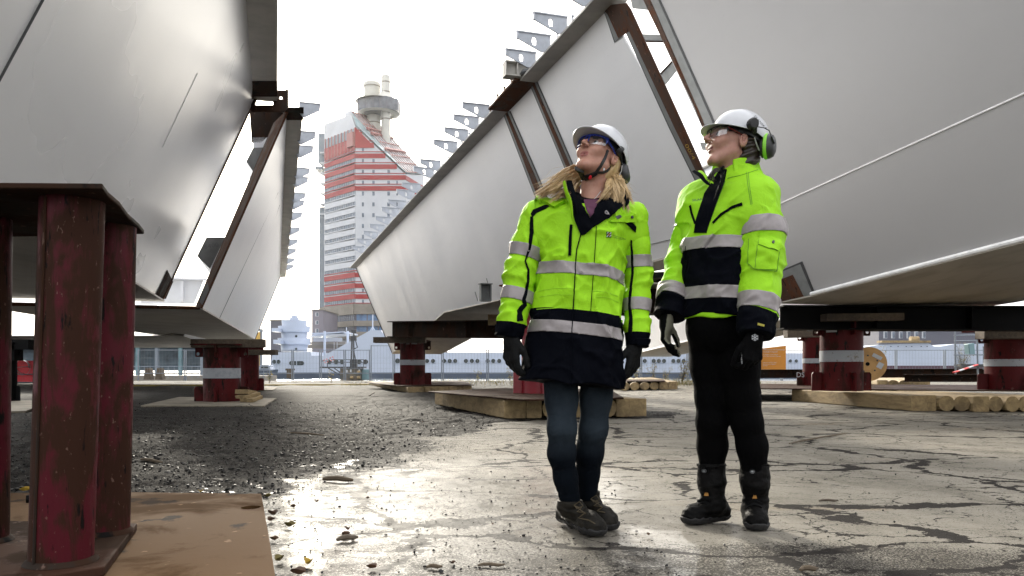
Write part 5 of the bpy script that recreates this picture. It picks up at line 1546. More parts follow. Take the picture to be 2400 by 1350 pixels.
M_HV = fabric('hi-vis yellow cloth', (.275, .58, .0055), .7, .40)
M_HV2 = fabric('second hi-vis yellow cloth', (.27, .575, .0065), .7, .35)
M_NAVY = fabric('navy cloth', (0.0014, 0.0019, 0.0042), .8, .35)
M_LIN = fabric('navy lining', (0.0012, 0.0016, 0.0033), .85, .3)
M_REF = mat('reflective tape', (.25, .225, .225), .45, .1, var=.1, scale=60., bmp=.05, bscale=400., bdist=.001)
M_JEAN = fabric('dark blue jeans', (.0034, .0055, .0088), .85, .5, .5)
_t = M_JEAN.node_tree; _p = _t.nodes['Principled BSDF']; _src = _p.inputs['Base Color'].links[0].from_socket      # worn, faded knees and thighs
_c = _t.nodes.new('ShaderNodeTexCoord'); _s = _t.nodes.new('ShaderNodeSeparateXYZ'); _t.links.new(_c.outputs['Object'], _s.inputs[0])
_f = mth(_t, 'MULTIPLY', ramp(_t, _s.outputs['Z'], [(.30, 0.), (.44, .9), (.60, .55), (.70, 0.)]), ramp(_t, tex(_t, 'ShaderNodeTexNoise', 6., None, 5.).outputs[0], [(.3, .3), (.7, 1.)]))
_t.links.new(mixc(_t, _f, _src, (.034, .046, .058)), _p.inputs['Base Color'])
M_TRO = fabric('black trousers', (0.0011, 0.0011, 0.0013), .85, .4)
M_BOOT = mat('worn dark boot leather', (.006, .0052, .004), .6, var=.5, scale=22., col2=(.014, .012, .0085), bmp=.5, bscale=70., bdist=.008, spec=.15)
M_BOOTB = mat('black boot leather', (.0016, .0016, .0016), .6, var=.5, scale=22., col2=(.0045, .0042, .004), bmp=.5, bscale=70., bdist=.008, spec=.08)
M_SOLE = mat('rubber sole', (0.006, 0.0054, 0.0054), .7, bmp=.5, bscale=60., bdist=.01)
M_GLV = fabric('dark grey glove', (0.0096, 0.0099, 0.0102), .7, .5)
M_GLVB = fabric('black glove', (0.0022, 0.0022, 0.0025), .75, .5)
M_GLVP = fabric('beige glove palm', (0.136, 0.132, 0.096), .75, .5)
M_HELM = mat('white helmet shell', (0.465, 0.4725, 0.495), .28, var=.04, bmp=.03, bscale=30.)
M_HARN = mat('helmet harness', (0.0075, 0.0075, 0.008), .6)
M_CUP = mat('grey ear cup', (0.027, 0.0282, 0.03), .45)
M_LIME = mat('lime rim', (0.225, 0.6, 0.0375), .5)
M_BLUEF = mat('blue spectacle frame', (.012, .03, .22), .3, bmp=0)
M_REDF = mat('dark red spectacle arm', (.16, .01, .015), .35, bmp=0)
M_LENS = glass('clear safety lens', (.88, .90, .93), .20)
M_EYE = mat('eye white', (.62, .60, .57), .25, bmp=0, var=.05)
M_IRIS = mat('iris', (.04, .05, .055), .15, bmp=0)
M_SHIRT = fabric('mauve top', (.09, .03, .06), .85, .2)
M_BROW = mat('brow hair', (.16, .10, .06), .8)


def skin(name, a, b_, lip):
    out = []
    for nm, c in ((name, a), (name + ' lip', lip)):
        m, t, p = nodes(nm)
        p.inputs['Specular IOR Level'].default_value = .4
        n = tex(t, 'ShaderNodeTexNoise', 38., None, 8., .7)
        t.links.new(mixc(t, ramp(t, n.outputs[0], [(.35, 0.), (.7, 1.)]), c, b_ if c is a else tuple(v * .8 for v in c)), p.inputs['Base Color'])
        p.inputs['Roughness'].default_value = .55
        p.inputs['Subsurface Weight'].default_value = .15; p.inputs['Subsurface Radius'].default_value = (.01, .004, .002); p.inputs['Subsurface Scale'].default_value = .5
        bump(t, p, tex(t, 'ShaderNodeTexNoise', 260., None, 3.).outputs[0], .15, .001)
        out.append(m)
    return out


SK1 = skin('fair skin', (.40, .215, .155), (.33, .155, .11), (.28, .10, .085))
SK2 = skin('fair cool skin', (.39, .215, .165), (.33, .16, .12), (.28, .11, .095))


def hairmat(name, a, b_):
    m, t, p = nodes(name)
    n = tex(t, 'ShaderNodeTexNoise', 40., (1, 1, .3), 5., .6)
    t.links.new(mixc(t, ramp(t, n.outputs[0], [(.3, 0.), (.7, 1.)]), a, b_), p.inputs['Base Color']); p.inputs['Roughness'].default_value = .42
    return m


M_BLOND = hairmat('blonde hair', (.56, .41, .22), (.34, .22, .095))
M_BRUN = hairmat('dark brown hair', (0.0072, 0.0042, 0.0027), (0.0204, 0.0108, 0.006))


def hframe(yaw, pitch, roll=0.):           # columns: her right, forward, up
    fw = Vector((-math.sin(yaw) * math.cos(pitch), -math.cos(yaw) * math.cos(pitch), math.sin(pitch)))
    up = Vector((math.sin(yaw) * math.sin(pitch), math.cos(yaw) * math.sin(pitch), math.cos(pitch)))
    up = Matrix.Rotation(roll, 3, fw) @ up
    rt = fw.cross(up)
    return Matrix((rt, fw, up)).transposed()


def head_sdf(P, c, M, s_=1., jaw=1., neck=None, nose=0., chin=0.):
    q_ = [(P[i] - c[i]) for i in range(3)]
    L = [sum(M[j][i] * q_[j] for j in range(3)) / s_ for i in range(3)]
    x, y, z = L; L = [np.abs(x), y, z]         # symmetric
    d = ell(L, (0, -.012, .040), (.074, .096, .088))
    d = smin(d, ell(L, (0, .030, -.030), (.058 * jaw, .062, .080)), .03)
    d = smin(d, rc(L, (.050 * jaw, .005, -.045), (.013, .068 + chin, -.097), .023, .016), .022)
    d = smin(d, rc(L, (0, .072 + chin, -.098), (.010, .070 + chin, -.099), .0155, .0135), .016)
    d = smin(d, rc(L, (.040, .066, -.018), (.034, .074, -.030), .020, .018), .025)
    d = smin(d, rc(L, (.004, .081, .027), (.044, .070, .022), .0115, .009), .016)
    d = smax(d, -ell(L, (.031, .100, .004), (.019, .017, .012)), .012)
    d = smin(d, ell(L, (.031, .0785, .003), (.0135, .0125, .0105)), .004)
    d = smin(d, rc(L, (0, .090, .018), (0, .116 + nose, -.020), .0070, .0095), .009)
    d = smin(d, ell(L, (.0110, .103 + nose * .6, -.025), (.0080, .011, .0075)), .006)
    d = smax(d, -ell(L, (.0065, .108, -.034), (.0038, .006, .004)), .004)
    d = smin(d, ell(L, (0, .0800, -.0500), (.026, .0095, .0050)), .008)
    d = smin(d, ell(L, (0, .0795, -.0612), (.022, .0098, .0058)), .008)
    d = smax(d, -ell(L, (0, .0930, -.0556), (.025, .010, .0014)), .003)
    d = smax(d, -ell(L, (0, .098, -.0755), (.018, .012, .005)), .010)
    e = ell(L, (.078, -.010, -.006), (.011, .018, .030))
    e = smax(e, -ell(L, (.089, -.005, -.001), (.011, .010, .018)), .003)
    e = smin(e, ell(L, (.083, -.006, .000), (.004, .005, .010)), .003)
    d = smin(d, e, .008)
    d = d * s_
    if neck:
        d = smin(d, chain(P, neck[0], neck[1], .03), .028)
    return d, L


def helmet(par, c, M, s_, m, wide=1.0):
    loc = lambda x, y, z: Vector(c) + M @ Vector((x, y, z)) * s_
    mb = MB(); NT, NP = 64, 20; vs_ = []
    for i in range(NP + 4):
        for k in range(NT):
            t_ = 2 * math.pi * k / NT; fx, fy = math.sin(t_), math.cos(t_)
            if i <= NP:
                ph = (i / NP) * R(92); rr_ = math.sin(ph) ** .86
                x, y, z = .103 * wide * rr_ * fx, .124 * rr_ * fy - .012, .030 + .108 * math.cos(ph)
                rid = .0045 * math.exp(-(x / .016) ** 2) * max(0, math.cos(ph)) + .003 * math.exp(-((abs(x) - .048) / .008) ** 2) * math.cos(ph)
                z += rid; z -= .016 * (i / NP) ** 4 * max(0, -fy)
                x0, y0, z0 = x, y, z
            else:
                j = i - NP; ex = .004 + .048 * max(0, fy) ** 1.6
                x, y, z = .103 * wide * fx + fx * ex * j / 3 * .7, .124 * fy - .012 + fy * ex * j / 3, .030 + .108 * math.cos(R(92)) - .016 * max(0, -fy) - .010 * (j / 3) ** 1.5 * max(0, fy) - .001 * j
            vs_.append(loc(x, y, z))
    fs_ = [(i * NT + k, i * NT + (k + 1) % NT, (i + 1) * NT + (k + 1) % NT, (i + 1) * NT + k) for i in range(NP + 3) for k in range(NT)]
    mb.add(vs_, fs_, 0, True)
    o = obj('helmet_shell', mb, m, par)
    so_ = o.modifiers.new('thick', 'SOLIDIFY'); so_.thickness = .003; so_.offset = -1
    mb = MB(); vs_ = []
    for i in range(9):
        for k in range(40):
            t_ = 2 * math.pi * k / 40; ph = R(30) + R(70) * i / 8
            vs_.append(loc(.090 * math.sin(ph) * math.sin(t_), .111 * math.sin(ph) * math.cos(t_) - .012, .022 + .085 * math.cos(ph) - .012 * max(0, -math.cos(t_))))
    mb.add(vs_, [(i * 40 + k, i * 40 + (k + 1) % 40, (i + 1) * 40 + (k + 1) % 40, (i + 1) * 40 + k) for i in range(8) for k in range(40)], 0, True)
    obj('helmet_harness', mb, M_HARN, par)
    return o, loc


def specs(par, loc, mf, marm, fr=.0028):
    g = []
    mb = MB(); lens = MB()
    for s_ in (-1, 1):
        grid_ = [];
        for j in range(7):
            v = j / 6
            for i in range(9):
                u = i / 8; a = u * R(62)
                grid_.append(loc(s_ * (.008 + .070 * math.sin(a) * 1.02), .107 - .062 * (1 - math.cos(a)) * 1.2, .026 - (.008 + .042 * (1 - .35 * u ** 2)) * v + .004 * u))
        lens.add(grid_, [(j * 9 + i, j * 9 + i + 1, (j + 1) * 9 + i + 1, (j + 1) * 9 + i) for j in range(6) for i in range(8)], 0, True)
        mb.tube([q_ + (M_off if False else Vector((0, 0, 0))) for q_ in grid_[:9]], [fr] * 6 + [fr * 1.2, fr * 1.7, fr * 2.1], 8)
        mb.tube([grid_[j * 9] for j in range(5)], fr * .8, 6)
        mb.tube([grid_[j * 9 + 8] for j in range(5)], [fr * 1.9, fr * 1.7, fr * 1.4, fr, fr * .6], 6)
    mb.tube([loc(-.009, .107, .025), loc(0, .111, .022), loc(.009, .107, .025)], fr * 1.15, 6)
    root = obj('spectacles', mb, mf, par)
    o = obj('lens', lens, M_LENS); o.parent = root; o.matrix_parent_inverse = Matrix.Identity(4)
    mb = MB()
    for s_ in (-1, 1): mb.tube([loc(s_ * .071, .070, .024), loc(s_ * .078, .03, .018), loc(s_ * .080, -.012, .008)], [fr * 1.9, fr * 1.5, fr], 8, flat=.5)
    o = obj('arms', mb, marm); o.parent = root; o.matrix_parent_inverse = Matrix.Identity(4)


def eyes(par, loc, gaze=(0, 0)):
    for s_ in (-1, 1):
        c_ = loc(s_ * .031, .0792, .003); fwd = (loc(s_ * .031 + gaze[0], 1.0792, .003 + gaze[1]) - c_).normalized(); u_ = fwd.orthogonal().normalized(); v_ = fwd.cross(u_)
        mb = MB(); mb.lathe([(.0128 * math.sin(a), .0128 * math.cos(a)) for a in np.linspace(.55, 1.7, 8)], c_, 20, ax=(u_, v_, fwd), m=0)
        mb.lathe([(.0128 * math.sin(a), .0128 * math.cos(a)) for a in np.linspace(0, .55, 5)], c_, 20, ax=(u_, v_, fwd), m=1)
        obj('eye', mb, [M_EYE, M_IRIS], par)


def hand_sdf(wr_, dirF, palmN, thumbD, curl, k=1., spread=.0, thumb=None, fist=0.):
    """five separate fingers; returns a function and its bounds"""
    dirF = Vector(dirF).normalized(); palmN = Vector(palmN); palmN = (palmN - dirF * palmN.dot(dirF)).normalized()
    tD = dirF.cross(palmN); tD = tD if tD.dot(Vector(thumbD)) > 0 else -tD
    W_ = Vector(wr_); segs = []
    for i, (off, ln, pl_len) in enumerate(((.031, .074, .088), (.010, .082, .092), (-.011, .075, .088), (-.031, .060, .080))):
        off *= k; r0 = .0118 * k
        kn_ = W_ + dirF * pl_len * k + tD * off * 1.12
        segs.append(('palm', W_ + tD * off * .62 + dirF * .004, kn_, .0175 * k, .0135 * k))
        p_ = kn_; a = 0.
        for frac, cu_, rr_ in ((.46, curl[0] + i * .07, .0118), (.30, curl[1] + i * .05, .0108), (.24, curl[2], .0096)):
            a += cu_; d_ = dirF * math.cos(a) + palmN * math.sin(a) + tD * spread * (1.5 - i) * .3
            q_ = p_ + d_.normalized() * ln * k * frac; segs.append(('f%d' % i, p_, q_, r0, rr_ * k)); p_, r0 = q_, rr_ * k
    th = thumb or (.75, .55)
    b_ = W_ + dirF * .022 * k + tD * .026 * k + palmN * .006
    d1 = (tD * th[0] + dirF * .75 + palmN * .35).normalized(); e1 = b_ + d1 * .045 * k
    d2 = (tD * th[1] * .5 + dirF * .95 + palmN * .35).normalized(); e2 = e1 + d2 * .036 * k
    d3 = (tD * .02 + dirF + palmN * .35).normalized(); e3 = e2 + d3 * .027 * k
    segs += [('t', b_, e1, .0165 * k, .0135 * k), ('t', e1, e2, .0135 * k, .0120 * k), ('t', e2, e3, .0120 * k, .0098 * k)]
    pts = [p_ for s_ in segs for p_ in s_[1:3]]
    lo = [min(p_[i] for p_ in pts) - .03 for i in range(3)]; hi = [max(p_[i] for p_ in pts) + .03 for i in range(3)]

    def fn(P):
        groups = {}
        for nm, a, b2, ra, rb in segs:
            d = rc(P, a, b2, ra, rb); groups[nm] = d if nm not in groups else smin(groups[nm], d, .016 if nm == 'palm' else .004)
        d = groups.pop('palm'); d = smin(d, rc(P, W_ - dirF * .03, W_ + dirF * .02, .026 * k, .028 * k), .02)
        for nm, q_ in groups.items(): d = smin(d, q_, .006 if nm != 't' else .012)
        return d + .0010 * np.sin(P[0] * 300 + P[2] * 420) * vn3(P[0] * 60, P[1] * 60, P[2] * 60)
    return fn, lo, hi, segs


def glove(par, m, *a, pm=None, tipm=None, **kw):
    fn, lo, hi, segs = hand_sdf(*a, **kw)
    vf = surf(fn, lo, hi, .0028)
    g = skin_obj('glove', vf, [m] + ([pm] if pm else []), par)
    if pm:
        palmN = Vector(a[2]).normalized()
        tips = [s_[2] for s_ in segs if s_[0].startswith('f')][2::3]
        for p_ in g.data.polygons:
            c_ = p_.center
            if tipm:
                if min((c_ - q_).length for q_ in tips) < .017: p_.material_index = 1
            elif p_.normal.dot(palmN) > .4: p_.material_index = 1
    return g, vf


def boot(par, heel, toe, shaft, rs, m, name='boot', lift=0.):
    h = Vector(heel); tt = Vector(toe); d = (tt - h); L = d.length; d.normalize(); s_ = Vector((-d.y, d.x, 0))
    A = [h + d * .01 + ZUP * .045, h + d * L * .35 + ZUP * .045, h + d * L * .70 + ZUP * .040, tt - d * .030 + ZUP * .034]
    foot_r = [.038, .036, .043, .034]

    def foot(P):
        e = chain(P, A, foot_r, .03)
        e = smin(e, rc(P, h + d * L * .28 + ZUP * .085, tt - d * .07 + ZUP * .045, .036, .032), .03)
        e = smin(e, rc(P, tt - d * .045 + s_ * .012 + ZUP * .034, tt - d * .045 - s_ * .012 + ZUP * .034, .033, .033), .02)
        return e

    def fn(P):
        e = smin(foot(P), chain(P, [h + d * L * .16 + ZUP * .07] + shaft, [.042] + rs, .03), .03)
        w_ = vn3(P[0] * 26, P[1] * 26, P[2] * 60, 5) * .007 + .0025 * np.abs(np.sin(P[2] * 110 + 3 * vn3(P[0] * 20, P[1] * 20, P[2] * 9, 8))) * np.clip((.22 - P[2]) / .1, 0, 1)
        e = e + w_
        return np.maximum(np.maximum(e, .012 - P[2]), P[2] - shaft[-1][2])
    pts = [h, tt] + shaft
    lo = [min(p_[i] for p_ in pts) - .085 for i in range(2)] + [-.01]; hi = [max(p_[i] for p_ in pts) + .085 for i in range(2)] + [shaft[-1][2] + .02]
    vf = surf(fn, lo, hi, .0045)
    b_ = skin_obj(name, vf, m, par)
    so_ = surf(lambda P: np.maximum(np.maximum(foot(P) - .005, P[2] - .030 - .004 * np.sin((P[0] * d.x + P[1] * d.y) * 170)), .001 - P[2]), lo, hi, .0045)
    o = skin_obj('sole', so_, M_SOLE, None); o.parent = b_; o.matrix_parent_inverse = Matrix.Identity(4)
    return b_, vf


def clump(mb, rr, pts, n, spread, r0, r1, wave, seed):      # a lock of hair: strands that wave together
    for q_ in range(n):
        o = [Vector((rr.gauss(0, 1), rr.gauss(0, 1), rr.gauss(0, 1))) * spread * (.5 + .5 * i / len(pts)) for i in range(len(pts))]
        e = rr.uniform(.82, 1.06); P_ = [Vector(p_) + d for p_, d in zip(pts, o)]; P_[-1] = P_[-2].lerp(P_[-1], e)
        lock(mb, P_, rr.uniform(r0, r1), wave, seed, 18)


def lock(mb, pts, r0, wave=.01, seed=0, n=14, m=0, flat=.5):
    rr = random.Random(seed); ph, ph2 = rr.uniform(0, 6), rr.uniform(0, 6); fq = rr.uniform(.8, 1.7)
    P_ = [Vector(p_) for p_ in pts]; out = []; rs = []
    for i in range(n + 1):
        u = i / n * (len(P_) - 1); k = min(int(u), len(P_) - 2); f_ = u - k
        p0, p1, p2, p3 = P_[max(k - 1, 0)], P_[k], P_[k + 1], P_[min(k + 2, len(P_) - 1)]
        q_ = .5 * ((2 * p1) + (p2 - p0) * f_ + (2 * p0 - 5 * p1 + 4 * p2 - p3) * f_ ** 2 + (3 * p1 - p0 - 3 * p2 + p3) * f_ ** 3)
        w_ = wave * (i / n) ** .8
        out.append(q_ + Vector((math.sin(ph + fq * 6.28 * i / n), math.sin(ph2 + fq * 6.28 * i / n), .5 * math.cos(ph + fq * 5 * i / n))) * w_)
        rs.append(r0 * (.55 + .45 * math.sin(math.pi * min(1, .25 + .75 * i / n))) * (1 - .75 * (i / n) ** 3))
    mb.tube(out, rs, 5, m=m, flat=flat)
# ================================================================== the woman on the left
def folds(P, seed, amp, sx=9., sz=5.):
    return amp * (vn3(P[0] * sx, P[1] * sx, P[2] * sz, seed) + .5 * vn3(P[0] * sx * 2.1 + P[2] * 5, P[1] * sx * 2.1, P[2] * sz * 2.3, seed + 1))


def ridges(P, t_, amp, fr, seed, lo_, hi_):     # creases running round a sleeve or leg, t_ metres along it
    n_ = vn3(P[0] * 10, P[1] * 10, P[2] * 8, seed)
    e = np.clip((t_ - lo_) / .05, 0, 1) * np.clip((hi_ - t_) / .05, 0, 1)
    return amp * e * (1 - np.abs(np.sin(t_ * fr + n_ * 5))) * (.6 + n_)


def along(P, pts):
    best = np.full(P[0].shape, 9., f4); T_ = np.zeros(P[0].shape, f4); acc = 0.
    for a, b in zip(pts, pts[1:]):
        a, b = np.array(a, f4), np.array(b, f4); ba = b - a; L = float(np.linalg.norm(ba))
        h = np.clip(sum((P[i] - a[i]) * ba[i] for i in range(3)) / (ba @ ba), 0, 1)
        d = np.sqrt(sum((P[i] - a[i] - ba[i] * h) ** 2 for i in range(3)))
        m_ = d < best; best = np.where(m_, d, best); T_ = np.where(m_, acc + h * L, T_); acc += L
    return T_


def crease(P, seed, amp, M):
    q_ = [sum(M[i][j] * P[j] for j in range(3)) for i in range(3)]
    n_ = vn3(q_[0], q_[1], q_[2], seed) + .35 * vn3(q_[0] * 2.2, q_[1] * 2.2, q_[2] * 2.2, seed + 3)
    return -amp * np.clip(1 - np.abs(n_) * 7, 0, 1) ** 1.5


CRA = ((9., 5., 4.), (3., 9., 3.), (-5., 3., 8.))
CRB = ((8., 5., -5.), (3., 9., 3.), (6., 3., 7.))


class Jacket:
    """a jacket body that runs over the shoulders, and two sleeves of their own"""
    def __init__(s, par, knots, yaw, arms, radii, lo, hi, mats, seed, ex=2.5, vox=.0055, extra=None, cap=.13):
        s.arms, s.par = arms, par

        def body(P):
            t_ = torso_sdf(P, knots, yaw, ex) + folds(P, seed, .018, 6., 4.) + folds(P, seed + 9, .006, 14., 9.) + crease(P, seed + 20, .009, CRA) + crease(P, seed + 40, .007, CRB)
            if extra: t_ = extra(P, t_)
            for q_, r_ in zip(arms, radii):
                a, b = Vector(q_[0]), Vector(q_[1]); e_ = a + (b - a).normalized() * cap * .55
                t_ = smin(t_, rc(P, a, e_, r_[0] + .003, r_[0] + (r_[1] - r_[0]) * .6 + .003), .06)
            return t_

        def sleeve(i):
            q_, r_ = arms[i], radii[i]; L = sum((Vector(b) - Vector(c)).length for b, c in zip(q_, q_[1:]))
            end = (Vector(q_[-1]) - Vector(q_[-2])).normalized()

            def fn(P):
                T_ = along(P, q_)
                e = chain(P, q_, r_, .03) + ridges(P, T_, -.012, 55., seed + 3 + i, L * .34, L * .62) + ridges(P, T_, -.011, 60., seed + 6 + i, L * .72, L * .97) + folds(P, seed + 5 + i, .012, 9., 9.) + crease(P, seed + 60 + i, .008, CRA)
                return np.maximum(e, sum((P[j] - q_[-1][j]) * end[j] for j in range(3)))
            l_ = [min(p_[k] for p_ in q_) - .12 for k in range(3)]; h_ = [max(p_[k] for p_ in q_) + .12 for k in range(3)]
            return surf(fn, l_, h_, vox)
        s.vf = [surf(body, lo, hi, vox), sleeve(0), sleeve(1)]
        s.o = skin_obj('jacket', s.vf[0], mats, par)
        s.sl = [skin_obj('sleeve', v, mats, par) for v in s.vf[1:]]

    def cut(s, cuts, setm):
        for i, o in enumerate([s.o] + s.sl):
            split_by(o, [i] * len(o.data.polygons), [c for c in cuts if c[0] == i], setm)

    def tape(s, limb, co1, no1, co2, no2, name='reflective_band', m=None):
        band_of(name, s.vf[limb], np.ones(len(s.vf[limb][1]), bool), [(co1, no1), (co2, -Vector(no2))], m or M_REF, s.par)

    def arm_tape(s, limb, px0, px1, y_dir, m=None):
        q_ = s.arms[limb - 1]

        def pt(y):                         # the place on the sleeve's axis at this row
            for a, b in zip(q_, q_[1:]):
                ya, yb = (HZ - (p_[2] - CH) * F / p_[1] for p_ in (a, b))
                if ya <= y <= yb or (b is q_[-1]):
                    return Vector(a) + (Vector(b) - Vector(a)) * ((y - ya) / (yb - ya)), (Vector(b) - Vector(a)).normalized()
        c0, d0 = pt(px0); c1, d1 = pt(px1)
        n_ = (d0 + d1 + Vector(y_dir)).normalized()
        s.tape(limb, c1, n_, c0, n_, m=m)


D1 = 3.30
Q1 = lambda x, y, d=0.: tuple(U(x, y, D1 + d))
W1 = thing('person', 'blonde woman in a long yellow hi-vis coat and white helmet, looking up, jeans and boots', 'person', GZ(1375, 1240))
k1 = D1 / F


def kn1(y, x, hw, b, d=0.):
    p_ = Q1(x, y, d); return (p_[2], p_[0], p_[1], hw * k1 * .965, b)


knots = [kn1(910, 1334, 123, .150), kn1(850, 1338, 118, .146), kn1(760, 1347, 112, .138), kn1(680, 1357, 104, .130), kn1(610, 1364, 101, .128), kn1(550, 1368, 103, .126), kn1(510, 1369, 106, .116), kn1(492, 1370, 101, .104, .01), kn1(478, 1374, 76, .090, .02), kn1(468, 1378, 56, .070, .04), kn1(458, 1380, 44, .055, .06)]
armR = [Q1(1262, 510, .01), Q1(1236, 575, .0), Q1(1222, 640, -.01), Q1(1212, 700, -.02), Q1(1198, 762, -.05), Q1(1193, 792, -.055)]
armL = [Q1(1478, 512, .03), Q1(1490, 580, .03), Q1(1494, 650, .03), Q1(1492, 710, .01), Q1(1493, 770, -.02), Q1(1492, 812, -.03)]
J1 = Jacket(W1, knots, R(-14), [armR, armL], [[.072, .063, .060, .058, .052, .051], [.067, .056, .053, .052, .050, .048]], (.02, 3.05, .55), (.66, 3.56, 1.45), [M_HV, M_NAVY], 31,
            extra=lambda P, t_: np.maximum(t_, sum((Q1(1350, 899, -.13)[i] - P[i]) * (.10, .05, 1)[i] for i in range(3))) + .006 * np.clip((.92 - P[2]) * 4, 0, 1) * np.sin(np.arctan2(P[1] - D1, P[0] - .26) * 5 + 1.))
TN = Vector((.13, .12, 1)).normalized()
fz = lambda y, x=1350: Vector(Q1(x, y, -.13))
cut_n = fz(726)
arm_cut = []
for limb, q_ in ((1, armR), (2, armL)):
    a, b = Vector(q_[-2]), Vector(q_[-1]); n_ = (b - a).normalized()
    arm_cut.append((limb, a + (b - a) * (-.10 if limb == 1 else .30), n_))
HEM = fz(899); HN = Vector((.10, .05, 1)).normalized()


NK = Vector(Q1(1383, 486))


def setm1(l_, c_, n_):
    if l_ == 0: return 1 if (c_ - cut_n).dot(TN) < 0 or (c_.z > NK.z and abs(c_.x - NK.x) < .075 and c_.y < 3.32) else 0
    for limb, co_, no_ in arm_cut:
        if l_ == limb: return 1 if (c_ - co_).dot(no_) > 0 else 0
    return 0


J1.cut([(0, cut_n, TN)] + arm_cut, setm1)
for y0, y1 in ((613, 642), (755, 783)):
    J1.tape(0, fz(y0), TN, fz(y1), TN)
J1.arm_tape(1, 578, 606, (-.12, .10, .0)); J1.arm_tape(1, 680, 708, (-.10, .15, 0))
J1.arm_tape(2, 600, 628, (.0, .05, 0)); J1.arm_tape(2, 704, 732, (.0, .1, 0))
C1 = Cloth(J1.o, *J1.sl)


def sew(name, fn, m, par=W1):
    mb = MB(); fn(mb); return obj(name, mb, m, par)


sew('collar_lining', lambda mb: (C1.patch(mb, [(1336, 432), (1352, 452), (1364, 480), (1384, 512), (1397, 488), (1412, 455), (1424, 434), (1445, 446), (1470, 474), (1430, 508), (1390, 534), (1371, 550), (1362, 552), (1348, 520), (1342, 500), (1341, 470)], .010, .008)), M_LIN)
sew('shirt', lambda mb: C1.patch(mb, [(1368, 470), (1404, 470), (1398, 492), (1384, 510), (1374, 492)], .006, .006), M_SHIRT)
sew('zip', lambda mb: C1.line(mb, [(1362, 548), (1352, 585), (1348, 640), (1344, 720), (1341, 770), (1340, 860), (1338, 905)], .004, .005), M_NAVY)
sew('placket_seam', lambda mb: C1.line(mb, [(1398, 530), (1394, 600), (1388, 680), (1384, 735)], .0025, .0025), M_NAVY)
sew('chest_zip', lambda mb: C1.line(mb, [(1339, 527), (1337, 560), (1335, 599)], [.011, .012, .012], .006), M_NAVY)
sew('shoulder_yoke_patch', lambda mb: C1.patch(mb, [(1244, 502), (1250, 492), (1275, 482), (1291, 481), (1280, 489), (1258, 499), (1248, 510)], .004), M_NAVY)
sew('shoulder_yoke_patch', lambda mb: C1.patch(mb, [(1465, 521), (1482, 522), (1491, 532), (1489, 545), (1478, 535)], .004), M_NAVY)
sew('sleeve_piping', lambda mb: C1.line(mb, [(1246, 508), (1246, 545), (1240, 585), (1231, 612), (1238, 632), (1237, 660), (1231, 690), (1227, 702), (1230, 714), (1222, 722), (1217, 730), (1219, 752)], [.012, .017, .013, .006, .010, .013, .019, .026], .004), M_NAVY)
sew('sleeve_piping', lambda mb: C1.line(mb, [(1479, 563), (1482, 600), (1483, 640), (1478, 680), (1476, 715), (1479, 745), (1477, 788)], [.006, .011, .009, .012, .014, .020], .004), M_NAVY)
for px in ([(1262, 682), (1300, 675), (1342, 675)], [(1264, 696), (1300, 690), (1342, 690)], [(1386, 682), (1420, 684), (1458, 698)], [(1390, 694), (1424, 697), (1456, 711)], [(1258, 725), (1300, 722), (1340, 719)]):
    sew('pocket_seam', lambda mb: C1.line(mb, px, .0025, .0018), mat('yellow seam', (.30, .62, .01), .8))
sew('hood_flap', lambda mb: C1.patch(mb, [(1427, 520), (1448, 508), (1486, 502), (1492, 515), (1487, 521), (1440, 521)], .009, .008), M_HV)
for x, y in ((1448, 508), (1478, 508)):
    sew('press_stud', lambda mb: C1.patch(mb, [(x + 3.5 * math.cos(a), y + 3.5 * math.sin(a)) for a in np.linspace(0, 5.6, 9)], .013, .004), M_DRIM)
for x, y in ((1453, 470), (1422, 501)):
    sew('press_stud', lambda mb: (C1.patch(mb, [(x + 3.6 * math.cos(a), y + 3.6 * math.sin(a)) for a in np.linspace(0, 5.6, 9)], .014, .004)), M_REF)
    sew('press_stud', lambda mb: (C1.patch(mb, [(x + 1.8 * math.cos(a), y + 1.8 * math.sin(a)) for a in np.linspace(0, 5.6, 9)], .0155, .004)), M_DRIM)


def plate3(name, px, m, par, th=.007, sub=0):      # stiff cloth piece: px = (x, y, depth)
    mb = MB(); P_ = [U(*q_) for q_ in px]; n_ = (P_[1] - P_[0]).cross(P_[2] - P_[0]).normalized()
    mb.prism(P_, n_ * th); return obj(name, mb, m, par, bevel=.003)


sew('hood_collar', lambda mb: C1.patch(mb, [(1247, 466), (1262, 455), (1290, 446), (1318, 447), (1331, 460), (1333, 473), (1318, 480), (1300, 489), (1275, 478)], .016, .014), M_HV)
mb = MB(); lock(mb, [U(1322, 428, 3.22), U(1327, 450, 3.20), U(1337, 475, 3.175), U(1341, 508, 3.165), U(1345, 530, 3.168)], .020, 0, n=12, flat=.35); obj('stand_collar', mb, M_HV, W1)
mb = MB(); lock(mb, [U(1334, 424, 3.235), U(1340, 448, 3.205), U(1348, 470, 3.185), U(1353, 500, 3.172)], .015, 0, n=12, flat=.4); obj('stand_collar_lining', mb, M_LIN, W1)
mb = MB(); lock(mb, [U(1440, 432, 3.30), U(1456, 448, 3.25), U(1470, 470, 3.215), U(1466, 484, 3.20)], .016, 0, n=12, flat=.5); obj('collar_roll', mb, M_LIN, W1)
M_DKG = mat('dark green print', (.03, .09, .02), .7, bmp=0)
sew('city_lettering', lambda mb: (C1.text(mb, 'Göteborgs Stad', (1434.5, 552), (1465, 562), 3.2, .002), C1.text(mb, 'Trafikkontoret', (1434.5, 556.5), (1458, 562.5), 2.4, .002)), M_DKG)
emb = sew('city_emblem', lambda mb: (C1.patch(mb, [(1421, 543), (1432.5, 544), (1432, 556.5), (1427, 556), (1421, 555)], .003, m=0, cell=3.)), M_DKG)
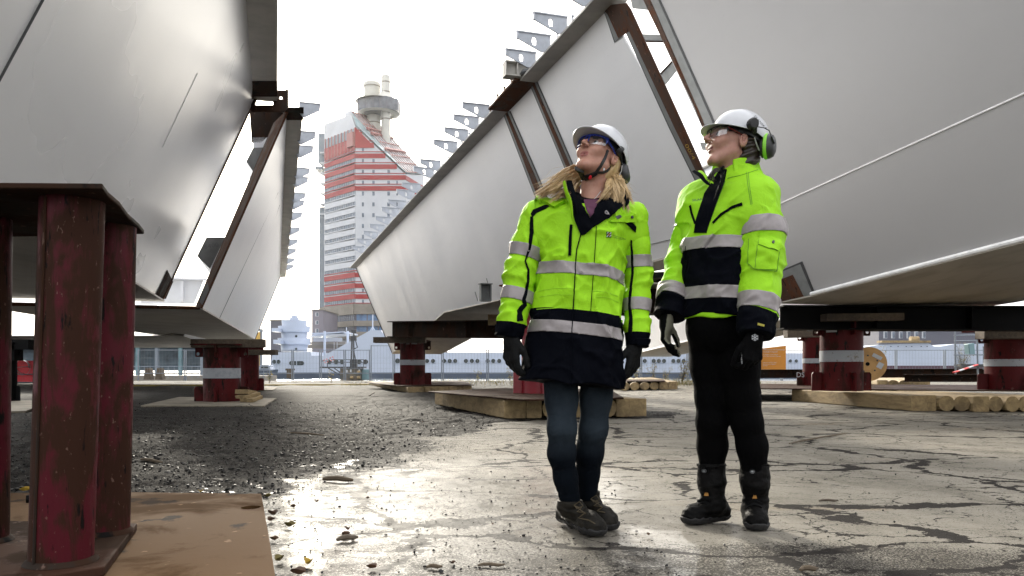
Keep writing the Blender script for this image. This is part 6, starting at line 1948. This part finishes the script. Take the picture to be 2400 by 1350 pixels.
sew('city_emblem_stripes', lambda mb: [C1.line(mb, q_, .0035, .005) for q_ in ([(1422, 547), (1425, 543.5)], [(1421.5, 555), (1425, 551)], [(1428.5, 548), (1432, 545)], [(1428, 555), (1432, 550.5)])], M_LBL)
sew('city_emblem_stripes', lambda mb: C1.line(mb, [(1425.5, 552), (1428, 546)], .004, .0055), mat('emblem orange', (.45, .16, .08), .6, bmp=0))
sew('cuff_lettering', lambda mb: (C1.text(mb, 'FRISTADS', (1172, 766.5), (1191, 766), 3.0, .004), C1.text(mb, 'KANSAS', (1172, 772), (1189, 771.5), 3.0, .004)), M_REF)
sew('cuff_strap', lambda mb: C1.patch(mb, [(1164, 760), (1186, 758), (1200, 763), (1200, 775), (1164, 779)], .008, .006), M_NAVY)
sew('cuff_strap', lambda mb: C1.patch(mb, [(1490, 792), (1520, 793), (1521, 811), (1495, 810)], .010, .006), M_NAVY)

# legs
legR = [Q1(1312, 862, .02), Q1(1316, 935, -.01), Q1(1317, 1005, -.03), Q1(1316, 1062, -.01), Q1(1326, 1120, .01), Q1(1337, 1178, .03)]
legL = [Q1(1402, 862, .03), Q1(1396, 935, .04), Q1(1391, 1005, .05), Q1(1382, 1062, .09), Q1(1378, 1110, .12), Q1(1378, 1160, .14)]


def legs1(P):
    d = None
    for i, (q_, r_) in enumerate(((legR, [.080, .064, .056, .056, .047, .043]), (legL, [.078, .065, .056, .057, .048, .043]))):
        T_ = along(P, q_)
        e = chain(P, q_, r_, .03) + ridges(P, T_, -.006, 150., 50 + i, .22, .30) + ridges(P, T_, -.004, 120., 55 + i, .48, .58) + folds(P, 60 + i, .005, 10., 6.)
        d = e if d is None else smin(d, e, .008)
    return np.maximum(d, P[2] - .72)


skin_obj('jeans', surf(legs1, (.05, 3.1, .10), (.56, 3.56, .74), .0055), M_JEAN, W1)
b1, _ = boot(W1, GZ(1326, 1228) + Vector((-.012, .02, 0)), GZ(1409, 1259), [Vector(Q1(1336, 1185, .035)), Vector(Q1(1337, 1172, .03))], [.050, .052], M_BOOT)
h2 = Vector((.31, 3.52, 0)); b2, _ = boot(W1, h2, Vector((.432, 3.315, 0)), [Vector(Q1(1379, 1172, .16)), Vector(Q1(1380, 1150, .15))], [.048, .050], M_BOOT)
M_LACE = mat('boot lace', (.07, .052, .026), .8)
for b_, q_ in ((b1, [(1345, 1185), (1362, 1190), (1352, 1200), (1372, 1203), (1356, 1214), (1380, 1220), (1395, 1228)]), (b2, [(1384, 1170), (1404, 1178), (1392, 1186), (1412, 1190), (1400, 1198), (1418, 1202)])):
    cb = Cloth(b_); mb = MB(); cb.line(mb, q_, .0032, .004); o = obj('laces', mb, M_LACE); o.parent = b_; o.matrix_parent_inverse = Matrix.Identity(4)
    mb = MB(); c_ = cb.hit(*q_[0])[0] + Vector((.0, -.02, .005)); mb.tube([c_, c_ + Vector((.02, -.02, .018)), c_ + Vector((.035, -.015, .0)), c_ + Vector((.01, -.012, -.012)), c_], .0022, 5); mb.tube([c_, c_ + Vector((.045, -.03, -.03))], .002, 5); o = obj('lace_bow', mb, M_LACE); o.parent = b_; o.matrix_parent_inverse = Matrix.Identity(4)
# gloves
glove(W1, M_GLV, Q1(1199, 790, -.055), (-.02, 0, -1), (.80, .60, 0), (.6, -.8, 0), (.30, .42, .35), k=1.02, thumb=(.55, .35))
glove(W1, M_GLV, Q1(1488, 808, -.03), (-.10, 0, -1), (-.80, .60, 0), (-.6, -.8, 0), (.30, .45, .35), k=1.02, thumb=(.85, .5))
# head and neck
HC1 = Vector(U(1402, 372, 3.30)); HM1 = hframe(R(37), R(32), R(-4)); hs1 = 1.0
nb = Vector(U(1392, 480, 3.31)); nt = HC1 + HM1 @ Vector((0, -.03, -.06))
neck1 = ([nt, (nt + nb) / 2 + Vector((.0, .012, 0)), nb, nb + Vector((0, -.05, -.05))], [.056, .053, .058, .05])
loh = [HC1.x - .14, HC1.y - .17, nb.z - .12]; hih = [HC1.x + .14, HC1.y + .15, HC1.z + .14]
vf = surf(lambda P: head_sdf(P, HC1, HM1, hs1, .90, neck1, .002, -.002)[0], loh, hih, .0026)
L_ = ((vf[0][vf[1]].mean(1) - np.array(HC1, f4)) @ np.array(HM1, f4))
lip = (np.hypot(L_[:, 0] / .021, (L_[:, 2] + .0565) / .0125) < 1) & (L_[:, 1] > .075)
body1 = skin_obj('body', vf, SK1, W1, lip.astype(int))
loc1 = lambda x, y, z: HC1 + HM1 @ Vector((x, y, z)) * hs1
eyes(W1, loc1, (0, .0))
hm1, _ = helmet(W1, HC1 + HM1 @ Vector((0, -.004, .012)), HM1, 1.0, M_HELM)
specs(W1, loc1, M_BLUEF, M_BLUEF, .0036)
CH1 = Cloth(hm1); CH1.last = 3.25
sew('helmet_vent', lambda mb: [C_.patch(mb, [(x + 2.4 * math.cos(a), y + 2.4 * math.sin(a)) for a in np.linspace(0, 5.6, 9)], .002, .003, cell=2) for C_ in (CH1,) for x, y in ((1411, 309), (1433, 336))], M_HARN)
sew('helmet_lettering', lambda mb: CH1.text(mb, 'uvex', (1418, 315.5), (1428.5, 327.5), 3.4, .0015), M_HARN)
# chin strap, ear defender
Cb1 = Cloth(body1); Cb1.last = 3.25
sew('chin_strap', lambda mb: (Cb1.line(mb, [(1424, 352), (1417, 372), (1408, 388), (1398, 402)], [.011, .012, .012], .004, .006), Cb1.line(mb, [(1337, 396), (1352, 414), (1366, 418), (1384, 411), (1398, 404)], [.02, .026, .022, .014], .009, .012), Cb1.line(mb, [(1398, 404), (1414, 404), (1422, 400), (1430, 392)], .009, .005, .006)), M_HARN)
sew('strap_button', lambda mb: Cb1.patch(mb, [(1384 + 3.2 * math.cos(a), 412 + 4.5 * math.sin(a)) for a in np.linspace(0, 5.6, 9)], .014, .006, cell=3), M_RED)
cup = U(1462, 405, 3.33)
e_x, e_z = Vector((.95, -.2, .22)).normalized(), Vector((-.22, 0, .97)).normalized(); e_y = e_z.cross(e_x)
mb = MB(); mb.lathe([(.0, .024), (.020, .023), (.034, .016), (.040, .004), (.040, -.006), (.034, -.014), (.0, -.016)], cup, 24, ax=(e_y * 1.0, e_z * 1.22, e_x)); ed = obj('ear_defender', mb, M_CUP, W1)
mb = MB(); mb.tube([U(1452, 368, 3.29), U(1466, 376, 3.31), U(1472, 378, 3.32), U(1464, 385, 3.31), U(1460, 398, 3.30)], .0022, 6); mb.tube([U(1452, 374, 3.29), U(1461, 386, 3.3), U(1455, 400, 3.3)], .0022, 6); o = obj('wire_arm', mb, M_GALV); o.parent = ed; o.matrix_parent_inverse = Matrix.Identity(4)
mb = MB(); mb.lathe([(0, .012), (.018, .012), (.022, .006), (.022, -.01), (0, -.012)], U(1452, 355, 3.26), 16, ax=(Vector((.6, .0, .8)), Vector((0, 1, 0)) * 1.2, Vector((.8, -.1, -.6)))); o = obj('arm_mount', mb, M_HARN); o.parent = ed; o.matrix_parent_inverse = Matrix.Identity(4)
mb = MB(); mb.tube([U(1458, 388, 3.285), U(1456, 402, 3.285), U(1449, 416, 3.285)], .006, 6, flat=.4); o = obj('pale_band', mb, M_HELM); o.parent = ed; o.matrix_parent_inverse = Matrix.Identity(4)
# necklace, ear ring
sew('necklace', lambda mb: Cb1.line(mb, [(1408, 448), (1398, 462), (1387, 472), (1378, 470)], .0018, .002), M_LBL)
mb = MB(); mb.tube([U(1416, 395, 3.22), U(1415, 400, 3.215)], .003, 6); obj('ear_ring', mb, M_LBL, W1)
# hair
mb = MB(); rr = random.Random(12)
for k in range(46):                        # the side blown out over the far shoulder
    v = (k + rr.random()) / 46
    a = U(1344 + 26 * rr.random(), 384 + 46 * v, 3.37 + .05 * rr.random())
    end = U(1250 + 84 * v + 5 * rr.gauss(0, 1), 454 + 7 * rr.gauss(0, 1) + 12 * v, 3.19 + .07 * rr.random())
    m1 = a.lerp(end, .30) + Vector((-.004, -.01, .004)); m2 = a.lerp(end, .68) + Vector((.0, -.015, -.008))
    clump(mb, rr, [a, m1, m2, end], 15, .0042, .0010, .0026, .008, k)
for k in range(38):                        # the side falling behind the cup and over the lapel
    a = U(1420 + 32 * rr.random(), 374 + 30 * rr.random(), 3.33 + .05 * rr.random())
    if k < 9: end = U(1402 + 16 * rr.random(), 452 + 26 * rr.random(), 3.185 + .03 * rr.random()); mid = U(1420 + 12 * rr.random(), 424 + 12 * rr.random(), 3.24)
    else: end = U(1432 + 50 * (k - 9) / 29, 462 + 44 * rr.random(), 3.195 + .05 * rr.random()); mid = U(1428 + 34 * (k - 9) / 29, 424 + 12 * rr.random(), 3.26)
    clump(mb, rr, [a, a.lerp(mid, .55) + Vector((.003, 0, 0)), mid, mid.lerp(end, .55) + Vector((.008, -.010, 0)), end], 15, .0040, .0010, .0026, .008, 200 + k)
for k in range(60):                       # fine stray strands
    s_ = rr.random() < .55
    a = U(1340, 405, 3.3) if s_ else U(1440, 420, 3.28)
    a += Vector((rr.uniform(-.03, .03), rr.uniform(-.02, .02), rr.uniform(-.03, .03)))
    end = U(1240 + 70 * rr.random(), 432 + 40 * rr.random(), 3.24) if s_ else U(1450 + 46 * rr.random(), 445 + 60 * rr.random(), 3.22)
    lock(mb, [a, a.lerp(end, .5) + Vector((rr.uniform(-.02, .02), 0, rr.uniform(.0, .03))), end], .0009, .014, 400 + k, 14)
obj('hair', mb, M_BLOND, W1)
hv = surf(lambda P: np.maximum(ell([sum(HM1[j][i] * (P[j] - HC1[j]) for j in range(3)) for i in range(3)], (0, -.03, -.005), (.082, .085, .10)), sum(HM1[j][1] * (P[j] - HC1[j]) for j in range(3)) - .0 + .9 * np.abs(sum(HM1[j][2] * (P[j] - HC1[j]) for j in range(3))) * 0 + .02), loh, hih, .005)
skin_obj('hair_cap', hv, M_BLOND, W1)

# ================================================================== the woman on the right
D2 = 3.42
Q2 = lambda x, y, d=0.: tuple(U(x, y, D2 + d))
k2 = D2 / F
W2 = thing('person', 'dark-haired woman in profile, short yellow and navy hi-vis jacket, black trousers, white helmet', 'person', GZ(1720, 1235))


def kn2(y, x, a, b, d=0.):
    p_ = Q2(x, y, d); return (p_[2], p_[0], p_[1], a, b)


knots = [kn2(742, 1690, .175, .150), kn2(690, 1692, .176, .148), kn2(620, 1694, .178, .145), kn2(550, 1697, .186, .145), kn2(490, 1702, .194, .138), kn2(455, 1708, .186, .122, .01), kn2(435, 1714, .150, .106, .02), kn2(420, 1720, .112, .096, .02), kn2(405, 1724, .090, .088, .02), kn2(386, 1727, .080, .080, .02)]
arm2R = [Q2(1638, 470, .10), Q2(1614, 560, .10), Q2(1595, 630, .09), Q2(1578, 690, .04), Q2(1568, 742, .0)]
arm2L = [Q2(1768, 468, -.10), Q2(1782, 540, -.13), Q2(1786, 610, -.16), Q2(1779, 690, -.19), Q2(1770, 786, -.24)]
J2 = Jacket(W2, knots, R(-42), [arm2R, arm2L], [[.082, .068, .062, .058, .060], [.092, .088, .084, .079, .070]], (.62, 2.98, .88), (1.28, 3.78, 1.60), [M_HV2, M_NAVY], 77)
TN2 = Vector((.10, .06, 1)).normalized()
f2 = lambda y, x=1660: Vector(Q2(x, y, -.15))
top_n, seam_n = f2(566, 1650), None
ac2 = []
a, b = Vector(arm2R[-2]), Vector(arm2R[-1]); ac2.append((1, a + (b - a) * .30, ((b - a).normalized() + Vector((-.25, -.2, 0))).normalized()))
a, b = Vector(arm2L[-2]), Vector(arm2L[-1]); ac2.append((2, a + (b - a) * .47, ((b - a).normalized() + Vector((-.16, .05, 0))).normalized()))


def setm2(l_, c_, n_):
    if l_ == 0: return 1 if (c_ - top_n).dot(TN2) < 0 else 0
    for limb, co_, no_ in ac2:
        if l_ == limb: return 1 if (c_ - co_).dot(no_) > 0 else 0
    return 0


J2.cut([(0, top_n, TN2)] + ac2, setm2)
for y0, y1 in ((545, 575), (664, 694)):
    J2.tape(0, f2(y0, 1650), TN2, f2(y1, 1650), TN2)
J2.arm_tape(1, 678, 706, (-.18, -.12, 0)); J2.arm_tape(1, 520, 545, (-.2, 0, 0))
J2.arm_tape(2, 520, 556, (-.06, .16, 0)); J2.arm_tape(2, 700, 734, (-.16, .05, 0))
C2 = Cloth(J2.o, *J2.sl); C2.last = 3.3
sw = lambda name, fn, m: sew(name, fn, m, W2)
sw('jacket_lettering', lambda mb: C2.text(mb, 'SKANSKA', (1623, 473), (1668, 468), 5.5, .0025), mat('navy print', (.01, .03, .06), .6, bmp=0))
sw('front_placket', lambda mb: C2.patch(mb, [(1688, 398), (1704, 398), (1699, 425), (1682, 470), (1664, 520), (1656, 546), (1627, 546), (1633, 515), (1652, 455), (1672, 425)], .006, .005), M_NAVY)
sw('chest_zip', lambda mb: C2.line(mb, [(1671, 523), (1690, 503), (1716, 486), (1740, 478)], [.009, .010, .012], .005), M_NAVY)
sw('chest_zip', lambda mb: C2.line(mb, [(1618, 482), (1622, 500), (1630, 524)], .009, .005), M_NAVY)
M_STI = mat('dark green stitching', (.10, .26, .01), .8, bmp=0)
for px in ([(1750, 404), (1752, 430), (1760, 480)], [(1754, 404), (1756, 430), (1763, 478)], [(1705, 418), (1740, 410), (1776, 398)], [(1716, 378), (1745, 377), (1776, 386)], [(1663, 522), (1700, 425)]):
    sw('seam', lambda mb: C2.line(mb, px, .0022, .0018), M_STI)
sw('sleeve_pocket', lambda mb: C2.patch(mb, [(1757, 560), (1778, 545), (1822, 560), (1828, 585), (1820, 632), (1768, 630), (1754, 618)], .006, .006), M_HV2)
sw('pocket_flap', lambda mb: C2.patch(mb, [(1778, 549), (1826, 565), (1829, 580), (1820, 588), (1792, 581), (1779, 574)], .011, .006), M_HV2)
for px in ([(1757, 560), (1754, 618), (1768, 630), (1818, 636), (1824, 590)], [(1779, 551), (1778, 574), (1792, 581), (1820, 588), (1830, 580)], [(1776, 576), (1770, 628)]):
    sw('pocket_seam', lambda mb: C2.line(mb, px, .0022, .0075, .004), M_STI)
sw('pocket_button', lambda mb: C2.patch(mb, [(1810 + 3.6 * math.cos(a), 571 + 3.6 * math.sin(a)) for a in np.linspace(0, 5.6, 9)], .015, .005, cell=3), M_DRIM)
sw('cuff_tag', lambda mb: C2.patch(mb, [(1776, 757), (1791, 761), (1790, 766), (1775, 762)], .004, .004), mat('mustard tag', (.30, .26, .03), .7))
skin_obj('jacket_tail', surf(lambda P: np.maximum(torso_sdf(P, [kn2(752, 1690, .170, .145), kn2(700, 1692, .170, .142)], R(-42)) + .004, Q2(1690, 748)[2] + .006 * np.sin(P[0] * 42) - P[2]), (.66, 3.05, .86), (1.20, 3.75, .98), .005), M_HV2, W2)
sw('pocket_seam', lambda mb: C2.line(mb, [(1608, 577), (1606, 610), (1612, 614), (1604, 660)], .004, .004), M_LIN)
# collar
def c_lock(name, px, r_, m, fl=.4):
    mb = MB(); lock(mb, [U(*q_) for q_ in px], r_, 0, n=14, flat=fl); obj(name, mb, m, W2)


col = surf(lambda P: np.maximum(np.maximum(np.abs(torso_sdf(P, [kn2(440, 1716, .118, .110, .01), kn2(420, 1719, .103, .100, .01), kn2(400, 1722, .092, .094, .01), kn2(370, 1730, .088, .090, .01), kn2(355, 1732, .086, .088, .01)], R(-42), 2.2) + .004) - .006, P[2] - (Q2(1727, 380)[2] + .22 * (P[0] - Q2(1727, 380)[0]) - .05 * np.clip(P[1] - 3.35, -1, 1))),
        .055 - np.hypot((P[0] - Q2(1672, 385)[0]) / 1.15, np.minimum(P[1], 3.34) - 3.34 + 0.0 * P[2])), (.75, 3.22, 1.40), (1.12, 3.66, 1.62), .004)
skin_obj('stand_collar', col, M_HV2, W2)
c_lock('collar_edge', [(1628, 402, 3.40), (1642, 412, 3.36), (1656, 428, 3.33), (1668, 436, 3.31)], .016, M_NAVY, .5)
c_lock('collar_edge', [(1640, 402, 3.41), (1652, 414, 3.36), (1664, 424, 3.335), (1672, 430, 3.32)], .014, M_HV2, .5)
c_lock('collar_edge', [(1690, 396, 3.30), (1694, 412, 3.29), (1684, 440, 3.28), (1672, 470, 3.28)], .020, M_NAVY, .35)
# legs
l2R = [Q2(1662, 760, .04), Q2(1666, 860, .04), Q2(1669, 930, .03), Q2(1669, 990, .02), Q2(1670, 1045, .05), Q2(1668, 1110, .06)]
l2L = [Q2(1728, 760, -.03), Q2(1731, 860, -.03), Q2(1741, 930, -.04), Q2(1751, 990, -.05), Q2(1763, 1045, -.04), Q2(1768, 1110, -.02)]


def legs2(P):
    d = ell(P, Q2(1697, 770, .0), (.165, .135, .13))
    for i, (q_, r_) in enumerate(((l2R, [.100, .085, .069, .062, .062, .055]), (l2L, [.100, .086, .070, .062, .062, .055]))):
        T_ = along(P, q_)
        e = chain(P, q_, r_, .03) + ridges(P, T_, -.004, 120., 150 + i, .38, .47) + folds(P, 160 + i, .005, 8., 5.)
        d = smin(d, e, .014)
    return np.maximum(d, P[2] - .93)


skin_obj('trousers', surf(legs2, (.66, 3.12, .20), (1.30, 3.72, .95), .0065), M_TRO, W2)
b3, _ = boot(W2, GZ(1698, 1222), GZ(1600, 1228), [Vector(Q2(1672, 1180, .06)), Vector(Q2(1668, 1130, .06)), Vector(Q2(1667, 1086, .06))], [.050, .057, .061], M_BOOTB)
b4, _ = boot(W2, Vector((1.055, 3.50, 0)), GZ(1779, 1246), [Vector(Q2(1771, 1180, -.0)), Vector(Q2(1769, 1130, -.02)), Vector(Q2(1769, 1087, -.02))], [.050, .057, .061], M_BOOTB)
M_OCH = mat('ochre boot tab', (.45, .22, .05), .6, bmp=0)
for b_, (dx, dy), (lx, ly), ts in ((b3, (1653, 1103), (1656, 1158), [(1636, 1184), (1652, 1176), (1664, 1182)]), (b4, (1764, 1106), (1769, 1164), [(1750, 1190), (1768, 1180), (1786, 1190)])):
    cb = Cloth(b_); cb.last = 3.35
    for nm, rad, mm, of in (('dial', 8, M_BOOTB, .008), ('dial_cap', 5, M_DRIM, .012), ('dial_hub', 2.2, M_PRIM, .015)):
        mb = MB(); cb.patch(mb, [(dx + rad * math.cos(a), dy + rad * math.sin(a)) for a in np.linspace(0, 5.8, 13)], of, .01, cell=4); o = obj(nm, mb, mm); o.parent = b_; o.matrix_parent_inverse = Matrix.Identity(4)
    mb = MB(); cb.patch(mb, [(lx - 5, ly + 4), (lx - 3, ly - 4), (lx, ly - 1), (lx + 3, ly - 4), (lx + 5, ly + 4)], .004, .004, cell=4); o = obj('ochre_tab', mb, M_OCH); o.parent = b_; o.matrix_parent_inverse = Matrix.Identity(4)
    mb = MB(); cb.line(mb, ts, .010, .006); cb.line(mb, [(x, y - 9) for x, y in ts], .008, .006); o = obj('lace_guard', mb, M_BLK); o.parent = b_; o.matrix_parent_inverse = Matrix.Identity(4)
    top_ = cb.hit(dx, dy - 12)[0].z
    mb = MB(); cxs = (1634, 1701) if b_ is b3 else (1737, 1801); cb.line(mb, [(cxs[0] + 1, 1090), ((cxs[0] + cxs[1]) / 2, 1092), (cxs[1] - 1, 1090)], .012, .005); o = obj('padded_rim', mb, M_BOOTB); o.parent = b_; o.matrix_parent_inverse = Matrix.Identity(4)
# gloves
glove(W2, M_GLVB, Q2(1562, 752, .0), (-.03, .05, -1), (.90, -.42, 0), (.42, .90, 0), (.42, .40, .30), k=1.0, pm=M_GLVP, thumb=(.9, .9))
g4, gvf = glove(W2, M_GLVB, Q2(1768, 788, -.235), (-.10, .0, -1), (-.45, .89, 0), (-.9, -.4, 0), (.55, .85, .55), k=1.04, pm=M_GLVP, tipm=True, thumb=(.5, .2))
cg = Cloth(g4); cg.last = 3.16
def flake(mb):
    cx_, cy_ = 1769, 791
    for k in range(6):
        a = k * math.pi / 3 + math.pi / 2; ux, uy = math.cos(a), math.sin(a)
        cg.line(mb, [(cx_, cy_), (cx_ + 8.2 * ux, cy_ + 8.2 * uy)], .0022, .003, step=2)
        for s_ in (-1, 1):
            b_ = a + s_ * .85; cg.line(mb, [(cx_ + 4.6 * ux, cy_ + 4.6 * uy), (cx_ + 4.6 * ux + 3.4 * math.cos(b_), cy_ + 4.6 * uy + 3.4 * math.sin(b_))], .002, .003, step=2)
o = sw('snowflake_print', flake, M_LBL)
sw('glove_lettering', lambda mb: cg.text(mb, 'water', (1741, 853), (1739, 826), 4.2, .002), M_LBL)
# head
HC2 = Vector(U(1714, 338, 3.40)); HM2 = hframe(R(74), R(16), R(3)); hs2 = 1.03
nb = Vector(U(1716, 425, 3.42)); nt = HC2 + HM2 @ Vector((0, -.035, -.06))
neck2 = ([nt, (nt + nb) / 2, nb], [.054, .052, .060])
loh = [HC2.x - .17, HC2.y - .14, nb.z - .07]; hih = [HC2.x + .15, HC2.y + .14, HC2.z + .14]
vf = surf(lambda P: head_sdf(P, HC2, HM2, hs2, .86, neck2, .005, -.003)[0], loh, hih, .0026)
L_ = ((vf[0][vf[1]].mean(1) - np.array(HC2, f4)) @ np.array(HM2, f4)) / hs2
lip = (np.hypot(L_[:, 0] / .021, (L_[:, 2] + .0565) / .0125) < 1) & (L_[:, 1] > .075)
body2 = skin_obj('body', vf, SK2, W2, lip.astype(int))
loc2 = lambda x, y, z: HC2 + HM2 @ Vector((x, y, z)) * hs2
eyes(W2, loc2, (0, .02))
hm2, _ = helmet(W2, HC2 + HM2 @ Vector((0, -.022, .012)), HM2, 1.04, M_HELM)
specs(W2, loc2, M_HARN, M_REDF)
ch2 = Cloth(hm2); ch2.last = 3.3
sw('helmet_lettering', lambda mb: ch2.text(mb, 'SKANSKA', (1766, 273), (1795, 304), 4.6, .0015), M_HARN)
sw('brow', lambda mb: Cloth(body2).line(mb, [(1676, 302), (1684, 298), (1694, 300)], .004, .002, step=3), M_BRUN)
cup = U(1799, 343, 3.36)
e_x = Vector((.86, -.50, -.06)).normalized(); e_z = Vector((.05, 0, 1)).normalized(); e_y = e_z.cross(e_x)
mb = MB(); mb.lathe([(.0, .034), (.024, .032), (.037, .024), (.043, .010), (.043, .0)], cup, 28, ax=(e_y, e_z * 1.22, e_x)); ed = obj('ear_defender', mb, M_CUP, W2)
mb = MB(); mb.lathe([(.0435, .003), (.045, -.002), (.045, -.010), (.040, -.014), (.0, -.016)], cup, 28, ax=(e_y, e_z * 1.22, e_x)); o = obj('lime_rim', mb, M_LIME); o.parent = ed; o.matrix_parent_inverse = Matrix.Identity(4)
mb = MB(); mb.lathe([(.038, -.014), (.040, -.022), (.034, -.028), (.0, -.028)], cup, 24, ax=(e_y, e_z * 1.2, e_x)); o = obj('cushion', mb, M_HARN); o.parent = ed; o.matrix_parent_inverse = Matrix.Identity(4)
mb = MB(); mb.tube([U(1776, 297, 3.29), U(1792, 300, 3.30), U(1803, 306, 3.31), U(1808, 322, 3.32), U(1812, 336, 3.32)], .0022, 6); o = obj('wire_arm', mb, M_DRIM); o.parent = ed; o.matrix_parent_inverse = Matrix.Identity(4)
mb = MB(); mb.tube([U(1808, 320, 3.315), U(1815, 337, 3.315)], .006, 6, flat=.5); mb.lathe([(0, .014), (.017, .013), (.022, .006), (.022, -.012), (0, -.014)], U(1765, 290, 3.275), 18, ax=(Vector((1, 0, 0)), Vector((0, 0, 1.15)), Vector((.2, -1, 0)))); mb.tube([U(1751, 293, 3.285), U(1766, 292, 3.27)], [.009, .012], 8); mb.tube([U(1768, 296, 3.272), U(1770, 312, 3.29)], [.013, .007], 8); o = obj('arm_mount', mb, M_HARN); o.parent = ed; o.matrix_parent_inverse = Matrix.Identity(4)
mb = MB(); mb.tube([loc2(.094, -.06, .005), loc2(.07, -.115, -.04), U(1780, 362, 3.36)], .006, 6); o = obj('headband', mb, M_HARN); o.parent = ed; o.matrix_parent_inverse = Matrix.Identity(4)
sw('pale_strap', lambda mb: mb.tube([U(1768, 322, 3.30), U(1774, 340, 3.30), U(1779, 352, 3.31)], .006, 6, flat=.3), M_HELM)


def hair2(P):
    q_ = [sum(HM2[j][i] * (P[j] - HC2[j]) for j in range(3)) / hs2 for i in range(3)]
    d = ell(q_, (0, -.030, .022), (.081, .090, .092))
    d = smin(d, ell(q_, (0, -.078, -.035), (.060, .046, .060)), .03)
    d = smin(d, ell(q_, (0, -.060, -.050), (.076, .062, .078)), .03)
    d = np.maximum(d, q_[1] - np.where(q_[2] > .015, .028, -.024))
    return (d + .004 * np.sin(q_[2] * 160 + q_[1] * 120 + 4 * vn3(P[0] * 30, P[1] * 30, P[2] * 30))) * hs2


skin_obj('hair', surf(hair2, loh, [hih[0] + .04, hih[1], hih[2]], .0035), M_BRUN, W2)
mb = MB(); rr = random.Random(5)
for k in range(34):
    a = U(1690 + 8 * rr.random(), 388 + 10 * rr.random(), 3.37); e = U(1656 + 22 * rr.random(), 418 + 14 * rr.random(), 3.33)
    lock(mb, [a, U(1672 + 8 * rr.random(), 396 + 8 * rr.random(), 3.345), U(1660 + 10 * rr.random(), 408 + 8 * rr.random(), 3.335), e], rr.uniform(.003, .006), .005, 700 + k)
for k in range(26):
    a = loc2(.07, -.05 - .04 * rr.random(), .0); e = loc2(.055 * rr.uniform(-.3, 1.1), -.085 - .03 * rr.random(), -.09 - .02 * rr.random())
    lock(mb, [a, a.lerp(e, .5) + Vector((.012, -.006, 0)), e], rr.uniform(.003, .006), .004, 800 + k)
for k in range(10):
    a = loc2(.077, .018, .03 * rr.random()); e = loc2(.079, .004 + .01 * rr.random(), -.035 - .03 * rr.random()); lock(mb, [a, a.lerp(e, .5), e], .0012, .003, 900 + k)
obj('ponytail', mb, M_BRUN, W2)
